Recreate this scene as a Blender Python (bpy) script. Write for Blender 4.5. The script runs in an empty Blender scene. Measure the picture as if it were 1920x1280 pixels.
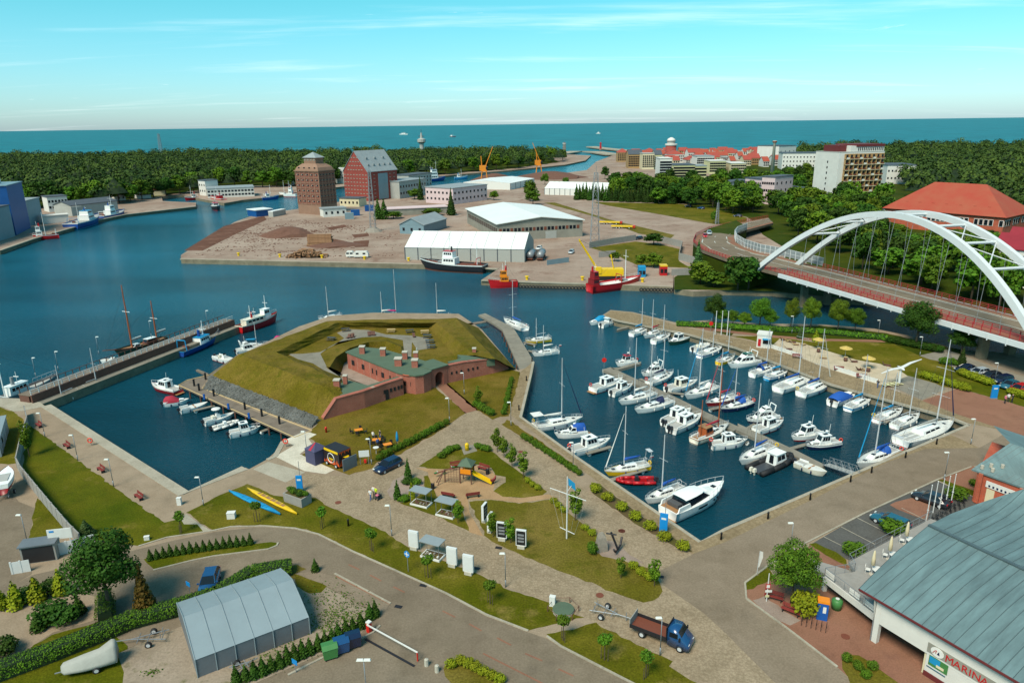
import bpy, bmesh, math, random
from mathutils import Vector, Matrix
import numpy as np
R = math.radians
S = bpy.context.scene
C = bpy.context.scene.collection
random.seed(7)
# ------------------------------------------------------------------ camera, sky, sun, exposure
F = 1333.0; CZ = 48.0
ROLL = math.atan(26/1920); PITCH = math.atan((640-233)*math.cos(ROLL)/F)
cam = bpy.data.objects.new('camera', bpy.data.cameras.new('camera')); C.objects.link(cam); S.camera = cam
cam.data.sensor_width = 36; cam.data.lens = F/1920*36; cam.data.clip_start = 0.5; cam.data.clip_end = 400000
cam.matrix_world = Matrix.Translation((0,0,CZ)) @ Matrix.Rotation(math.pi/2-PITCH,4,'X') @ Matrix.Rotation(-ROLL,4,'Z')
SUN_AZ = R(215); SUN_EL = R(52)      # azimuth clockwise from +Y (straight ahead): behind the camera, to the left
sl = bpy.data.lights.new('sun','SUN'); sl.energy = 3.1; sl.angle = R(24); sl.color = (1,0.90,0.74)
so = bpy.data.objects.new('sun', sl); C.objects.link(so)
sd = Vector((math.sin(SUN_AZ)*math.cos(SUN_EL), math.cos(SUN_AZ)*math.cos(SUN_EL), math.sin(SUN_EL)))
so.rotation_euler = sd.to_track_quat('Z','Y').to_euler(); so.location = sd*300
W = bpy.data.worlds.new('World'); S.world = W; W.use_nodes = True
def world():
 N = W.node_tree.nodes; L = W.node_tree.links
 bg = N['Background']; bg.inputs[1].default_value = 0.092
 sky = N.new('ShaderNodeTexSky'); sky.sky_type = 'NISHITA'; sky.sun_disc = False
 sky.sun_elevation = SUN_EL; sky.sun_rotation = SUN_AZ; sky.air_density = 1.0; sky.dust_density = 0.6; sky.ozone_density = 1.0
 tint = N.new('ShaderNodeMix'); tint.data_type = 'RGBA'; tint.blend_type = 'MULTIPLY'; tint.inputs[0].default_value = 1
 L.new(sky.outputs[0], tint.inputs[6])
 tc = N.new('ShaderNodeTexCoord'); sep = N.new('ShaderNodeSeparateXYZ'); L.new(tc.outputs['Generated'], sep.inputs[0])
 def mth(op, a, b=None):
  m = N.new('ShaderNodeMath'); m.operation = op
  for i, q in enumerate((a,b)):
   if q is None: continue
   if isinstance(q,(int,float)): m.inputs[i].default_value = q
   else: L.new(q, m.inputs[i])
  return m.outputs[0]
 gr = N.new('ShaderNodeValToRGB'); gr.color_ramp.elements[0].color = (.68,.95,1.26,1); gr.color_ramp.elements[1].color = (.36,1.12,1.02,1); gr.color_ramp.elements[0].position = 0.0; gr.color_ramp.elements[1].position = .16
 L.new(sep.outputs[2], gr.inputs[0]); L.new(gr.outputs[0], tint.inputs[7])
 zz = mth('ADD', mth('MAXIMUM', sep.outputs[2], 0.0), 0.06)
 cmb = N.new('ShaderNodeCombineXYZ'); L.new(mth('DIVIDE', sep.outputs[0], zz), cmb.inputs[0]); L.new(mth('DIVIDE', sep.outputs[1], zz), cmb.inputs[1])
 def layer(scale, detail, lo, hi, off, strength):
  mp = N.new('ShaderNodeMapping'); mp.inputs[1].default_value = off; mp.inputs[3].default_value = scale; L.new(cmb.outputs[0], mp.inputs[0])
  nz = N.new('ShaderNodeTexNoise'); nz.inputs['Scale'].default_value = 1; nz.inputs['Detail'].default_value = detail; nz.inputs['Roughness'].default_value = 0.6
  nz.inputs['Distortion'].default_value = 0.4; L.new(mp.outputs[0], nz.inputs[0])
  mr = N.new('ShaderNodeMapRange'); mr.interpolation_type = 'SMOOTHSTEP'; mr.inputs[1].default_value = lo; mr.inputs[2].default_value = hi; mr.inputs[4].default_value = strength
  L.new(nz.outputs[0], mr.inputs[0]); return mr.outputs[0]
 c1 = layer((0.22,0.8,1), 9, 0.53, 0.84, (3.1,0.4,0), 0.6)      # thin streaks of cirrus
 c2 = layer((1.4,1.5,1), 8, 0.67, 0.80, (7.7,2.0,0), 0.7)        # small low puffs
 fac = mth('MAXIMUM', c1, c2)
 mix = N.new('ShaderNodeMix'); mix.data_type = 'RGBA'; L.new(fac, mix.inputs[0]); L.new(tint.outputs[2], mix.inputs[6]); mix.inputs[7].default_value = (9.6,10.2,10.2,1)
 L.new(mix.outputs[2], bg.inputs[0])
world()
S.view_settings.view_transform = 'Standard'; S.view_settings.look = 'None'; S.view_settings.exposure = 0.66; S.view_settings.gamma = 1
S.render.engine = 'CYCLES'; S.cycles.max_bounces = 5; S.cycles.diffuse_bounces = 2; S.cycles.glossy_bounces = 2; S.cycles.transmission_bounces = 3; S.cycles.transparent_max_bounces = 6
S.cycles.caustics_reflective = False; S.cycles.caustics_refractive = False
# ------------------------------------------------------------------ pixels of the photograph (1920 x 1280) to places on a level z
def G(px, py, z=0.0):
 x = (px-960)/F; y = (640-py)/F; c, s = math.cos(ROLL), math.sin(ROLL)
 xr = x*c+y*s; yr = -x*s+y*c; cp, sp = math.cos(PITCH), math.sin(PITCH)
 d = Vector((xr, cp+yr*sp, -sp+yr*cp)); t = (z-CZ)/d.z
 return Vector((d.x*t, d.y*t, z))
def zoom(ox, oy, k): return lambda X, Y: (ox+k*X, oy+k*Y)
z1 = zoom(0,220,.25); z2 = zoom(440,220,.25); z3 = zoom(860,220,.28125); z4 = zoom(1380,200,.28125); z5 = zoom(0,500,.28125)
z6 = zoom(360,560,.34375); z7 = zoom(960,560,.25); z8 = zoom(1380,540,.28125); za = zoom(0,760,.25); zb = zoom(0,960,.25)
zc = zoom(400,780,.21875); zd = zoom(340,1000,.25); ze = zoom(680,820,.25); zf = zoom(760,980,.2916667); zg = zoom(1080,760,.21875); zh = zoom(1360,800,.375)
zq = zoom(0,0,1)
# ------------------------------------------------------------------ materials
def lin(c):
 return tuple(((v/255)/12.92 if v/255 <= 0.04045 else ((v/255+0.055)/1.055)**2.4) for v in c)
MATS = {}
def M(name, rgb, rough=0.7, var=0.12, scale=1.5, bump=0.0, metal=0.0, rgb2=None, k=0.8, world=False, spec=0.4, bscale=None, stretch=None, rnd=0.0, coat=0.0):
 if name in MATS: return MATS[name]
 m = bpy.data.materials.new(name); m.use_nodes = True; N = m.node_tree.nodes; L = m.node_tree.links; b = N['Principled BSDF']
 c = [min(0.86, v*k) for v in lin(rgb)]
 b.inputs['Roughness'].default_value = rough; b.inputs['Metallic'].default_value = metal; b.inputs['Specular IOR Level'].default_value = spec
 b.inputs['Coat Weight'].default_value = coat
 if world: g = N.new('ShaderNodeNewGeometry'); vec = g.outputs['Position']
 else: g = N.new('ShaderNodeTexCoord'); vec = g.outputs['Object']
 if stretch:
  mp = N.new('ShaderNodeMapping'); mp.inputs[3].default_value = stretch; L.new(vec, mp.inputs[0]); vec = mp.outputs[0]
 nz = N.new('ShaderNodeTexNoise'); nz.inputs['Scale'].default_value = scale; nz.inputs['Detail'].default_value = 7; nz.inputs['Roughness'].default_value = 0.65
 L.new(vec, nz.inputs[0])
 rp = N.new('ShaderNodeValToRGB'); rp.color_ramp.elements[0].position = 0.32; rp.color_ramp.elements[1].position = 0.68
 if rgb2: c2 = [min(0.86, v*k) for v in lin(rgb2)]; lo, hi = c, c2
 else: lo = [v*(1-var) for v in c]; hi = [min(0.9, v*(1+var)) for v in c]
 rp.color_ramp.elements[0].color = (*lo,1); rp.color_ramp.elements[1].color = (*hi,1)
 L.new(nz.outputs[0], rp.inputs[0]); out = rp.outputs[0]
 if rnd:
  oi = N.new('ShaderNodeObjectInfo'); hs = N.new('ShaderNodeHueSaturation')
  a = N.new('ShaderNodeMapRange'); a.inputs[3].default_value = 1-rnd; a.inputs[4].default_value = 1+rnd; L.new(oi.outputs['Random'], a.inputs[0]); L.new(a.outputs[0], hs.inputs['Value'])
  a2 = N.new('ShaderNodeMapRange'); a2.inputs[3].default_value = 0.5-rnd*0.08; a2.inputs[4].default_value = 0.5+rnd*0.08; L.new(oi.outputs['Random'], a2.inputs[0]); L.new(a2.outputs[0], hs.inputs['Hue'])
  L.new(out, hs.inputs['Color']); out = hs.outputs[0]
 L.new(out, b.inputs['Base Color'])
 if bump:
  n2 = N.new('ShaderNodeTexNoise'); n2.inputs['Scale'].default_value = bscale or scale*4; n2.inputs['Detail'].default_value = 5; L.new(vec, n2.inputs[0])
  bp = N.new('ShaderNodeBump'); bp.inputs['Strength'].default_value = min(1,bump); bp.inputs['Distance'].default_value = 0.05*max(1,bump); L.new(n2.outputs[0], bp.inputs['Height']); L.new(bp.outputs[0], b.inputs['Normal'])
 MATS[name] = m; return m
def ground_mat(name, a, b_, c_=None, s1=0.06, s2=1.2, k=0.8, bump=0.3, rough=0.9, grain=.8, cells=0):
 """three-scale ground: broad patches a to b_, fine grain, optional third colour in patches"""
 m = bpy.data.materials.new(name); m.use_nodes = True; N = m.node_tree.nodes; L = m.node_tree.links; b = N['Principled BSDF']
 b.inputs['Roughness'].default_value = rough; b.inputs['Specular IOR Level'].default_value = 0.08
 g = N.new('ShaderNodeNewGeometry'); pos = g.outputs['Position']
 def noise(sc, det=6): n = N.new('ShaderNodeTexNoise'); n.inputs['Scale'].default_value = sc; n.inputs['Detail'].default_value = det; n.inputs['Roughness'].default_value = 0.65; L.new(pos, n.inputs[0]); return n.outputs[0]
 def ramp(src, p0, p1):
  r = N.new('ShaderNodeMapRange'); r.inputs[1].default_value = p0; r.inputs[2].default_value = p1; L.new(src, r.inputs[0]); return r.outputs[0]
 def mix(f, x, y, mode='MIX'):
  q = N.new('ShaderNodeMix'); q.data_type = 'RGBA'; q.blend_type = mode
  if isinstance(f,float): q.inputs[0].default_value = f
  else: L.new(f, q.inputs[0])
  for i, w in ((6,x),(7,y)):
   if isinstance(w, tuple): q.inputs[i].default_value = (*w,1)
   else: L.new(w, q.inputs[i])
  return q.outputs[2]
 A = tuple(v*k for v in lin(a)); B = tuple(v*k for v in lin(b_))
 col = mix(ramp(noise(s1), .38, .62), A, B)
 if c_: col = mix(ramp(noise(s1*2.7+.01), .56, .72), col, tuple(v*k for v in lin(c_)))
 col = mix(ramp(noise(s2*0.25), .3, .7), col, mix(1.0, col, (.82,.82,.80), 'MULTIPLY'))
 col = mix(ramp(noise(s2*4, 3), .35, .65), col, mix(1.0, col, (grain,grain,grain), 'MULTIPLY'))
 col = mix(ramp(noise(.35, 8), .50, .74), col, mix(1.0, col, (.80,.79,.77), 'MULTIPLY'))
 if cells:
  v = N.new('ShaderNodeTexVoronoi'); v.inputs['Scale'].default_value = cells; L.new(pos, v.inputs[0])
  col = mix(ramp(v.outputs['Distance'], .25, .75), col, mix(1.0, col, (.80,.79,.77), 'MULTIPLY'))
  v2 = N.new('ShaderNodeSeparateColor'); L.new(v.outputs['Color'], v2.inputs[0]); col = mix(ramp(v2.outputs[0], .0, 1.0), col, mix(1.0, col, (.86,.85,.84), 'MULTIPLY'))
 L.new(col, b.inputs['Base Color'])
 bp = N.new('ShaderNodeBump'); bp.inputs['Strength'].default_value = bump; bp.inputs['Distance'].default_value = 0.06; L.new(noise(s2*5,4), bp.inputs['Height']); L.new(bp.outputs[0], b.inputs['Normal'])
 MATS[name] = m; return m
ground_mat('paving', (180,158,134), (190,168,144), (170,150,128), s1=.05, s2=1.5, bump=.2, k=.7)
ground_mat('asphalt', (156,138,118), (166,148,128), (146,130,112), s1=.04, s2=1.2, bump=.2, k=.72)
ground_mat('asphalt_road', (144,128,110), (154,138,118), (134,120,104), s1=.05, s2=1.2, bump=.2, k=.74)
ground_mat('parking', (100,99,97), (110,108,104), (92,90,88), s1=.08, s2=1.0, bump=.2)
ground_mat('cobble', (194,172,144), (202,180,152), (182,162,136), s1=.08, s2=2.2, bump=.5, cells=4.0, k=.7)
ground_mat('tan_stone', (172,150,118), (182,160,128), (160,140,110), s1=.1, s2=1.6, bump=.25, cells=2.6)
ground_mat('red_paving', (158,112,92), (168,122,100), (146,104,88), s1=.1, s2=1.6, bump=.2)
ground_mat('grass', (104,108,10), (140,128,40), (166,146,74), s1=.09, s2=1.1, bump=.9, k=.66, grain=.6)
ground_mat('grass_green', (92,106,6), (126,122,24), (156,138,62), s1=.07, s2=1.2, bump=.9, k=.66, grain=.6)
ground_mat('grass_dry', (126,118,34), (156,136,66), (100,106,14), s1=.1, s2=1.1, bump=.9, k=.66, grain=.6)
ground_mat('grass_fort', (122,110,26), (150,126,54), (106,106,16), s1=.12, s2=1.0, bump=1.0, k=.68, grain=.6)
ground_mat('park_ground', (62,84,12), (86,96,18), (116,106,46), s1=.03, s2=.8, bump=.9, k=.66, grain=.6)
ground_mat('gravel_pink', (178,158,144), (166,146,134), (150,128,116), s1=.12, s2=3.0, bump=.4)
ground_mat('gravel_grey', (150,144,132), (162,154,140), (136,130,120), s1=.15, s2=2.5, bump=.4)
ground_mat('sand', (214,196,168), (222,204,178), (200,182,154), s1=.1, s2=2.0, bump=.4)
ground_mat('play_sand', (190,154,116), (196,160,122), (180,146,110), s1=.1, s2=2.0, bump=.2)
ground_mat('yard', (190,168,152), (168,142,126), (138,102,86), s1=.03, s2=.5, bump=.3)
ground_mat('yard_dirt', (130,92,76), (116,80,66), (150,112,94), s1=.06, s2=.7, bump=.5)
ground_mat('rough_ground', (166,150,130), (176,158,140), (98,102,48), s1=.12, s2=1.0, bump=.5)
ground_mat('concrete', (196,186,168), (184,174,156), (172,162,146), s1=.1, s2=1.2, bump=.2)
ground_mat('concrete_pale', (226,216,198), (216,206,188), (204,194,176), s1=.15, s2=1.2, bump=.2, k=.9)
ground_mat('concrete_wall', (158,146,124), (140,130,110), (120,112,96), s1=.3, s2=1.6, bump=.4)
ground_mat('riprap', (150,150,146), (128,128,124), (166,164,158), s1=.4, s2=2.5, bump=1.0, cells=2.2)
ground_mat('deck_wood', (150,136,122), (138,124,112), (126,114,104), s1=.3, s2=3.0, bump=.3)
ground_mat('soil', (112,92,68), (100,96,48), (92,78,60), s1=.4, s2=2.5, bump=.6)
def water_mat():
 m = bpy.data.materials.new('water'); m.use_nodes = True; N = m.node_tree.nodes; L = m.node_tree.links; b = N['Principled BSDF']
 g = N.new('ShaderNodeNewGeometry'); sep = N.new('ShaderNodeSeparateXYZ'); L.new(g.outputs['Position'], sep.inputs[0])
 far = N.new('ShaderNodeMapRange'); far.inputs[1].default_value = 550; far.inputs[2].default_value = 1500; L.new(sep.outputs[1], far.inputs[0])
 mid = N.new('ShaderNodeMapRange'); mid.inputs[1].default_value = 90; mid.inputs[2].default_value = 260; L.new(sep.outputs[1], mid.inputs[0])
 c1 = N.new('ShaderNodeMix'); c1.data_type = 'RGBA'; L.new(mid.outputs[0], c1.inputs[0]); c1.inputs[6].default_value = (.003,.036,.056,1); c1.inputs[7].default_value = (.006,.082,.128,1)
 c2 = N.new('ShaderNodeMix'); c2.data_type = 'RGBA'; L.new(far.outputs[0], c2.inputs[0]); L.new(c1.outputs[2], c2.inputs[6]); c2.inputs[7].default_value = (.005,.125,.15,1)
 nb = N.new('ShaderNodeTexNoise'); nb.inputs['Scale'].default_value = .012; nb.inputs['Detail'].default_value = 5; mp0 = N.new('ShaderNodeMapping'); mp0.inputs[3].default_value = (.6,1.6,1); L.new(g.outputs['Position'], mp0.inputs[0]); L.new(mp0.outputs[0], nb.inputs[0])
 mr = N.new('ShaderNodeMapRange'); mr.inputs[1].default_value = .35; mr.inputs[2].default_value = .68; mr.inputs[3].default_value = .62; mr.inputs[4].default_value = 1.4; L.new(nb.outputs[0], mr.inputs[0])
 hs = N.new('ShaderNodeHueSaturation'); L.new(c2.outputs[2], hs.inputs['Color']); L.new(mr.outputs[0], hs.inputs['Value'])
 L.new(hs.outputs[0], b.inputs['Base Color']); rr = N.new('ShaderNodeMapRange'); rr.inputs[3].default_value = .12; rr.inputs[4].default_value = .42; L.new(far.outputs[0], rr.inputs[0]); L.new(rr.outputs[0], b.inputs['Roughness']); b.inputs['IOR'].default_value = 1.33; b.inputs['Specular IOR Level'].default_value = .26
 def wave(sc, st, rot):
  mp = N.new('ShaderNodeMapping'); mp.inputs[2].default_value = (0,0,rot); mp.inputs[3].default_value = st; L.new(g.outputs['Position'], mp.inputs[0])
  n = N.new('ShaderNodeTexNoise'); n.inputs['Scale'].default_value = sc; n.inputs['Detail'].default_value = 4; n.inputs['Roughness'].default_value = .6; L.new(mp.outputs[0], n.inputs[0]); return n.outputs[0]
 ad = N.new('ShaderNodeMath'); ad.operation = 'ADD'; L.new(wave(.55,(1,2.4,1),.3), ad.inputs[0]); L.new(wave(2.1,(1,1.8,1),-.25), ad.inputs[1])
 bp = N.new('ShaderNodeBump'); bp.inputs['Strength'].default_value = .8; bp.inputs['Distance'].default_value = .26; L.new(ad.outputs[0], bp.inputs['Height']); L.new(bp.outputs[0], b.inputs['Normal'])
 MATS['water'] = m; return m
water_mat()
# ------------------------------------------------------------------ mesh building
class MB:
 def __init__(s): s.v = []; s.f = []
 def add(s, vs, fs):
  o = len(s.v); s.v += [tuple(p) for p in vs]; s.f += [tuple(i+o for i in q) for q in fs]; return s
 def box(s, c, d, rz=0, tx=1, ty=1):
  x, y, z = d[0]/2, d[1]/2, d[2]/2; vs = []
  ca, sa = math.cos(rz), math.sin(rz)
  for kz in (-1,1):
   fx, fy = (tx,ty) if kz > 0 else (1,1)
   for kx, ky in ((-1,-1),(1,-1),(1,1),(-1,1)):
    a, b = kx*x*fx, ky*y*fy; vs.append((c[0]+a*ca-b*sa, c[1]+a*sa+b*ca, c[2]+kz*z))
  return s.add(vs, [(3,2,1,0),(4,5,6,7),(0,1,5,4),(1,2,6,5),(2,3,7,6),(3,0,4,7)])
 def prism(s, pts, z0, z1, cap0=True):
  n = len(pts)
  if sum(pts[i][0]*pts[(i+1)%n][1]-pts[(i+1)%n][0]*pts[i][1] for i in range(n)) < 0: pts = pts[::-1]
  vs = [(p[0],p[1],z0) for p in pts]+[(p[0],p[1],z1) for p in pts]
  fs = [tuple(range(n,2*n))]+[(i,(i+1)%n,(i+1)%n+n,i+n) for i in range(n)]
  if cap0: fs.append(tuple(range(n-1,-1,-1)))
  return s.add(vs, fs)
 def cyl(s, p0, p1, r0, r1=None, n=6, cap=True):
  p0 = Vector(p0); p1 = Vector(p1); r1 = r0 if r1 is None else r1; d = (p1-p0)
  if d.length < 1e-6: return s
  q = d.to_track_quat('Z','Y'); ux = q @ Vector((1,0,0)); uy = q @ Vector((0,1,0))
  vs = [p0+ux*r0*math.cos(2*math.pi*i/n)+uy*r0*math.sin(2*math.pi*i/n) for i in range(n)]+[p1+ux*r1*math.cos(2*math.pi*i/n)+uy*r1*math.sin(2*math.pi*i/n) for i in range(n)]
  fs = [(i,(i+1)%n,(i+1)%n+n,i+n) for i in range(n)]
  if cap: fs += [tuple(range(n-1,-1,-1)), tuple(range(n,2*n))]
  return s.add(vs, fs)
 def tube(s, pts, r, n=6):
  for a, b in zip(pts[:-1], pts[1:]): s.cyl(a, b, r, r, n)
  return s
 def loft(s, rings, closed=True, cap=True):
  n = len(rings[0]); vs = [p for r in rings for p in r]; fs = []
  for j in range(len(rings)-1):
   for i in range(n if closed else n-1):
    i2 = (i+1)%n; fs.append((j*n+i, j*n+i2, (j+1)*n+i2, (j+1)*n+i))
  if cap and closed: fs += [tuple(range(n-1,-1,-1)), tuple((len(rings)-1)*n+i for i in range(n))]
  return s.add(vs, fs)
 def lathe(s, prof, n=12, c=(0,0,0)):
  return s.loft([[(c[0]+r*math.cos(2*math.pi*i/n), c[1]+r*math.sin(2*math.pi*i/n), c[2]+z) for i in range(n)] for r, z in prof])
 def poly(s, pts): return s.add(pts, [tuple(range(len(pts)))])
 def ring(s, c, ax, R_, r, n=14, m=6):
  ax = Vector(ax).normalized(); q = ax.to_track_quat('Z','Y'); u = q @ Vector((1,0,0)); w = q @ Vector((0,1,0)); c = Vector(c); rings = []
  for i in range(n+1):
   a = 2*math.pi*i/n; d = u*math.cos(a)+w*math.sin(a)
   rings.append([c+d*(R_+r*math.cos(2*math.pi*j/m))+ax*r*math.sin(2*math.pi*j/m) for j in range(m)])
  return s.loft(rings, cap=False)
 def mesh(s, name, mat, smooth=False):
  me = bpy.data.meshes.new(name); me.from_pydata(s.v, [], s.f); me.materials.append(MATS[mat] if isinstance(mat,str) else mat)
  if smooth: me.polygons.foreach_set('use_smooth', [True]*len(me.polygons))
  me.update(); return me
 def build(s, name, mat, parent=None, smooth=False, loc=None):
  o = bpy.data.objects.new(name, s.mesh(name, mat, smooth)); C.objects.link(o)
  if parent: o.parent = parent
  if loc is not None: o.location = loc
  return o
def inst(name, me, parent=None, loc=(0,0,0), rz=0, sc=None):
 o = bpy.data.objects.new(name, me); C.objects.link(o); o.location = loc; o.rotation_euler = (0,0,rz)
 if sc: o.scale = sc if not isinstance(sc,(int,float)) else (sc,sc,sc)
 if parent: o.parent = parent
 return o
def tag(o, label=None, cat=None, group=None, kind=None):
 if label: o['label'] = label
 if cat: o['category'] = cat
 if group: o['group'] = group
 if kind: o['kind'] = kind
 return o
def thing(name, label, cat, loc=(0,0,0), rz=0, group=None, sc=None):
 o = bpy.data.objects.new(name, None); C.objects.link(o); o.location = loc; o.rotation_euler = (0,0,rz); o.empty_display_size = .2
 if sc: o.scale = sc if not isinstance(sc,(int,float)) else (sc,sc,sc)
 return tag(o, label, cat, group)
def dup(root, loc, rz=0, label=None, group=None, sc=None):
 r = root.copy(); C.objects.link(r); r.location = loc; r.rotation_euler = (0,0,rz)
 if sc: r.scale = sc if not isinstance(sc,(int,float)) else (sc,sc,sc)
 if label: r['label'] = label
 if group: r['group'] = group
 for ch in list(root.children):
  c = ch.copy(); C.objects.link(c); c.parent = r
  for g in list(ch.children): d = g.copy(); C.objects.link(d); d.parent = c
 return r
def struct(name, mb, mat, smooth=False): return tag(mb.build(name, mat, None, smooth), kind='structure')
def ang(a, b): return math.atan2(b.y-a.y, b.x-a.x)
def pts(lst, z=0.0): return [G(p[0],p[1],z) for p in lst]
def patch(name, mat, lst, z, zg_=0.0):
 """a flat sheet of ground traced on the level zg_, lying z above it"""
 P = ccw(pts(lst, zg_))
 if name in ('lawn','field','bank','planting_strip','bare_bank','gravel_bed'):      # uneven, grown-over edges
  q = random.Random(len(lst)*7+int(abs(P[0].x)*10)); Q = []
  for a, b in zip(P, P[1:]+P[:1]):
   n = max(1, min(60, int((b-a).length/.8)))
   for i in range(n): v = a.lerp(b, i/n); Q.append(Vector((v.x+q.gauss(0,.09), v.y+q.gauss(0,.09), v.z)))
  P = Q
 return struct(name, MB().poly([(p.x,p.y,zg_+z) for p in P]), mat)
def ccw(P):
 n = len(P)
 return P if sum(P[i].x*P[(i+1)%n].y-P[(i+1)%n].x*P[i].y for i in range(n)) > 0 else P[::-1]
def land(name, mat, lst, z=0.0, depth=4.0):
 o = struct(name, MB().prism([(p.x,p.y) for p in pts(lst, z)], z-depth, z), mat); o.data.materials.append(MATS['concrete_wall'])
 for i, f in enumerate(o.data.polygons): f.material_index = 0 if i == 0 else 1
 return o
def strip(name, mat, line, w, h, z=0.0, mb=None):
 """a low kerb or wall of width w and height h along a traced line"""
 P = [Vector((p.x,p.y,0)) for p in pts(line, z)]; own = mb is None; mb = mb or MB(); A = []; B = []
 for i, p in enumerate(P):
  d = (P[min(i+1,len(P)-1)]-P[max(i-1,0)]).normalized(); n_ = Vector((-d.y,d.x,0))*(w/2); A.append(p+n_); B.append(p-n_)
 mb.loft([[(a.x,a.y,z-.3),(b.x,b.y,z-.3),(b.x,b.y,z+h),(a.x,a.y,z+h)] for a, b in zip(A,B)])
 return struct(name, mb, mat) if own else mb
# ------------------------------------------------------------------ water, land, ground
WZ = -1.7
wm = MB()
for i in range(8):
 pass
wm.poly([(-150000,-200,WZ),(150000,-200,WZ),(150000,200000,WZ),(-150000,200000,WZ)])
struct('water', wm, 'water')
# foreground land with the two basins left open, the fort and the east mole
shore = [(-900,770),(0,768),(48,757),za(340,0),(344,927),(460,876),(467,879),(500,861),(533,832),(580,806)]
fortshore = [(480,771),(377,727),(392,708),(452,664),(560,612),(620,592),(700,586),(860,588),(903,617),(965,690),(972,694)]
basin = [(1001,677),z7(150,560),(976,782),zg(0,440),(1312,1015),(1360,991),(1604,886),(1819,795),(1785,782),(1560,720),(1380,651),(1287,625),(1157,600),(1129,591),(1145,581),(1187,585),(1265,604),(1330,600),(1420,606),(1540,608),(1640,616),(1700,628),(1745,641),(1800,656),(1860,664),(1960,688),(2500,760)]
land('near_land', 'paving', shore+fortshore+basin+[(2900,1600),(1500,1900),(-900,1900),(-1500,1100)])
# far bank of the river and the port quarter
port = [(339,478),(440,416),(480,402),(557,392),(650,376),(750,360),(830,351),(925,342),(1010,331),(1100,319),(1118,303)]
east_coast = [(1150,291),(1320,287),(1500,283),(2000,276),(3200,262)]
port_front = [(1262,507),(1262,538),(902,525),(936,503),(800,496),(339,486)]
river_far = [(2600,640),(1960,610),(1850,580),(1600,560),(1450,545),(1366,543),(1300,546),(1264,541)]
land('port_land', 'yard', port+east_coast+river_far+port_front)
west = [(-900,560),(0,470),(60,448),(130,428),(160,419),(190,411),(235,402),(367,387),(368,380),(305,377),(303,368),(345,366),(372,372),(420,381),(455,375),(495,371),(560,360),(640,350),(720,342),(860,327),(960,319),(1060,309),(1098,301),(1108,292)]
land('west_bank', 'yard', west+[(1060,289),(1000,291),(900,291),(600,293),(300,297),(0,301),(-900,312)])
lw = MB()   # the two moles at the harbour mouth
for line, w in (([(1040,291),(1080,285),(1118,286),(1150,291)],26),([(1108,276),(1130,279),(1170,283),(1230,287)],22)):
 strip('mole', None, line, w, 1.5, 0.0, lw)
struct('harbour_mole', lw, 'concrete')
# ---- foreground patches
def gp(name, mat, lst, z=.012): return patch(name, mat, lst, z)
gp('road', 'asphalt_road', [zb(-600,800),zb(0,600),zb(240,470),zb(640,380),zb(1040,275),zb(1250,222),zb(1600,147),zb(1920,112),zc(150,955),zc(450,948),zc(700,968),zc(900,1018),zc(1200,1168),zc(1470,1287),zf(260,458),zf(520,598),zf(790,702),zf(910,742),zf(1000,797),zf(1350,978),zf(1480,1044),zf(1700,1160),(1000,1700),(-900,1700)], .008)
gp('road', 'asphalt', [zf(1640,300),zg(1000,1270),zh(0,575),zh(420,370),zh(800,180),zh(1000,110),zh(1270,105),zh(1500,-25),zh(1700,-60),zh(1700,60),zh(1230,200),zh(1060,265),zh(700,430),zh(365,600),zh(220,690),zh(98,780),zh(105,860),zh(300,1000),zh(560,1200),zh(800,1440),zh(400,1440),zh(0,1030),zf(1660,400)], .008)
gp('yard_asphalt', 'asphalt_road', [zb(-700,-200),zb(0,-260),zb(140,-80),zb(265,-30),zb(215,200),zb(210,260),zb(240,460),zb(0,610),zb(-700,820)], .012)
gp('footpath', 'cobble', [zc(620,570),zc(800,490),zc(1000,515),zc(1180,505),zc(1400,420),z6(1130,870),z6(1400,690),z6(1490,620),z6(1580,610),z6(1700,690),z6(1920,860),z7(0,1000),z7(480,1285),zg(0,660),zg(380,930),zg(640,1100),zg(900,1240),zg(1000,1275),zf(1640,305),zf(1660,400),zf(1920,580),zh(0,1030),zh(300,1330),zf(1800,1000),zf(1215,640),zf(1145,600),zf(960,515),zf(640,405),ze(850,1005),ze(360,800),ze(220,745),ze(0,610),zc(1000,770),zc(860,700),zc(700,620)], .010)
gp('footpath', 'red_paving', [z6(1310,450),z6(1385,455),z6(1560,605),z6(1490,625)], .016)
gp('lawn', 'grass_green', [za(225,150),za(590,415),za(850,605),za(1100,785),za(1240,875),za(1320,850),za(1480,890),za(1530,945),za(1250,990),za(1040,1055),za(720,1010),za(600,960),za(340,690),za(165,490),za(190,300)])
gp('lawn', 'grass', [za(0,10),za(100,50),za(190,120),za(150,250),za(125,430),za(60,440),za(-300,420),za(-300,60)], .016)
gp('lawn', 'grass', [za(280,690),za(340,740),za(500,930),za(430,985),za(220,1040),za(250,800)], .020)
gp('lawn', 'grass', [zc(0,700),zc(300,575),zc(520,680),zc(600,690),zc(860,700),zc(1000,775),zc(1250,885),zc(1540,1035),zc(1680,1125),ze(850,1015),zf(640,415),zf(960,522),zf(1145,607),zf(800,685),zf(520,583),zf(260,445),zf(0,332),zc(1470,1270),zc(1200,1150),zc(900,1000),zc(700,950),zc(450,933),zc(150,940),zc(0,980),za(1600,935),za(1530,895),za(1400,800)], .016)
gp('footpath', 'concrete', [za(1345,835),za(1400,812),za(1490,885),za(1590,940),za(1530,950),za(1480,890),za(1380,890)], .020)
gp('lawn', 'grass', [zf(910,715),zf(1215,645),zf(1640,852),zf(1720,885),zf(1700,920),zf(1830,1005),zf(1990,1100),zf(1720,1140),zf(1480,1035),zf(1350,970),zf(1000,790)], .016)
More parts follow.
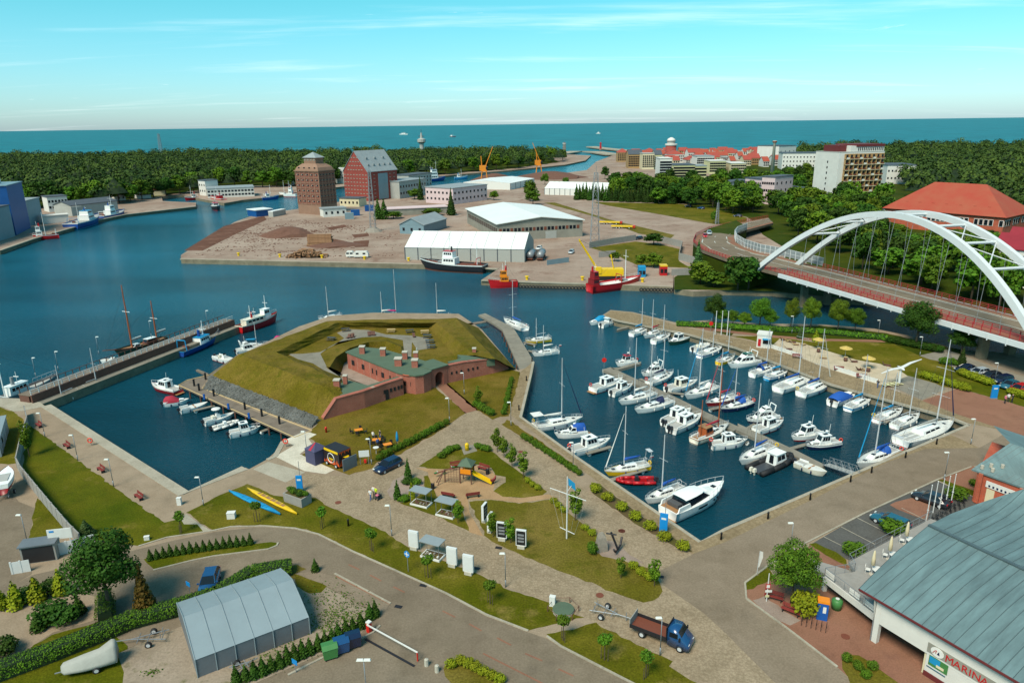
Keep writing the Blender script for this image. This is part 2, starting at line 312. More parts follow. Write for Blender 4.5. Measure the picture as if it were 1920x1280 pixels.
gp('lawn', 'grass_dry', [zf(245,930),zf(290,890),zf(360,880),zf(440,910),zf(620,1010),zf(720,1080),zf(330,1090),zf(260,985)], .016)
gp('lawn', 'grass', [ze(420,215),ze(590,110),ze(740,62),ze(860,57),ze(960,95),ze(1060,180),ze(1240,300),ze(1390,405),ze(1340,440),ze(1180,455),ze(1050,445),ze(980,400),ze(1070,330),ze(1075,300),ze(1000,285),ze(960,230),ze(850,195),ze(680,235),ze(500,235)], .016)
gp('playground_surface', 'play_sand', [ze(400,228),ze(690,240),ze(830,198),ze(950,230),ze(1000,290),ze(980,400),ze(1050,443),ze(1180,455),ze(1395,425),ze(1450,450),ze(1180,490),ze(960,463),ze(790,460),ze(800,560),ze(905,740),ze(800,710),ze(740,480),ze(560,440),ze(500,330),ze(490,260)], .020)
gp('footpath', 'gravel_grey', [ze(735,65),ze(830,55),ze(860,100),ze(760,130)], .024)
gp('lawn', 'grass', [ze(275,492),ze(410,440),ze(468,385),ze(462,290),ze(498,285),ze(508,330),ze(560,443),ze(735,478),ze(797,703),ze(600,612),ze(400,532)], .026)
gp('gravel_bed', 'gravel_pink', [ze(180,400),ze(230,320),ze(320,278),ze(430,310),ze(465,380),ze(400,440),ze(300,490),ze(220,462)], .028)
gp('lawn', 'grass_dry', [ze(795,480),ze(960,468),ze(1180,493),ze(1400,462),ze(1470,500),ze(1600,610),ze(1700,690),ze(1790,760),zf(1255,105),zf(1235,190),zf(1400,240),zf(1560,295),zf(1650,385),zf(1655,440),zf(1600,497),zf(1520,507),zf(1430,482),zf(1200,390),zf(900,272),zf(620,150),zf(525,100)], .016)
gp('gravel_bed', 'gravel_pink', [zf(1225,170),zf(1255,110),zf(1330,118),zf(1420,180),zf(1530,262),zf(1400,238),zf(1260,215)], .020)
# the lawn before the fort, the kiosk court, the ramp
gp('lawn', 'grass_fort', [z6(700,660),z6(650,720),z6(640,760),z6(690,790),z6(600,850),z6(720,910),z6(860,960),z6(980,925),z6(1010,890),z6(1140,845),z6(1400,690),z6(1490,620),z6(1310,470),z6(1100,470),z6(760,600)], .016)
gp('lawn', 'grass_fort', [z6(1370,450),z6(1720,380),z6(1790,400),z6(1760,480),z6(1690,640),z6(1640,660),z6(1530,590)], .016)
gp('court', 'concrete_pale', [zc(600,210),zc(780,130),zc(885,155),zc(815,195),zc(850,240),zc(740,325),zc(1040,460),zc(960,495),zc(780,470),zc(530,345),zc(690,250)], .020)
gp('slipway', 'concrete', [zc(470,390),zc(790,480),zc(620,568),zc(340,455)], .016)
# promenade of tan stone round the marina basin, and planting strips
gp('promenade', 'tan_stone', [z7(160,472),z7(145,560),z7(68,888),z7(615,1275),zg(3,445),zg(1060,1160),zg(1920,788),zh(5,508),zh(650,236),zh(860,128),zh(1130,40),zh(1270,105),zh(1000,110),zh(800,180),zh(420,370),zh(0,575),zg(1000,1272),zg(800,1120),zg(380,800),zg(180,650),zg(0,510),z7(480,1240),z7(10,885),z7(-30,860),z7(0,780),z7(50,560)], .016)
gp('planting_strip', 'grass_fort', [(941,796),(950,787),(961,792),z7(200,1060),z7(500,1262),z7(460,1280),(1010,837),(958,807)], .022)
gp('planting_strip', 'soil', [zg(130,660),zg(200,672),zg(560,950),zg(900,1170),zg(1000,1258),zg(900,1235),zg(640,1092),zg(380,922),zg(115,735)], .022)
gp('planting_strip', 'grass_fort', [z6(1735,430),z6(1790,410),z6(1730,640),z6(1690,645)], .024)
# right-hand side: paving, parking, beds
gp('paving_red', 'red_paving', [z8(1240,750),z8(1480,668),z8(1560,690),z8(1920,790),z8(2300,900),z8(2300,1100),z8(1820,955),z8(1480,842)], .012)
gp('paving_red', 'red_paving', [zh(110,850),zh(105,815),zh(225,765),zh(380,640),zh(430,585),zh(610,690),zh(1000,900),zh(1400,1500),zh(850,1460),zh(560,1200),zh(300,1000)], .012)
gp('paving_red', 'red_paving', [zh(1060,262),zh(1240,195),zh(1300,240),zh(1260,350)], .014)
gp('car_park', 'parking', [zh(430,585),zh(690,432),zh(940,318),zh(1060,268),zh(1240,350),zh(1300,420),zh(1020,560),zh(760,700),zh(610,662)], .016)
gp('paving_red', 'red_paving', [zh(822,390),zh(850,375),zh(930,355),zh(1030,372),zh(1010,470),zh(860,412)], .022)
gp('lawn', 'grass_green', [zh(418,585),zh(450,580),zh(540,620),zh(612,662),zh(600,692),zh(500,640)], .022)
gp('lawn', 'grass_green', [zh(98,780),zh(222,690),zh(245,760),zh(108,815)], .022)
gp('lawn', 'grass_green', [zh(1060,265),zh(1085,262),zh(1255,325),zh(1240,345)], .026)
gp('gravel_bed', 'gravel_pink', [zh(138,870),zh(200,848),zh(372,965),zh(330,994),zh(240,965)], .020)
gp('lawn', 'grass_dry', [zh(578,1160),zh(600,1140),zh(660,1140),zh(720,1172),zh(900,1300),zh(640,1320),zh(590,1210)], .022)
gp('promenade', 'tan_stone', [z7(690,128),z7(740,90),z7(900,105),z7(1220,195),z7(1680,300),z8(0,330),z8(230,388),z8(640,550),z8(940,640),z8(1240,750),z8(1480,842),z8(1820,955),z8(1560,902),z8(1440,862),z8(640,636),z8(0,392),z7(1310,256),z7(790,158)], .018)
gp('lawn', 'grass', [z8(200,320),z8(560,365),z8(640,350),z8(840,358),z8(1060,375),z8(1220,448),z8(1370,490),z8(1560,685),z8(1330,650),z8(1150,600),z8(800,500),z8(230,395),z8(120,350),z7(1480,250),z7(1640,280)], .014)
gp('beach', 'sand', [z8(228,395),z8(295,335),z8(440,368),z8(640,428),z8(800,478),z8(960,505),z8(1090,548),z8(1150,590),z8(960,645),z8(640,545),z8(400,455)], .022)
gp('footpath', 'gravel_grey', [z8(1000,640),z8(1150,585),z8(1330,635),z8(1400,672),z8(1240,745)], .024)
gp('bank', 'park_ground', [z7(1220,190),z7(1440,200),z8(0,265),z8(560,250),z8(1000,300),z8(1300,370),z8(1500,410),z8(1540,470),z8(1220,450),z8(1060,378),z8(560,345),z8(0,290),z7(1640,280),z7(1480,235)], .010)
gp('footpath', 'red_paving', [z8(0,288),z8(250,315),z8(560,338),z8(960,345),z8(1000,362),z8(560,352),z8(240,330),z8(0,303),z7(1480,240),z7(1330,205),z7(1340,200)], .020)
gp('footpath', 'gravel_grey', [z8(1220,450),z8(1400,410),z8(1480,435),z8(1700,520),z8(1960,600),z8(2300,700),z8(2300,760),z8(1920,700),z8(1620,600),z8(1370,492),z8(1290,475)], .026)
gp('bare_bank', 'rough_ground', [z8(1540,415),z8(1900,435),z8(2300,520),z8(2300,690),z8(1920,590),z8(1720,520)], .022)
gp('lawn', 'grass_green', [z8(1360,490),z8(1620,598),z8(1920,705),z8(2300,770),z8(2300,900),z8(1920,790),z8(1560,688)], .028)
# left front: garden and gravel behind the hedge
gp('lawn', 'grass_green', [zb(1080,355),zb(1160,330),zb(1560,250),zb(1850,240),zc(440,1075),zc(555,1085),zc(545,1110),zc(470,1140),zc(0,1200),zb(1450,360),zb(1150,435)], .020)
gp('lawn', 'grass_dry', [zd(445,345),zd(470,290),zd(540,250),zd(700,235),zd(860,235),zd(940,265),zd(860,290),zd(860,380),zd(600,420)], .020)
gp('garden', 'paving', [zb(-300,700),zb(560,590),zb(740,640),zb(740,800),zb(400,900),zb(220,1020),zb(0,1130),zb(-300,1200)], .020)
gp('lawn', 'grass_green', [zb(740,820),zb(400,920),zb(250,1000),zb(215,1050),zb(0,1120),zb(-300,1260),zb(-300,1500),zb(960,1500),zb(960,1000)], .024)
gp('gravel_yard', 'rough_ground', [zb(880,1060),zb(1370,850),zd(850,340),zd(860,400),zd(1080,400),zd(1240,480),zd(1390,570),zd(1480,600),zd(1340,760),zd(1060,900),zd(560,1120),zd(300,1320),zb(900,1450),zb(930,1200)], .030)
gp('lawn', 'grass', [zd(850,300),zd(950,330),zd(1100,395),zd(1060,440),zd(960,455),zd(870,400)], .036)
gp('footpath', 'asphalt', [zd(850,300),zd(1000,285),zd(1150,320),zd(1560,530),zd(1540,570),zd(1480,600),zd(1390,560),zd(1240,475),zd(1080,390),zd(960,340)], .026)
# port quarter patches
gp('dirt_strip', 'yard_dirt', [(345,470),(420,424),(495,405),(500,412),(440,440),(380,470)], .03)
gp('dirt_strip', 'yard_dirt', [z2(560,960),z2(680,900),z2(840,930),z2(850,975),z2(700,985)], .03)
gp('dirt_strip', 'yard_dirt', [z2(680,830),z2(820,805),z2(850,820),z2(720,845)], .03)
gp('dirt_strip', 'yard_dirt', [z2(880,880),z2(1000,870),z2(1010,890),z2(900,905)], .03)
gp('dirt_strip', 'yard_dirt', [z2(890,930),z2(1010,920),z2(1000,970),z2(900,975)], .03)
gp('field', 'grass', [z3(890,565),z3(1480,578),z3(1700,610),z3(1920,670),z3(1920,720),z3(1700,712),z3(1300,640),z3(1000,590)], .03)
gp('field', 'grass_dry', [z3(570,570),z3(640,568),z3(1000,680),z3(1440,785),z3(1400,815),z3(1200,775),z3(900,660)], .03)
gp('field', 'grass', [z3(880,870),z3(1180,828),z3(1350,848),z3(1480,880),z3(1470,960),z3(1550,1005),z3(1200,990),z3(1050,920)], .03)
gp('park_ground', 'park_ground', [z3(780,545),z3(1480,572),z3(1920,665),z3(1960,690),(1430,440),(1480,470),(1460,500),(1380,480),(1340,500),(1285,508),(1264,520),(1264,543),(1366,544),(1450,546),(1600,561),(1850,581),(1960,611),(2600,641),(3200,264),(2000,277),(1500,284),(1400,300),(1330,330),(1150,345),(1140,360)], .02)
gp('park_ground', 'park_ground', [(-900,400),(0,394),(150,384),(300,368),(420,348),(560,349),(640,345),(720,338),(860,324),(960,316),(1050,304),(1020,292),(900,292),(600,294),(300,298),(0,302),(-900,313)], .02)
kb = MB()
for line in ([za(1040,1055),za(1250,990),za(1600,938),zc(150,948),zc(450,942),zc(700,962),zc(900,1012),zc(1200,1162),zc(1470,1282),zf(260,452),zf(520,590),zf(790,694)],[zf(910,728),zf(1000,793),zf(1350,974),zf(1480,1040)],[zb(1150,435),zb(1450,360),zc(0,1200),zc(470,1140),zc(545,1110),zc(555,1085)],[zd(1150,300),zd(1570,525)],[zd(1490,690),zd(1440,740),zd(1340,790),zd(1060,930),zd(800,1060)],[zh(1230,200),zh(1060,265),zh(700,430),zh(365,600),zh(220,690),zh(98,780),zh(105,860),zh(300,1000),zh(560,1200)]):
 strip('kerb', None, line, .22, .10, 0.0, kb)
struct('kerb', kb, 'concrete')
# ------------------------------------------------------------------ boats
for nm, c, r in (('gel_white',(244,244,240),.3),('gel_cream',(232,224,204),.35),('deck_white',(222,220,212),.5),('deck_grey',(176,174,168),.6),('teak',(164,120,80),.6),('boat_red',(188,30,36),.35),('boat_dred',(140,30,36),.4),('boat_blue',(30,74,150),.35),('boat_navy',(24,40,76),.3),('boat_lblue',(40,140,190),.4),('boat_green',(38,76,62),.4),('boat_yellow',(228,186,30),.4),('boat_black',(40,38,42),.5),('boat_grey',(140,144,146),.5),('boat_rust',(120,66,48),.7),('boat_orange',(236,140,30),.4),
 ('canvas_blue',(30,86,170),.8),('canvas_navy',(28,40,78),.8),('canvas_teal',(20,140,190),.8),('canvas_red',(170,40,60),.8),('canvas_green',(40,100,90),.8),('canvas_white',(226,224,218),.8),('canvas_grey',(168,168,162),.85),('canvas_pink',(190,40,110),.8),
 ('window_dark',(26,32,40),.08),('metal',(196,198,200),.3),('metal_dark',(70,72,76),.45),('wood_mast',(168,86,44),.5),('rubber',(34,34,36),.7),('orange_ring',(230,80,60),.6),('rope',(190,186,176),.8),('engine',(44,46,52),.35),('inside_dark',(86,84,84),.8)):
 M(nm, c, r, var=.07, scale=2.5, k=.85)
def height_at(base, px, py):
 x = (px-960)/F; y = (640-py)/F; c, s = math.cos(ROLL), math.sin(ROLL); yr = -x*s+y*c; xr = x*c+y*s
 d = Vector((xr, math.cos(PITCH)+yr*math.sin(PITCH), -math.sin(PITCH)+yr*math.cos(PITCH)))
 return CZ + d.z/math.hypot(d.x,d.y)*math.hypot(base.x,base.y)
class Hull:
 def __init__(s, L, B, fb, p=2.2, stern=.78, sheer=.3, rake=.1, tumb=.96):
  s.L, s.B, s.fb, s.p, s.st, s.sh, s.rk, s.tb = L, B, fb, p, stern, sheer, rake, tumb
 def w(s, t):
  if t < .42: return s.B/2*(s.st+(1-s.st)*math.sin(math.pi/2*t/.42))
  return s.B/2*max(.015, 1-((t-.42)/.58)**s.p)
 def top(s, t): return s.fb*(1+s.sh*(max(0,t-.25)/.75)**2 + .06*(1-t)**2)
 def x(s, t, q): return (t-.5)*s.L - s.rk*s.L*(1-q)*max(0,(t-.5)*2)**2
 def pt(s, t, q, side, out=0):
  """q: 0 at the waterline, 1 at the deck edge"""
  ww = s.w(t)*(.80+.20*q**.7)+out
  return (s.x(t,q), side*ww, s.top(t)*q)
 T = [0,.07,.16,.28,.42,.55,.67,.78,.87,.94,1.0]
 def shell(s):
  mb = MB(); rings = []
  for t in s.T:
   k = (s.x(t,-.4), 0, -.45*(1-.5*t)); r = [s.pt(t,q,1) for q in (1,.75,.45,.12)]+[(s.x(t,-.2), s.w(t)*.62, -.3)]+[k]
   rings.append(r+[(a,-b,c_) for a,b,c_ in r[-2::-1]])
  mb.loft(rings, closed=False); mb.f.append(tuple(range(11))); return mb
 def deck(s, drop=.05, inset=.05, t0=0.0, t1=1.0):
  mb = MB(); r = []
  for t in [t0]+[q for q in s.T if t0 < q < t1]+[t1]:
   ww = max(.01, s.w(t)-inset); z = s.top(t)-drop; r.append([(s.x(t,1)-(inset if t > .99 else 0),ww,z),(s.x(t,1),0,z+ww*.06),(s.x(t,1),-ww,z)])
  mb.loft(r, closed=False); return mb
 def band(s, q0, q1, out=.015, t0=0, t1=1):
  mb = MB()
  for sd in (1,-1):
   mb.loft([[s.pt(t,q0,sd,out),s.pt(t,q1,sd,out)] for t in [t0]+[q for q in s.T if t0 < q < t1]+[t1]], closed=False)
  mb.add([s.pt(t0,q0,1,out),s.pt(t0,q1,1,out),s.pt(t0,q1,-1,out),s.pt(t0,q0,-1,out)], [(0,1,2,3)])
  for i in range(len(mb.v)-4, len(mb.v)): mb.v[i] = (mb.v[i][0]-out, mb.v[i][1], mb.v[i][2])
  return mb
 def rail(s, t0, t1, h, r=.025, inset=.12, gate=False):
  mb = MB(); P = []
  ts = [t0+(t1-t0)*i/5 for i in range(6)]
  for sd in (1,-1):
   line = [Vector((s.x(t,1),sd*max(.02,s.w(t)-inset),s.top(t)+h)) for t in ts]; mb.tube(line, r, 4)
   for q in line: mb.cyl(q, (q.x,q.y,q.z-h), r*.9, n=4)
   P.append(line)
  e = 0 if t0 < .01 else -1
  mb.cyl(P[0][e], P[1][e], r, n=4); return mb
def house(root, x0, x1, w, z0, h, fs=.5, bs=.1, taper=.86, mat='gel_white', win='window_dark', nside=2, front=True, name='cabin', roof=None, back=False, band=(.42,.86), wf=None):
 """a deckhouse between x0 (aft) and x1 (fore); its windows are parts of it"""
 wf = w if wf is None else wf
 bot = [(x0,-w/2,z0),(x1,-wf/2,z0),(x1,wf/2,z0),(x0,w/2,z0)]; top = [(x0+bs,-w/2*taper,z0+h),(x1-fs,-wf/2*taper,z0+h),(x1-fs,wf/2*taper,z0+h),(x0+bs,w/2*taper,z0+h)]
 mid = [tuple(a*.2+b*.8 for a,b in zip(p,q)) for p,q in zip(bot,top)]
 o = MB().loft([bot,mid,top]).build(name, mat, root)
 def pane(a, b, c, d, u0, u1, v0, v1):
  a, b, c, d = map(Vector,(a,b,c,d)); n_ = (b-a).cross(d-a).normalized()*.02; P = []
  for u, v in ((u0,v0),(u1,v0),(u1,v1),(u0,v1)): P.append(a.lerp(b,u).lerp(d.lerp(c,u),v))
  MB().loft([[q-n_ for q in P],[q+n_ for q in P]]).build('window', win, o)
 for k in range(nside):
  u0 = .1+.8*k/nside+.02; u1 = .1+.8*(k+1)/nside-.02
  pane(bot[0],bot[1],top[1],top[0],u0,u1,*band); pane(bot[2],bot[3],top[3],top[2],1-u1,1-u0,*band)
 if front: pane(bot[1],bot[2],top[2],top[1],.08,.92,band[0],.92)
 if back: pane(bot[3],bot[0],top[0],top[3],.3,.7,.1,.88)
 if roof:
  ov = .12; MB().box(((x0+bs+x1-fs)/2,0,z0+h+.04),(x1-fs-x0-bs+2*ov,w*taper+2*ov,.08)).build('cabin_roof', roof, root)
 return o
def outboard(root, x, y, z, s=1.0, mat='engine'):
 MB().box((x-.25*s,y,z+.35*s),(.5*s,.38*s,.5*s),tx=.8,ty=.8).box((x-.2*s,y,z-.2*s),(.22*s,.14*s,.8*s)).build('outboard_motor', mat, root)
def flag_part(root, x, z, cols=('canvas_white','canvas_red')):
 MB().cyl((x,0,z),(x-.25,0,z+1.0),.02,n=4).build('flagstaff','metal',root)
 MB().box((x-.5,0,z+.85),(.55,.02,.2)).build('flag',cols[0],root); MB().box((x-.5,0,z+.65),(.55,.02,.2)).build('flag',cols[1],root)
def boat_root(name, label, cat, bow, stern, group, z=None, lim=(3.0,26.0)):
 a = G(*bow, WZ+.5); b = G(*stern, WZ+.5); L = min(lim[1], max(lim[0], (a-b).length)); c = (a+b)/2
 r = thing(name, label, cat, (c.x,c.y,WZ), ang(b,a), group); return r, L
FEND = {}
def fender(r, q, mat):
 if mat not in FEND: FEND[mat] = MB().lathe([(0,-.3),(.1,-.22),(.11,.15),(0,.25)],6).mesh('fender',mat,True)
 inst('fender', FEND[mat], r, q)
LEN = []
def sailboat(bow, stern, label, mast=None, hull='gel_white', stripe='boat_navy', cover='canvas_blue', jib=None, hood=None, deck='deck_white', trim=None, bimini=None, mh=None, arch=False, flag=False, ring=None, at=.56, wood=False, beam=.33, group='sailing boats in the harbour', bs=(.06,.16)):
 r, L = boat_root('sailing_boat', label, 'sailboat', bow, stern, group, lim=(6.5,16)); LEN.append((round(L,1),label))
 h = Hull(L, max(1.9,L*beam*.94), .5+.045*L, p=2.1, stern=.74, sheer=.22, rake=.10)
 h.shell().build('hull', hull, r, True); h.deck().build('deck', deck, r)
 if stripe: h.band(*bs).build('waterline_stripe', stripe, r)
 if trim: h.band(.86,.97).build('rubbing_strake', trim, r)
 zd = h.top(.5); mx = h.x(at,1); B = h.B
 cab = house(r, h.x(.30,1), h.x(.72,1), B*.56, zd-.06, .34+.022*L, fs=L*.09, bs=.05, taper=.8, mat='gel_white', nside=3, front=False, name='coachroof', band=(.3,.75), wf=B*.36)
 MB().box((h.x(.80,1),0,h.top(.8)+.03),(.5,.5,.07)).build('hatch','window_dark',r)
 MB().box((h.x(.60,1),0,zd+.36+.022*L),(.5,.5,.06)).build('hatch','window_dark',r)
 ck = MB(); ck.box((h.x(.15,1),0,zd+.02),(L*.24,B*.40,.06)); ck.build('cockpit','teak' if wood else 'deck_grey',r)
 MB().box((h.x(.16,1),B*.27,zd+.12),(L*.25,.14,.24)).build('coaming','gel_white',r); MB().box((h.x(.16,1),-B*.27,zd+.12),(L*.25,.14,.24)).build('coaming','gel_white',r)
 MB().ring((h.x(.09,1),0,zd+.7),(1,0,.2),.38,.03,12,4).cyl((h.x(.10,1),0,zd),(h.x(.10,1),0,zd+.7),.07,n=5).build('steering_wheel','metal',r)
 h.rail(.80,.985,.5,.022).build('pulpit','metal',r); h.rail(.0,.16,.5,.022).build('pushpit','metal',r)
 h.rail(.16,.80,.45,.012).build('lifeline','metal',r)
 base = r.matrix_basis @ Vector((mx,0,0))
 MH = mh or (max(L*.9, height_at(base,*mast)-WZ) if mast else L*1.25)
 mm = 'wood_mast' if wood else 'metal'; z0 = zd+.3
 MB().cyl((mx,0,z0-.4),(mx,0,MH),.085+.003*L,.06,8).build('mast',mm,r)
 sp = MB()
 for q in ((.62,) if L < 10 else (.42,.7)): sp.cyl((mx,-B*.36,MH*q-.05),(mx,0,MH*q),.025,n=4).cyl((mx,B*.36,MH*q-.05),(mx,0,MH*q),.025,n=4)
 sp.build('spreader','metal',r)
 bl = L*.36; bz = z0+.95
 MB().cyl((mx,0,bz),(mx-bl,0,bz+.12),.06,n=6).build('boom',mm,r)
 if cover: MB().loft([[(mx-bl*u,rr*math.cos(a)*.8,bz+.12+.1*u+rr*math.sin(a)*1.1) for a in [2*math.pi*i/8 for i in range(8)]] for u, rr in ((-.01,.12),(.0,.24),(.3,.2),(.7,.16),(1,.09))]).build('sail_cover',cover,r,True)
 bx = h.x(.985,1); bzz = h.top(1); sx = h.x(.01,1); hm = MH*.97
 st = MB(); st.cyl((bx,0,bzz),(mx,0,hm),.014,n=3).cyl((sx,0,h.top(0)),(mx,0,MH),.014,n=3)
 for sd in (1,-1): st.cyl((mx-.15,sd*B*.46,zd),(mx,0,hm),.014,n=3).cyl((mx-.5,sd*B*.46,zd),(mx,0,MH*.62),.012,n=3)
 st.build('rigging','metal_dark',r)
 if jib: MB().cyl(Vector((bx,0,bzz)).lerp(Vector((mx,0,hm)),.06),Vector((bx,0,bzz)).lerp(Vector((mx,0,hm)),.5),.075+.003*L,.06,6).cyl(Vector((bx,0,bzz)).lerp(Vector((mx,0,hm)),.5),Vector((bx,0,bzz)).lerp(Vector((mx,0,hm)),.92),.06,.025,6).build('furled_jib',jib,r)
 if hood:
  x0 = h.x(.27,1); MB().loft([[(x0+dx,B*.27*math.cos(a)*k,zd+.3+math.sin(a)*hh) for a in [math.pi*i/8 for i in range(9)]] for dx,k,hh in ((0,1,.95),(.55,.98,.9),(1.25,.8,.25))],closed=False).build('sprayhood',hood,r,True)
 if bimini: MB().box((h.x(.06,1),0,zd+1.9),(L*.2,B*.6,.07)).build('bimini',bimini,r); MB().cyl((h.x(.0,1)+.2,B*.28,zd),(h.x(.0,1)+.2,B*.28,zd+1.9),.025,n=4).cyl((h.x(.0,1)+.2,-B*.28,zd),(h.x(.0,1)+.2,-B*.28,zd+1.9),.025,n=4).build('bimini_frame','metal',r)
 if arch:
  ax = h.x(.02,1); MB().tube([(ax,-B*.34,zd),(ax-.1,-B*.32,zd+2),(ax-.1,B*.32,zd+2),(ax,B*.34,zd)],.035,5).box((ax-.15,0,zd+2.08),(.7,B*.5,.05)).build('stern_arch','metal',r)
 if ring: MB().ring((h.x(.03,1),B*.3,zd+.45),(1,.3,0),.26,.08).build('lifebuoy',ring,r,True)
 if flag: flag_part(r, h.x(.0,1), zd+.2)
 for t in (.34,.6):
  for sd in (1,-1): q = h.pt(t,.6,sd,.12); fender(r, q, 'canvas_white' if not ring else 'canvas_navy')
 return r
def motorboat(bow, stern, label, kind='cruiser', hull='gel_white', stripe='boat_navy', canopy=None, beam=.34, engines=1, inboard=False, mast=True, house_mat='gel_white', roof='gel_white', flag=False, ring=None, strake=None, group='motor boats in the harbour', bs=(.04,.2)):
 r, L = boat_root('motor_boat', label, 'motorboat', bow, stern, group); LEN.append((round(L,1),label))
 h = Hull(L, max(1.9,L*beam*.94), .5+.056*L, p=2.5, stern=.88, sheer=.30, rake=.12); B = h.B
 h.shell().build('hull', hull, r, True); h.deck().build('deck','deck_white',r); zd = h.top(.4)
 if stripe: h.band(*bs).build('hull_stripe',stripe,r)
 if strake: h.band(.84,.98,.03).build('rubbing_strake',strake,r)
 MB().box((h.x(.17,1),0,zd+.02),(L*.28,B*.66,.05)).build('cockpit','deck_grey',r)
 for sd in (1,-1): MB().box((h.x(.17,1),sd*B*.39,zd+.14),(L*.30,.14,.3)).build('coaming','gel_white',r)
 if kind == 'cruiser':       # low cuddy with raked windscreen, soft canopy over the cockpit
  house(r,h.x(.45,1),h.x(.86,1),B*.62,zd-.02,.42,fs=L*.12,bs=.05,taper=.8,nside=2,front=False,name='foredeck_cabin',band=(.35,.75),wf=B*.30)
  house(r,h.x(.34,1),h.x(.58,1),B*.74,zd+.2,.8,fs=L*.11,bs=.1,taper=.84,mat=house_mat,nside=1,name='windscreen',band=(.35,.9))
  if canopy: MB().loft([[(x,B*.36*math.cos(a)*k,zd+.35+math.sin(a)*hh) for a in [math.pi*i/8 for i in range(9)]] for x,k,hh in ((h.x(.06,1),.95,.75),(h.x(.1,1),1,1.15),(h.x(.34,1),1,1.2),(h.x(.44,1),.92,.9))],closed=False).build('canopy',canopy,r,True)
  else: MB().box((h.x(.36,1),0,zd+1.25),(L*.16,B*.66,.08)).build('cabin_roof',roof,r)
 elif kind == 'pilot':       # upright wheelhouse amidships, open cockpit aft
  house(r,h.x(.58,1),h.x(.88,1),B*.6,zd-.02,.42,fs=L*.08,bs=.02,taper=.8,nside=1,front=False,name='foredeck_cabin',band=(.35,.75),wf=B*.28)
  house(r,h.x(.32,1),h.x(.66,1),B*.68,zd-.02,1.4,fs=L*.09,bs=.08,taper=.88,mat=house_mat,nside=3,roof=roof,name='wheelhouse',back=True,band=(.44,.88))
  MB().box((h.x(.44,1),0,zd+1.49),(.7,.6,.04)).build('roof_hatch','window_dark',r)
 elif kind == 'fly':         # two-level cruiser
  house(r,h.x(.24,1),h.x(.74,1),B*.76,zd-.02,1.15,fs=L*.15,bs=.1,taper=.86,nside=3,name='saloon',band=(.4,.85),wf=B*.5)
  house(r,h.x(.28,1),h.x(.54,1),B*.62,zd+1.13,.6,fs=.6,bs=.1,taper=.9,nside=1,name='flybridge',band=(.6,.92))
  MB().tube([(h.x(.2,1),-B*.36,zd+1),(h.x(.16,1),-B*.34,zd+2.1),(h.x(.16,1),B*.34,zd+2.1),(h.x(.2,1),B*.36,zd+1)],.09,6).build('radar_arch','gel_white',r)
  if canopy: MB().box((h.x(.38,1),0,zd+1.78),(L*.22,B*.5,.08)).build('flybridge_cover',canopy,r)
 elif kind == 'open':
  MB().box((h.x(.45,1),0,zd+.4),(.8,.7,.8),tx=.8,ty=.9).build('console','gel_white',r); MB().box((h.x(.45,1)+.2,0,zd+.95),(.06,.66,.4)).build('windshield','window_dark',r)
  MB().box((h.x(.30,1),0,zd+.3),(.5,B*.5,.5)).build('seat','gel_cream',r)
  if canopy: MB().lathe([(.0,0),(.75,.0),(.8,.1),(.7,.2),(0,.24)],10,(h.x(.42,1),0,zd+1.6)).build('top',canopy,r,True); MB().cyl((h.x(.42,1),.3,zd),(h.x(.42,1),.3,zd+1.6),.03,n=4).cyl((h.x(.42,1),-.3,zd),(h.x(.42,1),-.3,zd+1.6),.03,n=4).build('top_frame','metal',r)
 elif kind == 'covered':
  MB().loft([[(h.x(t,1),(h.w(t)-.06)*math.cos(a),h.top(t)+.02+math.sin(a)*hh) for a in [math.pi*i/8 for i in range(9)]] for t,hh in ((.02,.5),(.12,1.1),(.36,1.2),(.5,.75),(.62,.3))],closed=False).build('cover',canopy,r,True)
  house(r,h.x(.6,1),h.x(.88,1),B*.56,h.top(.7)-.05,.34,fs=L*.08,taper=.8,nside=1,front=False,name='foredeck_cabin',band=(.35,.75),wf=B*.25)
 elif kind == 'dinghy':
  for t in (.25,.5,.72): MB().box((h.x(t,1),0,zd-.02),(.28,h.w(t)*1.8,.06)).build('thwart','teak',r)
 if kind in ('cruiser','pilot','fly'):
  h.rail(.55,.985,.5,.022).build('bow_rail','metal',r)
  MB().box((h.x(.84,1),0,h.top(.84)+.03),(.45,.45,.06)).build('hatch','window_dark',r)
  if mast: MB().cyl((h.x(.36,1),.2,zd+1.6),(h.x(.34,1),.2,zd+3.2),.03,n=5).lathe([(.0,0),(.25,.02),(.25,.18),(0,.22)],8,(h.x(.37,1),-.2,zd+(1.75 if kind != 'cruiser' else 1.3))).build('antenna','gel_white',r)
 if not inboard:
  for k in range(engines): outboard(r, h.x(0,1)-.02, (k-(engines-1)/2)*.55, zd-.25, .9+.03*L)
 else: MB().box((h.x(0,1)-.3,0,.28),(.7,B*.7,.1)).build('swim_platform','teak',r)
 if ring: MB().ring((h.x(.04,1),B*.34,zd+.45),(.3,1,0),.26,.08).build('lifebuoy',ring,r,True)
 if flag: flag_part(r, h.x(.01,1), zd+.1)
 for t in (.3,.6): fender(r, h.pt(t,.5,-1,.1), 'boat_navy')
 return r
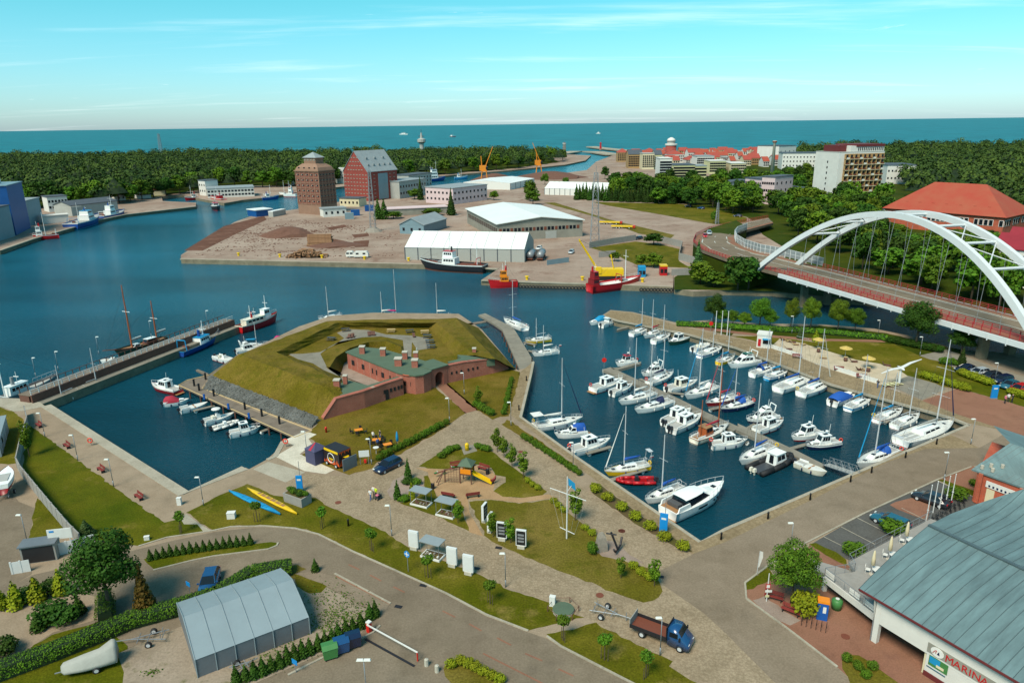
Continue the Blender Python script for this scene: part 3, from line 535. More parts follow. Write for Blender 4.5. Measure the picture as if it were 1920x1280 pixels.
def rib(bow, stern, label, col='boat_red', floor='metal_dark', console=True, engines=1, cabin=False, group='inflatable boats'):
 r, L = boat_root('inflatable_boat', label, 'inflatable boat', bow, stern, group); LEN.append((round(L,1),label)); B = max(1.7,L*.36); tr = B*.13; P = []
 for t, w in ((-.5,.42),(-.2,.43),(.1,.42),(.3,.34),(.43,.18),(.5,0)): P.append((t*L,w*B,.42+max(0,t)*.35))
 line = P+[(a,-b,c) for a,b,c in P[-2::-1]]
 MB().tube([Vector(q) for q in line], tr, 10).build('tube', col, r, True)
 MB().loft([[(x,-w*B,.12),(x,w*B,.12),(x,w*B,.34),(x,-w*B,.34)] for x,w in ((-.48*L,.38),(.1*L,.38),(.3*L,.3),(.44*L,.08))]).build('floor', floor, r)
 if cabin: house(r,-.05*L,.25*L,B*.6,.34,1.7,fs=.5,bs=.1,taper=.85,nside=2,roof='gel_white',name='wheelhouse',back=True)
 elif console: MB().box((-.02*L,0,.75),(.6,.7,.8),tx=.8).build('console','engine' if col != 'canvas_white' else 'gel_white',r); MB().box((-.2*L,0,.6),(.9,.45,.5)).build('seat',col,r)
 for k in range(engines): outboard(r,-.5*L,(k-(engines-1)/2)*.6,.35,1.1,'engine' if not cabin else 'gel_cream')
 return r
N_ = 'gel_white'
sailboat(z7(1030,222),z7(895,272),'small sailboat with blue boom cover near the tip of the east mole',z7(980,0),stripe='boat_blue',cover='canvas_teal')
sailboat(z7(985,290),z7(1130,240),'white sailboat with dark red sail cover, second from the mole tip',z7(1047,5),stripe='boat_dred',cover='canvas_red')
sailboat(z7(1190,270),z7(1060,325),'white sailboat flying a red and white flag beside the green cabin boat',z7(1157,45),stripe=None,cover='canvas_grey',flag=True)
motorboat(z7(1170,340),z7(1312,298),'dark green motorboat with white cabin and green rear canopy','pilot',hull='boat_green',stripe=None,roof='canvas_white',inboard=True,mast=False)
motorboat(z7(578,188),z7(700,160),'small white boat with bright blue canopy off the mole tip','covered',canopy='canvas_teal',stripe=None)
motorboat(z7(785,165),z7(668,205),'small open motorboat with outboard beside the blue-canopied one','cruiser',stripe=None,mast=False)
sailboat(z7(1580,368),z7(1405,430),'white sailboat with blue band and stowed mast below the flagpoles',None,stripe='boat_blue',cover=None,mh=5.5,bs=(.55,.75))
motorboat(z7(1490,342),z7(1358,390),'grey open boat with turquoise cover moored tight to the mole','open',stripe='canvas_teal',ring=None)
motorboat(z7(775,492),z7(930,470),'white cruiser with red-topped roof at the pontoon head','pilot',stripe=None,ring='orange_ring',roof='boat_red')
motorboat(z7(968,572),z7(1140,540),'white two-deck cruiser with red mast top behind the pontoon','fly',stripe='boat_navy',inboard=True)
sailboat(z7(1212,562),z7(1025,640),'white sailboat with dark stern gear on the far side of the pontoon',z7(1160,245),cover='canvas_navy',ring='orange_ring')
motorboat(z7(830,615),z7(605,690),'white cabin cruiser with red stripe and lifebuoy, first at the pontoon','pilot',stripe='boat_red',ring='orange_ring',inboard=True)
motorboat(z7(905,652),z7(748,715),'small white wheelhouse boat with black outboard beside the red-striped cruiser','pilot',stripe=None)
sailboat(z7(797,786),z7(1065,712),'slim white sailboat with tall bare mast, bow to open water',z7(937,292),cover='canvas_white',stripe='boat_grey')
sailboat(z7(918,850),z7(1195,772),'large white sailboat with navy sprayhood, bow to open water',z7(1050,340),hood='canvas_navy',cover=None,stripe='boat_grey',at=.6)
motorboat(z7(1390,628),z7(1165,692),'white fishing cruiser with brown cabin door across the pontoon','pilot',stripe=None,house_mat='gel_cream',ring='orange_ring')
sailboat(z7(1292,742),z7(1535,662),'white sailboat with turquoise furled jib and cream sprayhood',z7(1412,220),jib='canvas_teal',hood='canvas_white',stripe=None,cover='canvas_white')
sailboat(z7(1450,800),z7(1680,735),'red-hulled sailboat with crimson furled jib',z7(1602,375),hull='boat_dred',stripe='gel_white',jib='canvas_red',cover='canvas_red',ring='orange_ring')
sailboat(z7(1560,840),z7(1795,778),'navy-hulled sailboat with blue sprayhood and blue furled jib',z7(1678,495),hull='boat_navy',stripe='gel_white',jib='canvas_blue',hood='canvas_blue',ring='orange_ring',bs=(.85,.95))
motorboat(z7(1340,842),z7(1148,940),'white angler boat with green-tinted cabin glass','pilot',stripe=None,engines=2)
motorboat(z7(1420,885),z7(1192,990),'white angler boat with twin motors, nearest of the pair','pilot',stripe=None,engines=2)
wb = sailboat(z7(1625,955),z7(1362,1068),'wooden motorsailer with brown masts and varnished trim',z7(1565,520),trim='wood_mast',wood=True,cover='canvas_red',hull='gel_cream',stripe='boat_rust',at=.68,beam=.3)
wl = 9.5; MB().cyl((-3.0,0,1.0),(-3.0,0,7.2),.09,.06,6).build('mizzen_mast','wood_mast',wb); house(wb,-2.6,-.6,1.7,1.0,1.3,fs=.3,nside=2,roof='teak',mat='wood_mast',name='wheelhouse')
motorboat(zg(1468,312),zg(1160,348),'white cabin cruiser with wide side windows and lifebuoy on its stern','pilot',stripe=None,ring='orange_ring')
motorboat(z8(65,888),z8(275,855),'white cruiser with navy hull bottom and rounded white roof','fly',stripe='boat_navy',bs=(.02,.45),inboard=True)
motorboat(z8(315,898),z8(132,958),'white pilothouse boat with dark red boot top','pilot',stripe='boat_dred',bs=(.02,.3),inboard=True)
motorboat(z8(366,1008),z8(560,962),'white hardtop cruiser with dark red underside near the gangway','pilot',stripe='boat_dred',bs=(.02,.3),inboard=True)
motorboat(z8(460,1060),z8(685,1030),'navy-hulled hardtop cruiser with red roof edge','pilot',hull='boat_navy',stripe='gel_white',bs=(.6,.9),roof='gel_white',ring='orange_ring')
sailboat(z8(18,1168),z8(245,1062),'white sailboat with blue boom cover and yellow ring at the pontoon end',z8(152,632),cover='canvas_blue',stripe=None,ring='boat_yellow')
rib(z8(365,1112),z8(120,1215),'black inflatable patrol boat with white wheelhouse and cream twin outboards','rubber',cabin=True,engines=2)
motorboat(z8(605,1242),z8(402,1165),'cream open rowing boat beside the gangway','dinghy',hull='gel_cream',stripe=None,beam=.3)
sailboat(z8(800,1190),z8(1068,1088),'large white sailboat with royal blue canopy and stern arch at the front quay',z8(997,530),cover='canvas_blue',hood='canvas_blue',jib='canvas_teal',arch=True,stripe=None,ring='orange_ring')
sailboat(z8(1450,908),z8(1093,1035),'longest white racing yacht with very tall mast in the basin corner',z8(1442,345),cover='canvas_grey',stripe='boat_dred',jib='canvas_navy',beam=.30,at=.64)
sailboat(z8(1110,815),z8(935,886),'white sailboat with brown trim and blue boom cover by the corner',z8(1068,560),trim='wood_mast',cover='canvas_teal',ring='boat_yellow',stripe='boat_dred')
sailboat(z8(1222,850),z8(1055,925),'small white sailboat with dark red gear beside the racing yacht',z8(1220,535),cover=None,stripe='boat_dred')
motorboat(z8(797,702),z8(640,772),'motorboat under a dark blue cover along the mole','covered',canopy='canvas_blue',stripe=None)
sailboat(z8(902,735),z8(745,805),'small white boat with light blue stripes and short mast along the mole',z8(890,445),stripe='boat_lblue',cover='canvas_teal',bs=(.5,.75))
sailboat(z8(512,595),z8(278,682),'white sailboat with blue boom cover before the sand beach',z8(494,190),cover='canvas_blue',stripe='boat_grey')
sailboat(z8(630,628),z8(432,712),'white sailboat with bright blue mainsail cover and yellow stern cushions',z8(633,275),cover='canvas_blue',jib='canvas_white',stripe='boat_grey',ring='boat_yellow')
sailboat(z8(270,525),z8(107,580),'small white sailboat with blue canopy next to the white motor yacht',z8(237,275),cover='canvas_blue',hood='canvas_blue',stripe=None)
sailboat(z8(352,555),z8(203,602),'turquoise day boat with blue cover lying along the mole',None,hull='boat_lblue',stripe='gel_white',cover='canvas_teal',mh=8,bs=(.5,.8))
motorboat(z7(1615,508),z7(1852,468),'white flybridge yacht with green upper canopy along the mole','fly',canopy='canvas_green',stripe=None,inboard=True)
sailboat(z7(1665,438),z7(1552,482),'yellow-sterned small sailboat half hidden behind the flybridge yacht',None,hull='boat_yellow',stripe='boat_lblue',cover='canvas_teal',mh=7.5)
sailboat(z7(105,322),z7(282,302),'yellow cabin sailboat at the fort jetty',z7(222,138),hull='boat_yellow',stripe='gel_white',cover=None,mh=6,bs=(.7,.9))
sailboat(z7(150,418),z7(345,392),'white sailboat with red flag at the fort jetty',z7(222,200),stripe=None,cover='canvas_white',flag=True,mh=7)
sailboat(z6(1700,118),z6(1818,168),'white sailboat with blue boom cover behind the fort jetty head',z6(1738,-100),cover='canvas_blue',stripe='boat_navy',flag=True)
ct = sailboat(z7(532,905),z7(165,965),'wide white cruising yacht with white stern awning at the promenade',z7(408,445),bimini='canvas_white',stripe=None,cover='canvas_white',jib='canvas_navy',beam=.36,ring='boat_yellow')
motorboat(z7(315,1025),z7(562,1002),'white speedboat with royal blue canopy at the promenade','cruiser',canopy='canvas_blue',stripe=None,inboard=True)
motorboat(z7(738,1070),z7(440,1155),'white cabin cruiser with black outboard and orange lifebuoy by the promenade','pilot',stripe=None,ring='orange_ring')
sailboat(zg(240,582),zg(622,510),'yellow-hulled classic sailboat with blue cover and stern flag',zg(437,8),hull='boat_yellow',stripe='gel_white',cover='canvas_blue',jib='canvas_white',arch=True,flag=True,wood=False,ring='boat_yellow',bs=(.82,.97))
rib(zg(350,638),zg(675,636),'red inflatable boat with black outboard below the yellow sailboat','boat_red',floor='boat_dred')
sailboat(zg(588,828),zg(912,700),'white sailboat with blue cover wedged behind the big motor yacht',zg(767,250),cover='canvas_blue',stripe='boat_grey')
# big motor yacht at the near end of the basin
yr, YL = boat_root('motor_yacht','large white sports motor yacht with black glass hardtop at the near quay','motor yacht',zg(1252,722),zg(790,950),'motor boats in the harbour'); YL *= 1.04
yh = Hull(YL, YL*.31, 1.5, p=2.5, stern=.86, sheer=.28, rake=.13); yb = yh.B
yh.shell().build('hull','gel_white',yr,True); yh.deck().build('deck','gel_white',yr); yz = yh.top(.4); yh.band(.03,.14).build('waterline_stripe','boat_navy',yr)
for sd in (1,-1):
 MB().loft([[yh.pt(t,.5,sd,.02),yh.pt(t,.72,sd,.02)] for t in (.36,.44,.52)],closed=False).build('hull_window','window_dark',yr)
 for t in (.66,.74): MB().lathe([(0,0),(.16,0),(.16,.04),(0,.04)],10).build('porthole','window_dark',yr,loc=yh.pt(t,.62,sd,.0)).rotation_euler = (-sd*math.pi/2,0,0)
house(yr,yh.x(.40,1),yh.x(.84,1),yb*.66,yz-.03,.55,fs=YL*.2,taper=.75,nside=0,front=False,name='foredeck',wf=yb*.36)
house(yr,yh.x(.20,1),yh.x(.64,1),yb*.80,yz-.02,1.15,fs=YL*.17,bs=.5,taper=.80,mat='window_dark',nside=0,front=False,name='saloon_glass',wf=yb*.6)
MB().loft([[(yh.x(t,1),yb*.40*k*math.cos(a),yz+1.08+math.sin(a)*hh) for a in [math.pi*i/10 for i in range(11)]] for t,k,hh in ((.18,.84,.12),(.24,.9,.22),(.36,.9,.26),(.46,.84,.2),(.54,.6,.03))],closed=False).build('hardtop','gel_white',yr,True)
MB().box((yh.x(.09,1),0,yz+.05),(YL*.15,yb*.72,.08)).build('cockpit','teak',yr); MB().box((yh.x(.0,1)-.4,0,.4),(1.1,yb*.8,.12)).build('swim_platform','teak',yr)
for sd in (1,-1): MB().box((yh.x(.14,1),sd*yb*.4,yz+.3),(YL*.22,.16,.7),tx=.8).build('coaming','gel_white',yr)
MB().box((yh.x(.12,1),0,yz+.4),(.9,yb*.5,.5)).build('sofa','inside_dark',yr)
yh.rail(.55,.985,.75,.03,.1).build('bow_rail','metal',yr); MB().box((yh.x(.8,1),0,yh.top(.8)+.1),(.6,.6,.05)).build('hatch','window_dark',yr)
# west basin
LB = 'boats moored along the wooden jetty'
sailboat(z5(340,916),z5(515,852),'small white keelboat with dark hull bottom at the foot of the long pier',z5(415,680),cover=None,stripe='boat_navy',mh=7.5,beam=.3)
sailboat(z5(722,762),z5(548,838),'white racing keelboat alongside the long pier',z5(600,525),cover=None,stripe='boat_dred',mh=8.5,beam=.3,ring='orange_ring')
motorboat(z5(1012,792),z5(1192,836),'red-hulled wheelhouse boat with white cabin at the wooden jetty','pilot',hull='boat_dred',stripe='gel_white',bs=(.8,.95),inboard=True,group=LB)
motorboat(z5(1262,892),z5(1090,915),'grey boat under a red and grey tarpaulin at the wooden jetty','covered',canopy='canvas_red',stripe=None,group=LB)
motorboat(z5(1388,915),z5(1202,960),'narrow white open boat with black outboard at the wooden jetty','dinghy',stripe=None,group=LB,beam=.28)
motorboat(z5(1566,985),z5(1362,1042),'white sport boat with round white top at the wooden jetty','open',canopy='canvas_white',stripe=None,group=LB)
rib(z5(1590,1028),z5(1415,1076),'white inflatable dinghy between two sport boats','canvas_white',floor='deck_grey',group=LB)
motorboat(z6(376,706),z6(205,742),'white sport boat with small wheelhouse, nearest on the wooden jetty','pilot',stripe=None,group=LB,mast=False)
motorboat(z5(1570,640),z5(1438,604),'white open boat with bow rail off the fort corner','open',stripe='boat_red')
motorboat(z6(385,268),z6(242,292),'white cruiser catamaran behind the fort corner','fly',stripe=None,beam=.45)
sailboat(z6(388,255),z6(300,262),'sailboat with blue cover behind the white catamaran',z6(338,125),cover='canvas_teal',stripe=None)
motorboat(z6(420,238),z6(487,228),'small magenta covered boat behind the fort rampart','covered',canopy='canvas_pink',hull='boat_dred',stripe=None)
for (q, b, s_, nm, cv) in ((z6(767,-70),z6(725,108),z6(780,100),'sailboat mast leftmost behind the fort rampart','canvas_white'),(z6(1110,-160),z6(1145,98),z6(1068,98),'sailboat with pink and blue covers behind the rampart top','canvas_pink'),(z6(1390,-88),z6(1300,100),z6(1392,100),'white sailboat with red ball flag behind the rampart corner','canvas_white'),(z6(1050,-40),z6(1030,100),z6(1060,97),'small sailboat left of the pink-covered one behind the rampart','canvas_white')):
 sailboat(b, s_, nm, q, cover=cv, stripe=None)
# ---- ships
def ship(bow, stern, label, cat='ship', hull='boat_black', boot='boat_dred', rail_='gel_white', housepos=(.2,.42), hh=2.6, hw=.6, tiers=2, house_m='gel_white', roofm='gel_white', masts=((.5,8),), gear=True, fb=None, wood=None, beam=.27, sheer=.45, holdc='deck_grey', group='working ships around the harbour', bulwark=.5, cap=26):
 r, L = boat_root('ship' if cat == 'ship' else cat.replace(' ','_'), label, cat, bow, stern, group, lim=(7,cap)); LEN.append((round(L,1),label))
 h = Hull(L, L*beam, fb or (1.5+.05*L), p=2.4, stern=.8, sheer=sheer, rake=.08); B = h.B
 h.shell().build('hull',hull,r,True); h.deck(drop=bulwark,inset=.12).build('deck',holdc,r); h.band(.0,.14).build('boot_stripe',boot,r)
 h.band(.88,1.0,.03).build('rail_stripe',rail_,r)
 x0, x1 = h.x(housepos[0],1), h.x(housepos[1],1); z = h.top(sum(housepos)/2)-bulwark
 for k in range(tiers):
  f = 1-.22*k; xm = (x0+x1)/2+ (x1-x0)*.08*k
  house(r,xm-(x1-x0)/2*f,xm+(x1-x0)/2*f,B*hw*f,z+k*hh,hh,fs=.25,bs=.1,taper=.94,mat=house_m,nside=4,roof=roofm if k == tiers-1 else house_m,name='deckhouse',band=(.5,.82))
 zt = z+tiers*hh
 for t, mh_ in masts:
  mx = h.x(t,1); MB().cyl((mx,0,z),(mx,0,z+mh_+2),.14,.07,6).cyl((mx,-B*.25,z+mh_),(mx,B*.25,z+mh_),.05,n=4).build('mast','gel_white' if not wood else 'wood_mast',r)
  MB().cyl((mx,0,z+mh_+1.6),(h.x(.98,1),0,h.top(1)),.02,n=3).cyl((mx,0,z+mh_+1.6),(h.x(.02,1),0,h.top(0)),.02,n=3).build('rigging','metal_dark',r)
 MB().cyl(((x0+x1)/2-.6,0,zt),((x0+x1)/2-.6,0,zt+1.6),.35,.3,8).build('funnel',hull,r)
 MB().cyl(((x0+x1)/2+.4,0,zt),((x0+x1)/2+.4,0,zt+2.4),.05,n=4).box(((x0+x1)/2+.4,0,zt+1.4),(.12,1.2,.14)).build('radar','gel_white',r)
 if gear:
  gx = h.x(.1 if housepos[0] > .18 else .55,1); MB().tube([(gx,-B*.3,z),(gx,-B*.25,z+2.6),(gx,B*.25,z+2.6),(gx,B*.3,z)],.12,6).build('gantry',roofm,r)
  MB().cyl((gx+1.2,-.7,z+.5),(gx+1.2,.7,z+.5),.5,n=10).build('net_winch','boat_rust',r)
  MB().box((h.x(.66,1),0,z+.5),(L*.08,B*.3,.9)).build('hatch_cover','boat_grey',r)
 h.rail(.6,.97,.7,.03,.1).build('railing','metal',r); return r, h
ship(z2(1390,1125),z2(1880,1155),'black trawler with white and red wheelhouse before the white tent','trawler','boat_black','boat_rust',housepos=(.42,.62),hh=2.3,roofm='boat_red',masts=((.52,9),(.12,6)),holdc='boat_rust')
ship(z3(197,1128),z3(390,1118),'small red tug with yellow wheelhouse at the dock corner','tugboat','boat_red','boat_red',rail_='boat_red',housepos=(.3,.6),hh=1.9,house_m='boat_orange',roofm='boat_orange',masts=((.4,5),),gear=False,holdc='boat_orange')
ship(z3(1215,1112),z3(872,1160),'red work ship with white cargo and aft deckhouse at the dock','work ship','boat_red','boat_dred',rail_='boat_red',housepos=(.02,.14),hh=2.2,house_m='boat_dred',roofm='boat_red',masts=((.68,8),),holdc='gel_white')
ship(z1(248,915),z1(445,900),'red and white fishing cutter beside the blue tower','fishing boat','boat_red','boat_dred',rail_='gel_white',housepos=(.62,.86),hh=2.2,masts=((.5,9),),tiers=2)
ship(z1(760,770),z1(515,845),'teal and blue trawler with net gantry on the west quay','trawler','boat_blue','boat_lblue',rail_='gel_white',housepos=(.45,.66),hh=2.4,masts=((.3,8),),roofm='boat_lblue',cap=36)
ship(z1(942,730),z1(750,772),'blue-hulled trawler with white superstructure further along the west quay','trawler','boat_blue','boat_navy',housepos=(.3,.52),hh=2.6,masts=((.5,9),))
ship(z1(1660,722),z1(1585,655),'black and white tour boat coming up the channel','tour boat','boat_black','boat_dred',housepos=(.2,.7),hh=2.2,tiers=1,masts=((.5,6),),gear=False,roofm='boat_red',group='ships under way',cap=20)
ship(z1(1385,622),z1(1488,612),'red fishing boat with white wheelhouse inside the small dock','fishing boat','boat_red','boat_red',masts=((.5,7),),tiers=1)
ship(z1(1580,620),z1(1682,632),'red rescue boat at the mouth of the small dock','fishing boat','boat_red','boat_red',house_m='boat_red',masts=((.5,6),),tiers=1,gear=False)
ship(z2(335,608),z2(208,618),'bright blue fishing boat left of the brown granary','fishing boat','boat_blue','boat_blue',masts=((.5,7),),tiers=1)
ship(z2(335,590),z2(465,592),'white and red fishing boat behind the brown granary','fishing boat','gel_white','boat_red',masts=((.4,8),(.7,8)),roofm='boat_red')
ship(z2(375,520),z2(470,520),'red trawler with yellow masts far behind the brown granary','fishing boat','boat_red','gel_white',masts=((.4,12),(.7,11)),roofm='boat_orange',rail_='boat_red')
ship(z2(1582,470),z2(1425,482),'blue and white patrol ship with red badge in the channel','patrol ship','boat_blue','boat_navy',rail_='boat_blue',housepos=(.15,.6),hh=2.8,tiers=3,masts=((.55,14),(.3,10)),gear=False)
ship(z2(1750,458),z2(1650,462),'small blue and white boat in the channel below the wood','fishing boat','boat_lblue','boat_blue',masts=((.5,6),),tiers=1,gear=False)
ship((768,253),(748,253),'white ferry out on the sea, left of the radar tower','ferry','gel_white','gel_white',housepos=(.15,.7),hh=3,masts=((.5,10),),gear=False,group='ships out at sea',cap=70)
ship((855,257),(844,257),'small dark ship out on the sea, right of the radar tower','ship','boat_navy','boat_dred',housepos=(.1,.4),hh=3,masts=((.5,12),),gear=False,group='ships out at sea',cap=70)
ship((1126,251),(1118,251),'small white vessel out on the sea beyond the harbour mouth','ship','gel_white','boat_navy',housepos=(.3,.7),hh=3,masts=((.5,14),),gear=False,group='ships out at sea',cap=70)
ship(z5(1468,462),z5(1188,590),'blue fishing cutter with turquoise wheelhouse cover on the long pier','fishing boat','boat_blue','boat_navy',rail_='boat_lblue',housepos=(.42,.66),hh=1.7,tiers=1,roofm='canvas_teal',masts=((.6,3.2),),holdc='deck_white',fb=1.35)
rs, rh = ship(z6(470,110),z6(258,178),'red and cream passenger ship at the end of the long pier','passenger ship','boat_red','boat_dred',rail_='gel_cream',housepos=(.12,.62),hh=1.6,tiers=1,house_m='gel_cream',roofm='gel_cream',masts=((.7,4.5),(.3,3)),gear=False,beam=.26,fb=1.8)
house(rs,rh.x(.6,1),rh.x(.78,1),rh.B*.5,rh.top(.6)-.4,2.7,fs=.4,nside=2,roof='gel_white',name='wheelhouse',mat='gel_white',band=(.62,.88))
ship(z5(398,745),z5(32,892),'old grey motor vessel with white deckhouses at the pier foot','old vessel','boat_grey','boat_rust',rail_='gel_white',housepos=(.06,.4),hh=2.0,tiers=1,masts=((.02,7),),gear=False,beam=.22,fb=1.3)
kr, KL = boat_root('sailing_ketch','two-masted wooden ketch with tall brown masts on the outer side of the pier','sailing ship',z5(768,605),z5(1102,500),'working ships around the harbour')
kh = Hull(KL, KL*.24, 1.7, p=2.2, stern=.7, sheer=.4, rake=.1); kh.shell().build('hull','boat_green',kr,True); kh.deck(.3,.1).build('deck','teak',kr); kh.band(.85,1,.02).build('rail_stripe','boat_rust',kr)
house(kr,kh.x(.2,1),kh.x(.42,1),kh.B*.5,1.5,1.0,nside=3,mat='boat_rust',roof='gel_white',name='deckhouse'); house(kr,kh.x(.52,1),kh.x(.66,1),kh.B*.4,1.5,.7,nside=2,mat='gel_white',name='deckhouse')
for t, top in ((.66,z5(812,122)),(.16,z5(997,228))):
 b_ = kr.matrix_basis @ Vector((kh.x(t,1),0,0)); mz = height_at(b_,*top)-WZ; mx = kh.x(t,1)
 MB().cyl((mx,0,1),(mx,0,mz),.2,.1,8).build('mast','wood_mast',kr); MB().cyl((mx,-1.2,mz*.62),(mx,1.2,mz*.62),.07,n=5).build('spreader','gel_white',kr)
 MB().cyl((mx,0,3.2),(mx-KL*.2,0,3.4),.1,n=6).build('boom','wood_mast',kr); MB().cyl((mx-.1,0,3.5),(mx-KL*.2,0,3.6),.25,.16,8).build('furled_sail','canvas_white',kr)
 g_ = MB()
 for sd in (1,-1): g_.cyl((mx-.4,sd*kh.B*.46,1.6),(mx,0,mz*.62),.025,n=3).cyl((mx+.4,sd*kh.B*.46,1.6),(mx,0,mz*.95),.025,n=3)
 g_.cyl((kh.x(1,1)+2,0,2.6),(mx,0,mz*.9),.025,n=3).build('rigging','metal_dark',kr)
MB().cyl((kh.x(.95,1),0,2.2),(kh.x(1,1)+2.6,0,2.9),.12,.07,6).build('bowsprit','wood_mast',kr)
motorboat(z5(672,628),z5(757,622),'small white tender ahead of the wooden ketch','dinghy',stripe=None)
# ------------------------------------------------------------------ the fort
def brick_mat(name, rgb, mortar, k=.8, scale=3.2):
 m = bpy.data.materials.new(name); m.use_nodes = True; N = m.node_tree.nodes; L = m.node_tree.links; b = N['Principled BSDF']; b.inputs['Roughness'].default_value = .85
 tc = N.new('ShaderNodeTexCoord'); br = N.new('ShaderNodeTexBrick'); br.inputs['Scale'].default_value = scale
 nz = N.new('ShaderNodeTexNoise'); nz.inputs['Scale'].default_value = .5; nz.inputs['Detail'].default_value = 6; L.new(tc.outputs['Object'], nz.inputs[0])
 sp = N.new('ShaderNodeSeparateXYZ'); L.new(tc.outputs['Object'], sp.inputs[0]); ad = N.new('ShaderNodeMath'); L.new(sp.outputs[0], ad.inputs[0]); L.new(sp.outputs[1], ad.inputs[1])
 cm = N.new('ShaderNodeCombineXYZ'); L.new(ad.outputs[0], cm.inputs[0]); L.new(sp.outputs[2], cm.inputs[1]); L.new(cm.outputs[0], br.inputs[0])
 c = [v*k for v in lin(rgb)]; br.inputs['Color1'].default_value = (*c,1); br.inputs['Color2'].default_value = (*[v*.82 for v in c],1); br.inputs['Mortar'].default_value = (*[v*k for v in lin(mortar)],1); br.inputs['Mortar Size'].default_value = .012
 mr = N.new('ShaderNodeMapRange'); mr.inputs[1].default_value = .3; mr.inputs[2].default_value = .7; mr.inputs[3].default_value = .82; mr.inputs[4].default_value = 1.12; L.new(nz.outputs[0], mr.inputs[0])
 hs = N.new('ShaderNodeHueSaturation'); L.new(br.outputs[0], hs.inputs['Color']); L.new(mr.outputs[0], hs.inputs['Value']); L.new(hs.outputs[0], b.inputs['Base Color'])
 bp = N.new('ShaderNodeBump'); bp.inputs['Strength'].default_value = .3; bp.inputs['Distance'].default_value = .02; L.new(br.outputs['Fac'], bp.inputs['Height']); bp.invert = True; L.new(bp.outputs[0], b.inputs['Normal'])
 MATS[name] = m
brick_mat('fort_brick',(178,98,78),(176,140,122)); brick_mat('brick_red',(160,64,52),(150,100,90)); brick_mat('brick_brown',(140,82,66),(150,120,104)); brick_mat('brick_orange',(196,92,62),(190,140,120))
M('roof_green',(88,106,86),.85,.08,.6,bump=.2); M('white_paint',(232,230,224),.5,.05,1.5); M('stone_cap',(196,188,172),.8,.1,2); M('dark_open',(40,38,40),.6,.05,1); M('wood_brown',(110,74,62),.75,.18,3,bump=.2); M('wood_red',(140,56,50),.6,.12,3); M('wood_light',(196,168,120),.7,.12,3); M('steel_white',(226,226,224),.4,.04,2); M('steel_grey',(150,154,158),.4,.06,2,metal=.3); M('blue_sign',(24,140,214),.4,.05,1); M('yellow_paint',(240,196,20),.5,.06,1); M('red_paint',(220,40,30),.45,.06,1); M('black_paint',(30,30,32),.5,.05,1)
def lp(p, z): v = G(*p, z); return (v.x, v.y, z)
ft = thing('fort', 'low red brick fort with green roofs inside grassy ramparts', 'fort', G(*z6(1220,500)))
def fbuild(mb, name, mat, smooth=False):     # built in world coordinates, shifted to the fort's base
 o = ft.location; mb.v = [(x-o.x,y-o.y,z-o.z) for x,y,z in mb.v]; return mb.build(name, mat, ft, smooth)
def dense(P, n): 
 out = []
 for a, b in zip(P[:-1],P[1:]):
  for i in range(n): out.append(Vector(a).lerp(Vector(b),i/n))
 return out+[Vector(P[-1])]
CR = 3.9
OC = [lp(z6(800,540),2.9),lp(z6(700,470),CR),lp(z6(258,302),CR),lp(z6(738,120),CR),lp(z6(1440,105),CR),lp(z6(1655,330),3.6)]
IC = [lp(z6(820,520),2.9),lp(z6(788,442),CR),lp(z6(455,291),CR),lp(z6(800,127),CR),lp(z6(1335,131),CR),lp(z6(1540,308),3.8)]
IF = [lp(z6(838,505),2.3),lp(z6(812,425),2.3),lp(z6(520,310),2.3),lp(z6(832,160),2.3),lp(z6(1290,156),2.3),lp(z6(1440,318),2.3)]
OB = [Vector(lp(z6(714,662),.02)),Vector(lp(z6(640,640),.02)),Vector(lp(z6(92,432),.02))]
for q, (ox, oy) in ((3,(-5,5)),(4,(5,5)),(5,(5,-4))):
 v = Vector(OC[q]); OB.append(Vector((v.x+ox,v.y+oy,.02)))
OB[5] = Vector(lp(z6(1768,385),.02))
rnd = random.Random(3)
rings = []
loops = [dense(l,14) for l in (OB,OC,IC,IF)]
for j in range(len(loops[0])):
 row = []
 for a, b, n in ((0,1,6),(1,2,4),(2,3,4)):
  for i in range(n): row.append(loops[a][j].lerp(loops[b][j],i/n))
 row.append(loops[3][j])
 for i, v in enumerate(row):
  if 0 < i < len(row)-1: v.z += rnd.uniform(-.09,.09); v.x += rnd.uniform(-.12,.12); v.y += rnd.uniform(-.12,.12)
 rings.append([tuple(v) for v in row])
fbuild(MB().loft(rings, closed=False), 'rampart', 'grass_fort')
fl = [Vector(p) for p in IF]+[Vector(lp(q,2.3)) for q in (z6(1480,342),z6(1400,362),z6(1330,372))]+[Vector(lp(q,2.3)) for q in (z6(1300,345),z6(1160,320),z6(1150,260),z6(1060,228),z6(960,232),z6(850,262),z6(775,318),z6(738,370))]
fbuild(MB().poly(ccw(fl)), 'fort_floor', 'grass_fort')
mo = dense([lp(q,2.3) for q in (z6(730,372),z6(765,318),z6(845,260),z6(960,228),z6(1065,222),z6(1152,258),z6(1165,322))],4)
mc = dense([lp(q,2.9) for q in (z6(752,372),z6(785,318),z6(862,268),z6(965,236),z6(1060,230),z6(1140,262),z6(1150,318))],4)
mi = dense([lp(q,.3) for q in (z6(815,402),z6(830,352),z6(875,318),z6(960,298),z6(1040,300),z6(1100,318),z6(1120,338))],4)
fbuild(MB().loft([[tuple(a),tuple(b),tuple(b.lerp(c,.5)),tuple(c)] for a,b,c in zip(mo,mc,mi)], closed=False), 'inner_mound', 'grass_fort')
fbuild(MB().poly([lp(q,.3) for q in (z6(800,398),z6(828,350),z6(870,325),z6(960,300),z6(1120,330),z6(1130,420),z6(960,475),z6(850,432))][::-1]), 'courtyard', 'gravel_pink')
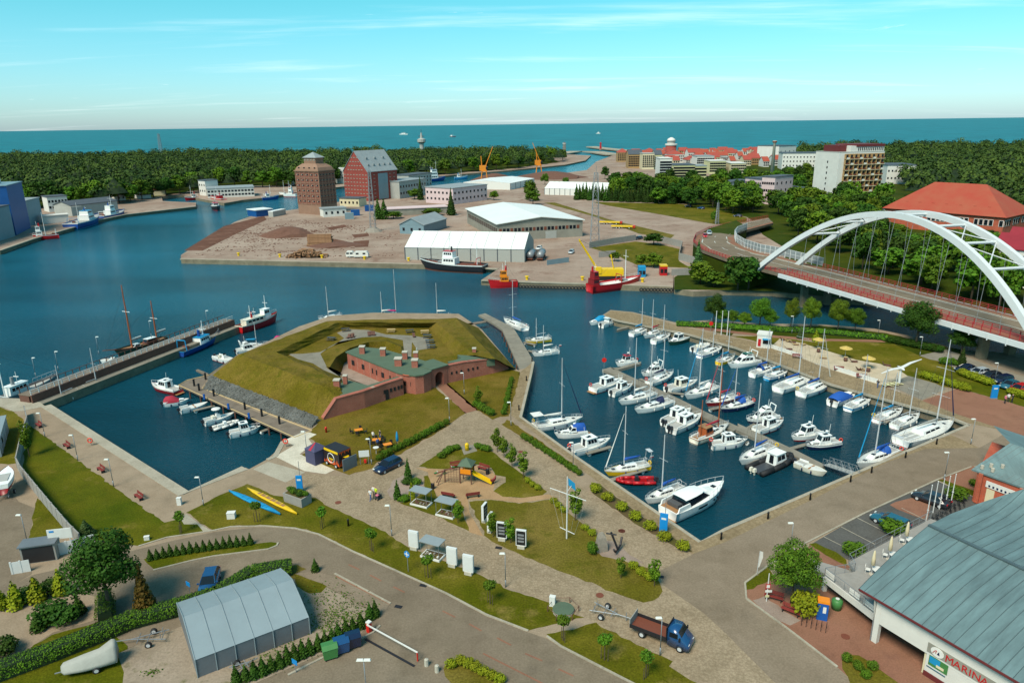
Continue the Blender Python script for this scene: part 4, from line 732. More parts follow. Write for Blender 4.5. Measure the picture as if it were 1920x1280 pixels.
for i, ln in enumerate(([(560,300),(600,300),(700,290),(770,255),(830,215),(790,185),(850,165),(960,170),(1060,195),(1200,200),(1290,215),(1300,270),(1230,280),(1200,235),(1195,320),(1160,318),(1150,225),(1030,205),(930,210),(800,235),(745,265),(700,300),(740,380),(830,440),(800,440),(660,352),(580,330),(520,300)],)):
 fbuild(MB().poly(ccw([Vector(lp(z6(*q),2.33)) for q in ln])), 'gravel_path', 'gravel_grey')
def wall(name, mat, base, hs, th=.7, z0=-.1, cap='fort_brick'):
 P = [Vector((v.x,v.y,0)) for v in (G(*p,0) for p in base)]; rg = []; cp = []
 for i, p in enumerate(P):
  d = (P[min(i+1,len(P)-1)]-P[max(i-1,0)]).normalized(); n_ = Vector((-d.y,d.x,0))*th/2; a, b = p+n_, p-n_
  rg.append([(a.x,a.y,z0),(b.x,b.y,z0),(b.x,b.y,hs[i]),(a.x,a.y,hs[i])]); a, b = p+n_*1.25, p-n_*1.25
  cp.append([(a.x,a.y,hs[i]+.003),(b.x,b.y,hs[i]+.003),(b.x,b.y,hs[i]+.16),(a.x,a.y,hs[i]+.16)])
 fbuild(MB().loft(rg), name, mat)
 if cap: fbuild(MB().loft(cp), 'wall_coping', cap)
 return P
def wall_openings(base, hz, us, w=.45, h=.7, z=1.7, mat='dark_open'):
 P = [Vector((v.x,v.y,0)) for v in (G(*p,0) for p in base)]; a, b = P[0], P[-1]
 for u in us:
  c = a.lerp(b,u); d = (b-a).normalized(); nrm = Vector((d.y,-d.x,0)); nrm = nrm if nrm.y < 0 else -nrm
  o = MB().box((0,0,0),(w,.1,h)).build('window_opening', mat, ft); o.location = c+nrm*.36+Vector((0,0,z))-ft.location; o.rotation_euler = (0,0,math.atan2(d.y,d.x))
WL = [z6(712,658),z6(790,634),z6(940,592),z6(1060,548),z6(1150,520)]
wall('fort_wall','fort_brick',WL,[.25,3.05,3.1,3.15,3.2])
wall_openings([z6(790,634),z6(1150,520)],0,(.25,.62,.70,.80,.86,.92,.97)); wall_openings([z6(790,634),z6(1150,520)],0,(.735,),.7,2.0,1.0)
WR = [z6(1388,458),z6(1480,438),z6(1640,404),z6(1722,382)]
wall('fort_wall','fort_brick',WR,[3.5,3.5,3.0,.25]); wall_openings([z6(1388,458),z6(1640,404)],0,(.1,.2,.3,.45,.55,.65),.35,.5,1.9)
bc = G(*z6(1220,488)); brd = (G(*z6(1300,488))-bc).length
fbuild(MB().lathe([(brd*1.03,-.1),(brd*1.0,.3),(brd,3.4)],28,(bc.x,bc.y,0)), 'round_bastion', 'fort_brick', True)
fbuild(MB().lathe([(brd*1.05,3.4),(brd*1.07,3.72),(brd*.98,3.72)],28,(bc.x,bc.y,0)), 'bastion_cornice', 'brick_orange', True)
for a in (-125,-95,-70,-45):
 o = MB().box((0,0,0),(.12,.6,.8)).build('window_opening','dark_open',ft); o.location = bc+Vector((math.cos(R(a))*brd,math.sin(R(a))*brd,1.9))-ft.location; o.rotation_euler = (0,0,R(a))
RZ = 3.7
rp_ = [z6(845,293),z6(920,266),z6(1040,277),z6(1290,348),z6(1308,372),z6(1300,396),z6(1262,413),z6(1215,419),z6(1165,413),z6(1120,403)]
cas = [(v.x,v.y) for v in (G(*q,RZ) for q in rp_)]
fbuild(MB().prism(cas,.0,RZ-.12), 'casemate', 'fort_brick')
cx_ = sum(p[0] for p in cas)/len(cas); cy_ = sum(p[1] for p in cas)/len(cas)
fbuild(MB().prism([(cx_+(x-cx_)*1.03,cy_+(y-cy_)*1.03) for x,y in cas],RZ-.12,RZ+.12), 'casemate_roof', 'roof_green')
a_ = Vector((*cas[0],0)); b_ = Vector((*cas[-1],0)); d_ = (b_-a_).normalized()
for u, w in ((.12,1.0),(.33,.9),(.52,.35),(.6,.35),(.72,.9),(.86,.35),(.93,.35)):
 o = MB().box((0,0,0),(w,.1,1.0)).build('window_opening','dark_open',ft); o.location = a_.lerp(b_,u)+Vector((d_.y,-d_.x,0))*.03+Vector((0,0,2.0))-ft.location; o.rotation_euler = (0,0,math.atan2(d_.y,d_.x))
o = MB().box((0,0,0),(1.1,1.0,2.2)).build('blue_doorway','blue_sign',ft); o.location = G(*z6(875,372))+Vector((0,0,1.2))-ft.location
# gate block with an arched passage
ga = G(*z6(1303,488)); gb = G(*z6(1392,460)); gd = (gb-ga); gl = gd.length; gu = gd.normalized(); gn = Vector((-gu.y,gu.x,0))
gm = MB(); pr = [(0,0),(gl*.25,0)]+[(gl*.25+gl*.25*(1-math.cos(math.pi*i/8)),1.9+gl*.25*math.sin(math.pi*i/8)) for i in range(9)]+[(gl*.75,0),(gl,0),(gl,3.7),(0,3.7)]
gm.loft([[tuple(ga+gu*x+gn*k+Vector((0,0,z))) for x,z in pr] for k in (-.2,3.0)]); fbuild(gm, 'gatehouse', 'fort_brick')
fbuild(MB().prism([((ga+gu*x+gn*k).x,(ga+gu*x+gn*k).y) for x,k in ((-.2,-.4),(gl+.2,-.4),(gl+.2,4.5),(-.2,4.5))],3.703,3.9), 'gate_roof', 'roof_green')
fbuild(MB().box(tuple(ga+gu*gl*.5+gn*2.6+Vector((0,0,1.1))),(gl*.5,.1,2.4),math.atan2(gu.y,gu.x)), 'gate_door', 'dark_open')
fbuild(MB().prism([(v.x,v.y) for v in (G(*z6(*q),2.95) for q in ((748,516),(795,468),(850,442),(960,472),(1130,420),(1146,434),(990,480),(802,540)))],1.5,2.95), 'wing_roof', 'roof_green')
fbuild(MB().prism([(v.x,v.y) for v in (G(*z6(*q),3.35) for q in ((1448,305),(1600,316),(1652,324),(1560,332),(1400,350),(1395,343),(1470,325)))],1.8,3.36), 'wing_roof', 'roof_green')
for (X,Y,s_) in ((930,300,1.0),(1043,312,1.0),(1163,330,.9),(1127,366,1.25),(1217,374,1.1),(1222,332,.8),(793,486,1.0),(838,462,.7),(1540,310,.7)):
 p = G(*z6(X,Y),RZ if Y < 400 and X < 1400 else 3.0); ch = MB().box((0,0,.75),(1.05*s_,1.05*s_,1.5)).build('chimney','fort_brick',ft); ch.location = p-ft.location; MB().box((0,0,1.6),(1.2*s_,1.2*s_,.16)).build('chimney_cap','stone_cap',ch)
p = G(*z6(1225,318),RZ); MB().cyl((0,0,0),(0,0,1.9),.04,n=5).build('flagstaff','metal',ft).location = p-ft.location; MB().box((0,0,0),(.05,.7,.6)).build('flag','canvas_white',ft).location = p-ft.location+Vector((.1,.3,1.6))
# stone bank on the west side: every stone its own small face set, joined as one mass
rb = MB(); sa, sb = G(383,729), G(583,802); ta, tb = G(*z6(100,437)), G(*z6(690,668))
for i in range(2600):
 u, v = rnd.random(), rnd.random(); q = sa.lerp(sb,u).lerp(ta.lerp(tb,u),v); s_ = rnd.uniform(.15,.38); z = .1+v*.7
 rb.box((q.x,q.y,z),(s_*1.3,s_,s_*.8),rnd.uniform(0,3),.7,.7)
tag(rb.build('riprap_stones','riprap'), 'grey riprap stones banked along the foot of the fort rampart', 'stones', kind='stuff')
struct('riprap_bed', MB().add([tuple(sa+Vector((0,0,.03))),tuple(sb+Vector((0,0,.03))),tuple(tb+Vector((0,0,.75))),tuple(ta+Vector((0,0,.75)))],[(0,1,2,3)]), 'riprap')
# ------------------------------------------------------------------ picnic tables and loungers inside the fort
def picnic(mat='wood_light'):
 t = thing('picnic_table','','table'); MB().box((0,0,.74),(1.9,.8,.06)).build('table_top',mat,t)
 for s in (1,-1): MB().box((0,s*.72,.45),(1.9,.28,.05)).build('bench',mat,t); MB().cyl((s*.7,-.75,0),(s*.7,.35,.72),.04,n=4).cyl((s*.7,.75,0),(s*.7,-.35,.72),.04,n=4).build('leg',mat,t)
 return t
first = None
for X,Y,m,lb in ((838,150,'wood_light','light timber picnic table at the far left of the fort terrace'),(838,178,'metal_dark','dark picnic table just before the light one on the terrace'),(1087,183,'wood_light','light timber picnic table in the middle of the fort terrace'),(1188,186,'metal_dark','grey picnic table right of the middle on the fort terrace'),(1270,190,'wood_light','light picnic table topmost of the column on the fort terrace'),(1283,214,'metal_dark','dark picnic table second in the column on the fort terrace'),(1297,242,'metal_dark','dark picnic table third in the column on the fort terrace'),(1304,270,'metal_dark','dark picnic table lowest in the column on the fort terrace'),(760,228,'metal_dark','dark picnic table on the left bend of the fort path'),(512,293,'wood_light','light picnic table in the left corner of the fort'),(548,276,'metal_dark','dark picnic table in the left corner of the fort')):
 t = picnic(m); t.location = G(*z6(X,Y),2.25); t.rotation_euler = (0,0,rnd.uniform(-.3,.3)); t['label'] = lb; t['group'] = 'picnic tables inside the fort'
for i,(X,Y) in enumerate(((850,218),(866,216),(880,213),(966,204),(980,202),(994,202),(1190,150),(1218,148),(1212,212))):
 t = thing('deck_chair','slatted brown deck chair on the grass of the fort terrace','chair',G(*z6(X,Y),2.25),rnd.uniform(-.4,.4)-1.57,'deck chairs inside the fort')
 MB().box((.1,0,.35),(.7,.6,.06)).build('seat','wood_brown',t); b = MB().box((0,0,.35),(.06,.6,.8)).build('backrest','wood_brown',t); b.location = (-.35,0,.3); b.rotation_euler = (0,-.5,0)
 MB().cyl((.4,.27,0),(.3,.27,.35),.03,n=4).cyl((.4,-.27,0),(.3,-.27,.35),.03,n=4).cyl((-.3,.27,0),(-.25,.27,.35),.03,n=4).cyl((-.3,-.27,0),(-.25,-.27,.35),.03,n=4).build('frame','wood_brown',t)
# ------------------------------------------------------------------ piers, jetties, pontoons
def deck_on_piles(name, label, lst, z, th, mat, pile_every=4.0, line=None, cat='pier', edge=None):
 P = ccw(pts(lst, z)); o = sum(P, Vector())/len(P); r = thing(name, label, cat, (o.x,o.y,z))
 MB().prism([(p.x-o.x,p.y-o.y) for p in P],-th,0).build('deck', mat, r)
 if edge:
  mb = MB(); n = len(P)
  for i in range(n):
   a, b = P[i]-o, P[(i+1)%n]-o; mb.cyl((a.x,a.y,.04),(b.x,b.y,.04),.09,n=4)
  mb.build('edge_beam', edge, r)
 if line:
  Q = pts(line, z); d = MB().cyl((0,0,-6),(0,0,-th),.16,n=8).mesh('pile','wood_brown')
  for a, b in zip(Q[:-1],Q[1:]):
   n = max(1,int((b-a).length/pile_every))
   for i in range(n): q = a.lerp(b,i/n)-o; inst('pile', d, r, (q.x,q.y,0))
 return r
deck_on_piles('wooden_jetty','weathered timber jetty along the stone bank of the fort',[(335,722),(350,713),(392,703),(448,664),(452,668),(398,708),(380,728),(585,807),(552,820)],-.02,.3,'deck_wood',3.5,[(336,723),(440,769),(550,819)],edge='wood_light')
deck_on_piles('side_jetty','short timber spur at the head of the west jetty',[z5(1305,688),z5(1320,682),z5(1392,712),z5(1378,724)],-.05,.3,'deck_wood')
deck_on_piles('concrete_jetty','pale concrete jetty on piles bending round the fort shore',[z6(1562,88),z6(1600,79),z6(1740,150),z6(1762,172),z6(1868,347),z6(1862,372),z6(1786,384),z6(1692,168),z6(1640,132)],.01,.5,'gravel_grey',4,[z6(1692,170),z6(1786,384)])
deck_on_piles('jetty_ramp','narrow grey footbridge from the rampart to the concrete jetty',[z6(1500,135),z6(1600,118),z6(1605,126),z6(1505,145)],.0,.2,'deck_wood')
for nm, lb, ln in (('pontoon','long floating pontoon running down the middle of the marina',[z7(675,530),z7(740,512),z7(1000,632),z7(1200,722),z7(1450,845),z7(1700,958),z8(10,900),z8(400,1080),z8(600,1180),z8(560,1200),z8(380,1112),z8(0,942),z7(1660,990),z7(1420,880),z7(1190,765),z7(960,655)]),
 ('pontoon','short angled pontoon arm at the pontoon head',[z7(742,516),z7(800,514),z7(968,470),z7(968,482),z7(800,530),z7(760,528)]),
 ('pontoon','short crooked pontoon beside the tip of the east mole',[z7(785,236),z7(790,224),z7(862,206),z7(900,180),z7(930,182),z7(880,212)])):
 deck_on_piles(nm, lb, ln, WZ+.55, .6, 'gravel_grey')
for i, (a, b, lb) in enumerate(((z7(1165,700),z7(1290,715),'first'),(z7(960,600),z7(1040,640),'second'),(z7(1380,880),z7(1440,850),'x'),(z7(1480,830),z7(1570,812),'x'),(z7(1720,1060),z7(1770,1075),'x'),(z8(345,1075),z8(470,1040),'x'),(z8(70,940),z8(130,905),'x'),(z8(80,1185),z8(200,1125),'x'),(z8(1090,935),z8(1210,820),'x'),(z8(990,895),z8(1070,845),'x'),(z5(1290,960),z5(1430,925),'x'),(z6(376,725),z6(420,708),'x'),(z7(560,1160),z7(745,1108),'x'),(z7(90,325),z7(180,345),'x'),(z7(120,388),z7(170,400),'x'),(zg(290,640),zg(600,545),'x'))):
 A = G(*a,WZ+.5); B = G(*b,WZ+.5); d = (B-A)
 t = thing('finger_pontoon','narrow grey finger pontoon between moored boats','pontoon',tuple((A+B)/2),math.atan2(d.y,d.x),'finger pontoons between the boats')
 MB().box((0,0,0),(d.length,.75,.12)).build('deck','gravel_grey',t)
 for s in (-.4,.4): MB().cyl((d.length*s,-.2,-.25),(d.length*s,.2,-.25),.28,n=8).build('float','canvas_white',t)
# gangway truss
A = G(*z8(600,1172),WZ+.7); B = G(*z8(800,1238),.05); d = B-A; t = thing('gangway','galvanised lattice gangway from the quay down to the pontoon','gangway',tuple(A),math.atan2(d.y,d.x)); l = math.hypot(d.x,d.y); dz = d.z
MB().add([(0,-.6,0),(l,-.6,dz),(l,.6,dz),(0,.6,0),(0,-.6,-.1),(l,-.6,dz-.1),(l,.6,dz-.1),(0,.6,-.1)],[(0,1,2,3),(7,6,5,4),(0,4,5,1),(3,2,6,7)]).build('walkway','deck_grey',t)
for s in (-.62,.62):
 g = MB().cyl((0,s,1),(l,s,1+dz),.04,n=5).cyl((0,s,0),(l,s,dz),.05,n=5)
 for i in range(9):
  x = l*i/8; z = dz*i/8; g.cyl((x,s,z),(x,s,z+1),.03,n=4)
  if i < 8: g.cyl((x,s,z+(i%2)),(x+l/8,s,z+dz/8+1-(i%2)),.025,n=4)
 g.build('truss_side','steel_grey',t)
# the long west pier
pa, pb = G(*z5(262,922)), G(*z5(1612,392)); pd = pb-pa; pl = pd.length; pu = math.atan2(pd.y,pd.x)
t = thing('pier','long pier with dark timber wave wall and white railing','pier',tuple(pa),pu)
MB().box((pl/2,2.6,-1.6),(pl,5.2,3.2)).build('pier_body','concrete_wall',t); MB().box((pl/2,.9,.006),(pl,1.9,.02)).build('lower_walk','gravel_grey',t)
MB().box((pl/2,2.0,.75),(pl-.5,.3,1.5)).build('timber_wall','wood_brown',t); MB().box((pl/2,3.7,1.42),(pl-.5,3.0,.16)).build('upper_walk','deck_wood',t); MB().box((pl/2,3.9,.67),(pl-.6,2.4,1.34)).build('upper_base','wood_brown',t)
MB().box((pl/2,2.2,2.45),(pl-.6,.09,.1)).build('handrail','steel_white',t); MB().box((pl/2,2.2,2.0),(pl-.6,.06,.08)).build('middle_rail','steel_white',t)
pm = MB().box((0,0,.5),(.12,.12,1.0)).mesh('railing_post','steel_white')
for i in range(int(pl/1.6)): inst('railing_post', pm, t, (.5+i*1.6,2.2,1.5))
MB().box((pl/2,5.0,2.45),(pl-.6,.09,.1)).build('handrail','wood_brown',t)
pm2 = MB().box((0,0,.5),(.12,.12,1.0)).mesh('railing_post','wood_brown')
for i in range(int(pl/1.6)): inst('railing_post', pm2, t, (.5+i*1.6,5.0,1.5))
struct('pier_foot', MB().prism([(p.x,p.y) for p in ccw([G(*z5(*q)) for q in ((-60,900),(0,875),(180,880),(270,905),(300,930),(160,960),(90,965))])],-3,.05), 'concrete')
# coping stones round the basins
cp = MB()
for ln, w in (([za(345,2),(344,925),(459,877)],1.6),([zc(600,215),zc(530,345),zc(465,372)],.8),([z7(160,472),z7(143,560),z7(64,886),zg(-2,440),zg(1060,1168),zh(0,512),zh(650,232),zh(1220,-10)],.5),([(1819,797),z8(1440,864),z8(640,642),z8(0,397),z7(1310,262),z7(790,162),z7(680,126)],.45),([(339,485),(800,495),(934,504)],1.2),([(903,525),(1262,537)],1.0),([(0,469),(60,448),(130,428),(190,411),(235,402),(367,387)],1.5)):
 strip('coping', None, ln, w, .06, 0.0, cp)
struct('coping', cp, 'concrete')
# tyres and fenders on the far quay
ty = MB().ring((0,0,0),(0,1,0),.42,.19,14,6).mesh('tyre','rubber',True)
for a, b, n in ((z3(400,1128),z3(880,1140),22),(z3(1205,1148),z3(1428,1152),10),(z3(140,1010),z3(262,1000),6)):
 A = G(*a,-.7); B = G(*b,-.7)
 for i in range(n):
  q = A.lerp(B,(i+.5)/n); o = inst('tyre', ty, None, (q.x,q.y-.25,-.65)); tag(o,'black tyre hung as a fender on the work dock wall','tyre','tyres hung along the work dock')
fm = MB().box((0,0,0),(1.5,.5,1.6)).mesh('fender_block','rubber')
for X in (62,160,258,352,450,552,645,748,860,1000,1068,1200,1298): q = G(*z2(X,1082),-.9); tag(inst('fender_block',fm,None,(q.x,q.y-.1,-.9)),'black rubber fender block on the long grey quay','fender','fender blocks along the grey quay')
bm_ = MB().lathe([(.22,0),(.2,.4),(.34,.5),(.3,.62),(0,.66)],8).mesh('mooring_bollard','yellow_paint')
for X,Y in ((30,1038),(340,1048),(655,1055),(975,1066),(1305,1076)): tag(inst('mooring_bollard',bm_,None,G(*z2(X,Y)),0,2.0),'yellow mooring bollard on the edge of the long grey quay','bollard','yellow bollards on the quay')
for X,Y in ((455,1082),(825,1085),(1225,1098)): tag(inst('mooring_bollard',bm_,None,G(*z3(X,Y)),0,2.0),'yellow mooring bollard on the work dock','bollard','yellow bollards on the work dock')
# ------------------------------------------------------------------ street furniture, cars, people in the foreground park
for nm, c, r in (('car_blue',(30,74,120),.25),('car_navy',(22,36,66),.25),('car_dark',(40,44,52),.25),('car_silver',(176,184,190),.25),('car_white',(230,232,232),.3),('car_red',(190,30,34),.25),('car_teal',(40,96,116),.25)): M(nm,c,r,.03,1,coat=.6,k=.85)
M('glass_clear',(150,158,160),.08,.05,1); M('tarp_grey',(166,166,158),.7,.1,1.2,bump=.3,bscale=3); M('tent_roof',(142,156,162),.55,.06,.4,bump=.15,bscale=1.2); M('tent_wall',(112,118,124),.55,.08,.5,bump=.4,bscale=1.5); M('skin',(214,168,140),.6,.04,2); M('cloth_blue',(60,90,150),.9,.08,3); M('cloth_lime',(196,220,40),.9,.06,3); M('cloth_white',(224,220,216),.9,.05,3); M('cloth_dark',(44,46,54),.9,.08,3); M('cloth_pink',(220,120,140),.9,.06,3); M('hair',(74,54,40),.8,.1,3); M('lamp_glass',(240,240,232),.3,.02,1); M('plastic_green',(70,130,70),.5,.08,2); M('plastic_blue',(24,90,170),.5,.06,2); M('concrete_panel',(156,152,146),.85,.1,1.2,bump=.2); M('kiosk_black',(44,36,38),.5,.05,2); M('kiosk_orange',(236,96,40),.5,.12,3); M('tent_purple',(74,74,104),.8,.06,1); M('stone_rock',(150,140,128),.9,.16,3,bump=.6); M('iron',(52,50,54),.55,.1,3,metal=.4)
SW = MB().cyl((0,-.11,0),(0,.11,0),.32,n=14).mesh('tyre','rubber',True); SR = MB().cyl((0,-.115,0),(0,.115,0),.19,n=10).mesh('rim','metal')
def wheel(r, x, y, s=1.0):
 w = inst('wheel', SW, r, (x,y,.32*s), 0, s); inst('rim', SR, w, (0,0,0)); return w
def car(front, rear, label, col='car_blue', kind='estate', cat='car', L=None, z=0.0, group='parked cars', rz=None):
 a, b = G(*front,z+.3), G(*rear,z+.3); c = (a+b)/2; L = L or 4.5
 r = thing('car', label, cat, (c.x,c.y,z), ang(b,a) if rz is None else rz, group); k = L/4.5; W_ = 1.8
 def sec(x, w, z0, z1): return [(x,-w,z0),(x,w,z0),(x,w*1.02,z0+(z1-z0)*.55),(x,w*.93,z1),(x,-w*.93,z1),(x,-w*1.02,z0+(z1-z0)*.55)]
 MB().loft([sec(x*k,w,z0,z1) for x,w,z0,z1 in ((-2.25,.72,.38,.78),(-2.15,.84,.28,.95),(-1.2,.9,.25,1.0),(.5,.9,.25,.98),(1.5,.88,.26,.86),(2.1,.8,.3,.72),(2.25,.66,.36,.6))]).build('body',col,r,True)
 tail = {'estate':(-2.1,-1.85),'hatch':(-2.05,-1.6),'saloon':(-1.75,-1.05)}[kind]
 bot = [(tail[0]*k,-.8),(1.0*k,-.8),(1.0*k,.8),(tail[0]*k,.8)]; top = [(tail[1]*k,-.62),(.25*k,-.62),(.25*k,.62),(tail[1]*k,.62)]
 MB().loft([[(x,y,.95) for x,y in bot],[(x,y,1.42) for x,y in top]],cap=False).build('windows','window_dark',r)
 MB().loft([[(x,y,1.42) for x,y in top],[(x*.97+.01,y*.93,1.48) for x,y in top]]).build('roof',col,r)
 for s in (1,-1):
  for x0, x1 in ((1.0,.25),(-.35,-.4),(tail[0],tail[1])): MB().cyl((x0*k,s*.81,.94),(x1*k,s*.63,1.43),.045,n=4).build('pillar',col,r)
  wheel(r,1.38*k,s*.8); wheel(r,-1.36*k,s*.8)
  MB().box((2.16*k,s*.58,.66),(.14,.34,.14)).build('headlight','lamp_glass',r); MB().box((-2.2*k,s*.68,.82),(.1,.24,.2)).build('taillight','boat_red',r); MB().box((.85*k,s*.98,1.0),(.14,.2,.13)).build('mirror',col,r)
 return r
car(zc(1410,478),zc(1580,395),'dark navy estate car driving past the hedge balls','car_navy','estate',group='moving cars')
car(zb(1545,622),zb(1600,452),'metallic blue hatchback parked beside the long hedge','car_blue','hatch')
car(zh(745,448),zh(905,515),'grey-teal estate car parked by the terrace bushes','car_teal','estate')
car(zh(948,338),zh(1110,398),'black car parked behind the white flagpoles','car_dark','saloon')
for X,Y,X2,Y2,c_,lb,kd in ((1475,552,1590,540,'car_navy','dark blue car, first in the row under the bridge','saloon'),(1560,578,1670,562,'car_silver','silver hatchback, second in the row under the bridge','hatch'),(1640,600,1745,588,'car_dark','dark car, third in the row under the bridge','hatch'),(1710,628,1830,608,'car_navy','navy car, fourth in the row under the bridge','estate'),(1770,668,1880,640,'car_teal','dark teal car, fifth in the row under the bridge','saloon'),(1835,692,1935,668,'car_red','red car at the frame edge under the bridge','hatch')):
 car(z8(X,Y),z8(X2,Y2),lb,c_,kd)
# lamps
LM = {}
def lamp(base, label, h=4.2, side=-1, z=0.0, double=False):
 if (h,side,double) not in LM:
  pm_ = MB().cyl((0,0,0),(0,0,.9),.075,n=8).cyl((0,0,.9),(0,0,h),.05,.04,8).mesh('pole','steel_grey',True)
  hm = MB().box((side*.3,0,h+.02),(.62,.26,.12),tx=.8,ty=.7).mesh('lamp_head','lamp_glass')
  LM[(h,side,double)] = (pm_,hm)
 t = thing('street_lamp','slim grey street lamp '+label,'street lamp',G(*base,z),0,'street lamps')
 inst('pole',LM[(h,side,double)][0],t); inst('lamp_head',LM[(h,side,double)][1],t)
 if double: inst('lamp_head',LM[(h,side,double)][1],t,(0,0,0),math.pi)
 return t
for p, lb in ((za(338,235),'on the west promenade, farthest from the planter'),(za(585,412),'on the west promenade, second along the lawn edge'),(za(853,606),'on the west promenade beside the last bench but one'),(za(1527,750),'at the corner of the west basin'),(zc(806,348),'on the pale court beside the purple tent'),(zc(1530,1025),'between cobbles and lawn above the road'),(ze(1072,1120),'below the black-faced boards'),(zf(1637,850),'in front of the tipper truck'),(zh(322,640),'behind the big round tree'),(zh(1094,265),'next to the five white flagpoles'),(z7(458,1275),'at the end of the round shrub row'),(za(212,1050),'in the walled yard at the left edge'),(z8(372,302),'on the mole between the birches'),(z8(945,332),'on the mole behind the sand beach'),(z8(1225,452),'at the bend of the mole path'),(z8(1722,640),'beside the parked cars under the bridge'),(z8(1565,1040),'on the red square at the basin corner'),(z6(1485,520),'on the lawn right of the fort gate'),(z6(1405,668),'where the fort lawn meets the cobbles'),(z6(1740,692),'by the jetty promenade'),(z6(980,905),'behind the navy estate car')): lamp(p, lb)
lamp((690,1330),'in the bottom parking lot',5.2,-1,0,True)
for X,Y in ((240,735),(390,690),(660,585),(1010,470),(1385,398)):
 lamp(z5(X,Y),'rising from the long west pier at pixel column %d of its railing' % 0 if False else 'rising from the long west pier, '+{240:'first from the land',390:'second from the land',660:'third from the land',1010:'beside the wooden ketch',1385:'beyond the blue cutter'}[X],4.0,1,1.4)
# benches
def bench(base, label, rz, mat='wood_red', l=1.9):
 t = thing('bench',label,'bench',G(*base),rz,'park benches')
 for i in range(3): MB().box((0,-.16+.16*i,.45),(l,.12,.05)).build('seat_slat',mat,t); MB().box((0,.3+.02*i,.6+.14*i),(l,.04,.11)).build('back_slat',mat,t)
 for s in (-.4,.4): MB().box((s*l,.04,.22),(.08,.5,.44)).cyl((s*l,.26,.4),(s*l,.36,.95),.03,n=4).build('leg','iron',t)
 return t
gl_ = ang(G(*za(290,160)),G(*za(1040,700)))
for p, lb, a in ((za(290,160),'dark red bench at the far end of the west promenade',gl_),(za(500,315),'dark red bench second on the west promenade',gl_),(za(757,495),'dark red bench third on the west promenade',gl_),(za(1040,700),'dark red bench nearest on the west promenade',gl_),(ze(705,225),'red bench behind the climbing frame',.3),(ze(905,248),'red bench right of the slide tower',-.6),(ze(645,448),'red bench at the near left of the playground',-.35+math.pi),(ze(825,448),'red bench at the near right of the playground',.25+math.pi),(zh(240,865),'red bench nearer the signpost by the round tree',-.5),(zh(325,935),'red bench beside the flowering shrub',-.7),(z8(405,468),'red bench at the upper end of the beach wall',-.3),(z8(685,552),'red bench at the middle of the beach wall',-.3),(z8(835,602),'red bench at the lower end of the beach wall',-.3),(z8(1370,630),'red bench below the low hedge by the grey court',-.3)): bench(p, lb, a)
# signs and boards
def board(base, label, rz, face='steel_white', h=2.1, w=1.25):
 t = thing('info_board',label,'info board',G(*base),rz,'light boxes and boards in the park')
 MB().box((0,0,.2),(w*.7,.5,.4)).build('plinth','stone_cap',t); MB().box((0,0,.4+h/2),(w,.3,h)).build('case','steel_white',t); MB().box((0,-.155,.4+h/2),(w*.86,.03,h*.88)).build('panel',face,t)
 if face != 'steel_white':
  for i in range(3): MB().box((0,-.176,.4+h*(.3+.2*i)),(w*.6,.01,h*.12)).build('notice','steel_grey',t)
ba = -.35
for p, lb, f_, a in ((zf(57,170),'blank white light box left of the glass case','steel_white',ba),(zf(302,280),'blank white light box right of the glass case','steel_white',ba),(zf(407,330),'blank white light box nearest the lamp post','steel_white',ba),(zf(622,112),'black-faced notice board, left of the facing pair','black_paint',-.25),(zf(745,162),'black-faced notice board, right of the facing pair','black_paint',-.25),(ze(915,628),'narrow board seen edge-on beside the sand path','black_paint',1.2),(ze(957,705),'narrow board seen edge-on behind the sapling','black_paint',1.2)): board(p,lb,a,f_)
def case(base, label, rz):
 t = thing('display_case',label,'display case',G(*base),rz,'glass display cases')
 MB().box((0,0,.12),(2.6,1.5,.24)).build('base','white_paint',t); MB().box((0,0,.25),(2.3,1.2,.04)).build('gravel_tray','soil',t)
 for x in (-1.2,1.2):
  for y in (-.65,.65): MB().cyl((x,y,.24),(x,y,2.1),.035,n=4).build('post','steel_grey',t)
 MB().box((0,0,2.14),(2.7,1.6,.08)).build('roof','glass_clear',t)
 for i in range(7): MB().box((random.uniform(-.9,.9),random.uniform(-.4,.4),.34),(.25,.2,.18),random.uniform(0,3)).build('exhibit',random.choice(['wood_brown','white_paint','stone_rock']),t)
case(ze(440,500),'glass display case nearest the gravel bed',-.45); case(ze(632,580),'glass display case second from the gravel bed',-.45); case(zf(178,215),'glass display case between the white light boxes',-.45)
def box_thing(name, label, cat, base, size, mat, rz=0, group=None, extra=None):
 t = thing(name,label,cat,G(*base),rz,group); MB().box((0,0,size[2]/2),size,tx=.96,ty=.96).build('cabinet',mat,t); MB().box((0,0,size[2]+.03),(size[0]*1.05,size[1]*1.05,.06)).build('lid',mat,t); return t
box_thing('utility_box','white utility box on the lawn by the blue canoe','utility box',za(1738,842),(1.0,.7,.8),'white_paint',.1)
box_thing('utility_box','small white box on the big lawn near the road','utility box',za(1103,1005),(.6,.4,.45),'white_paint',.3)
box_thing('utility_box','white cabinet beside the green round well','utility box',zf(946,530),(.6,.45,1.1),'white_paint',-.3)
box_thing('utility_box','white pedestal at the corner of the west quay','utility box',za(1348,742),(.55,.5,1.0),'white_paint',.1)
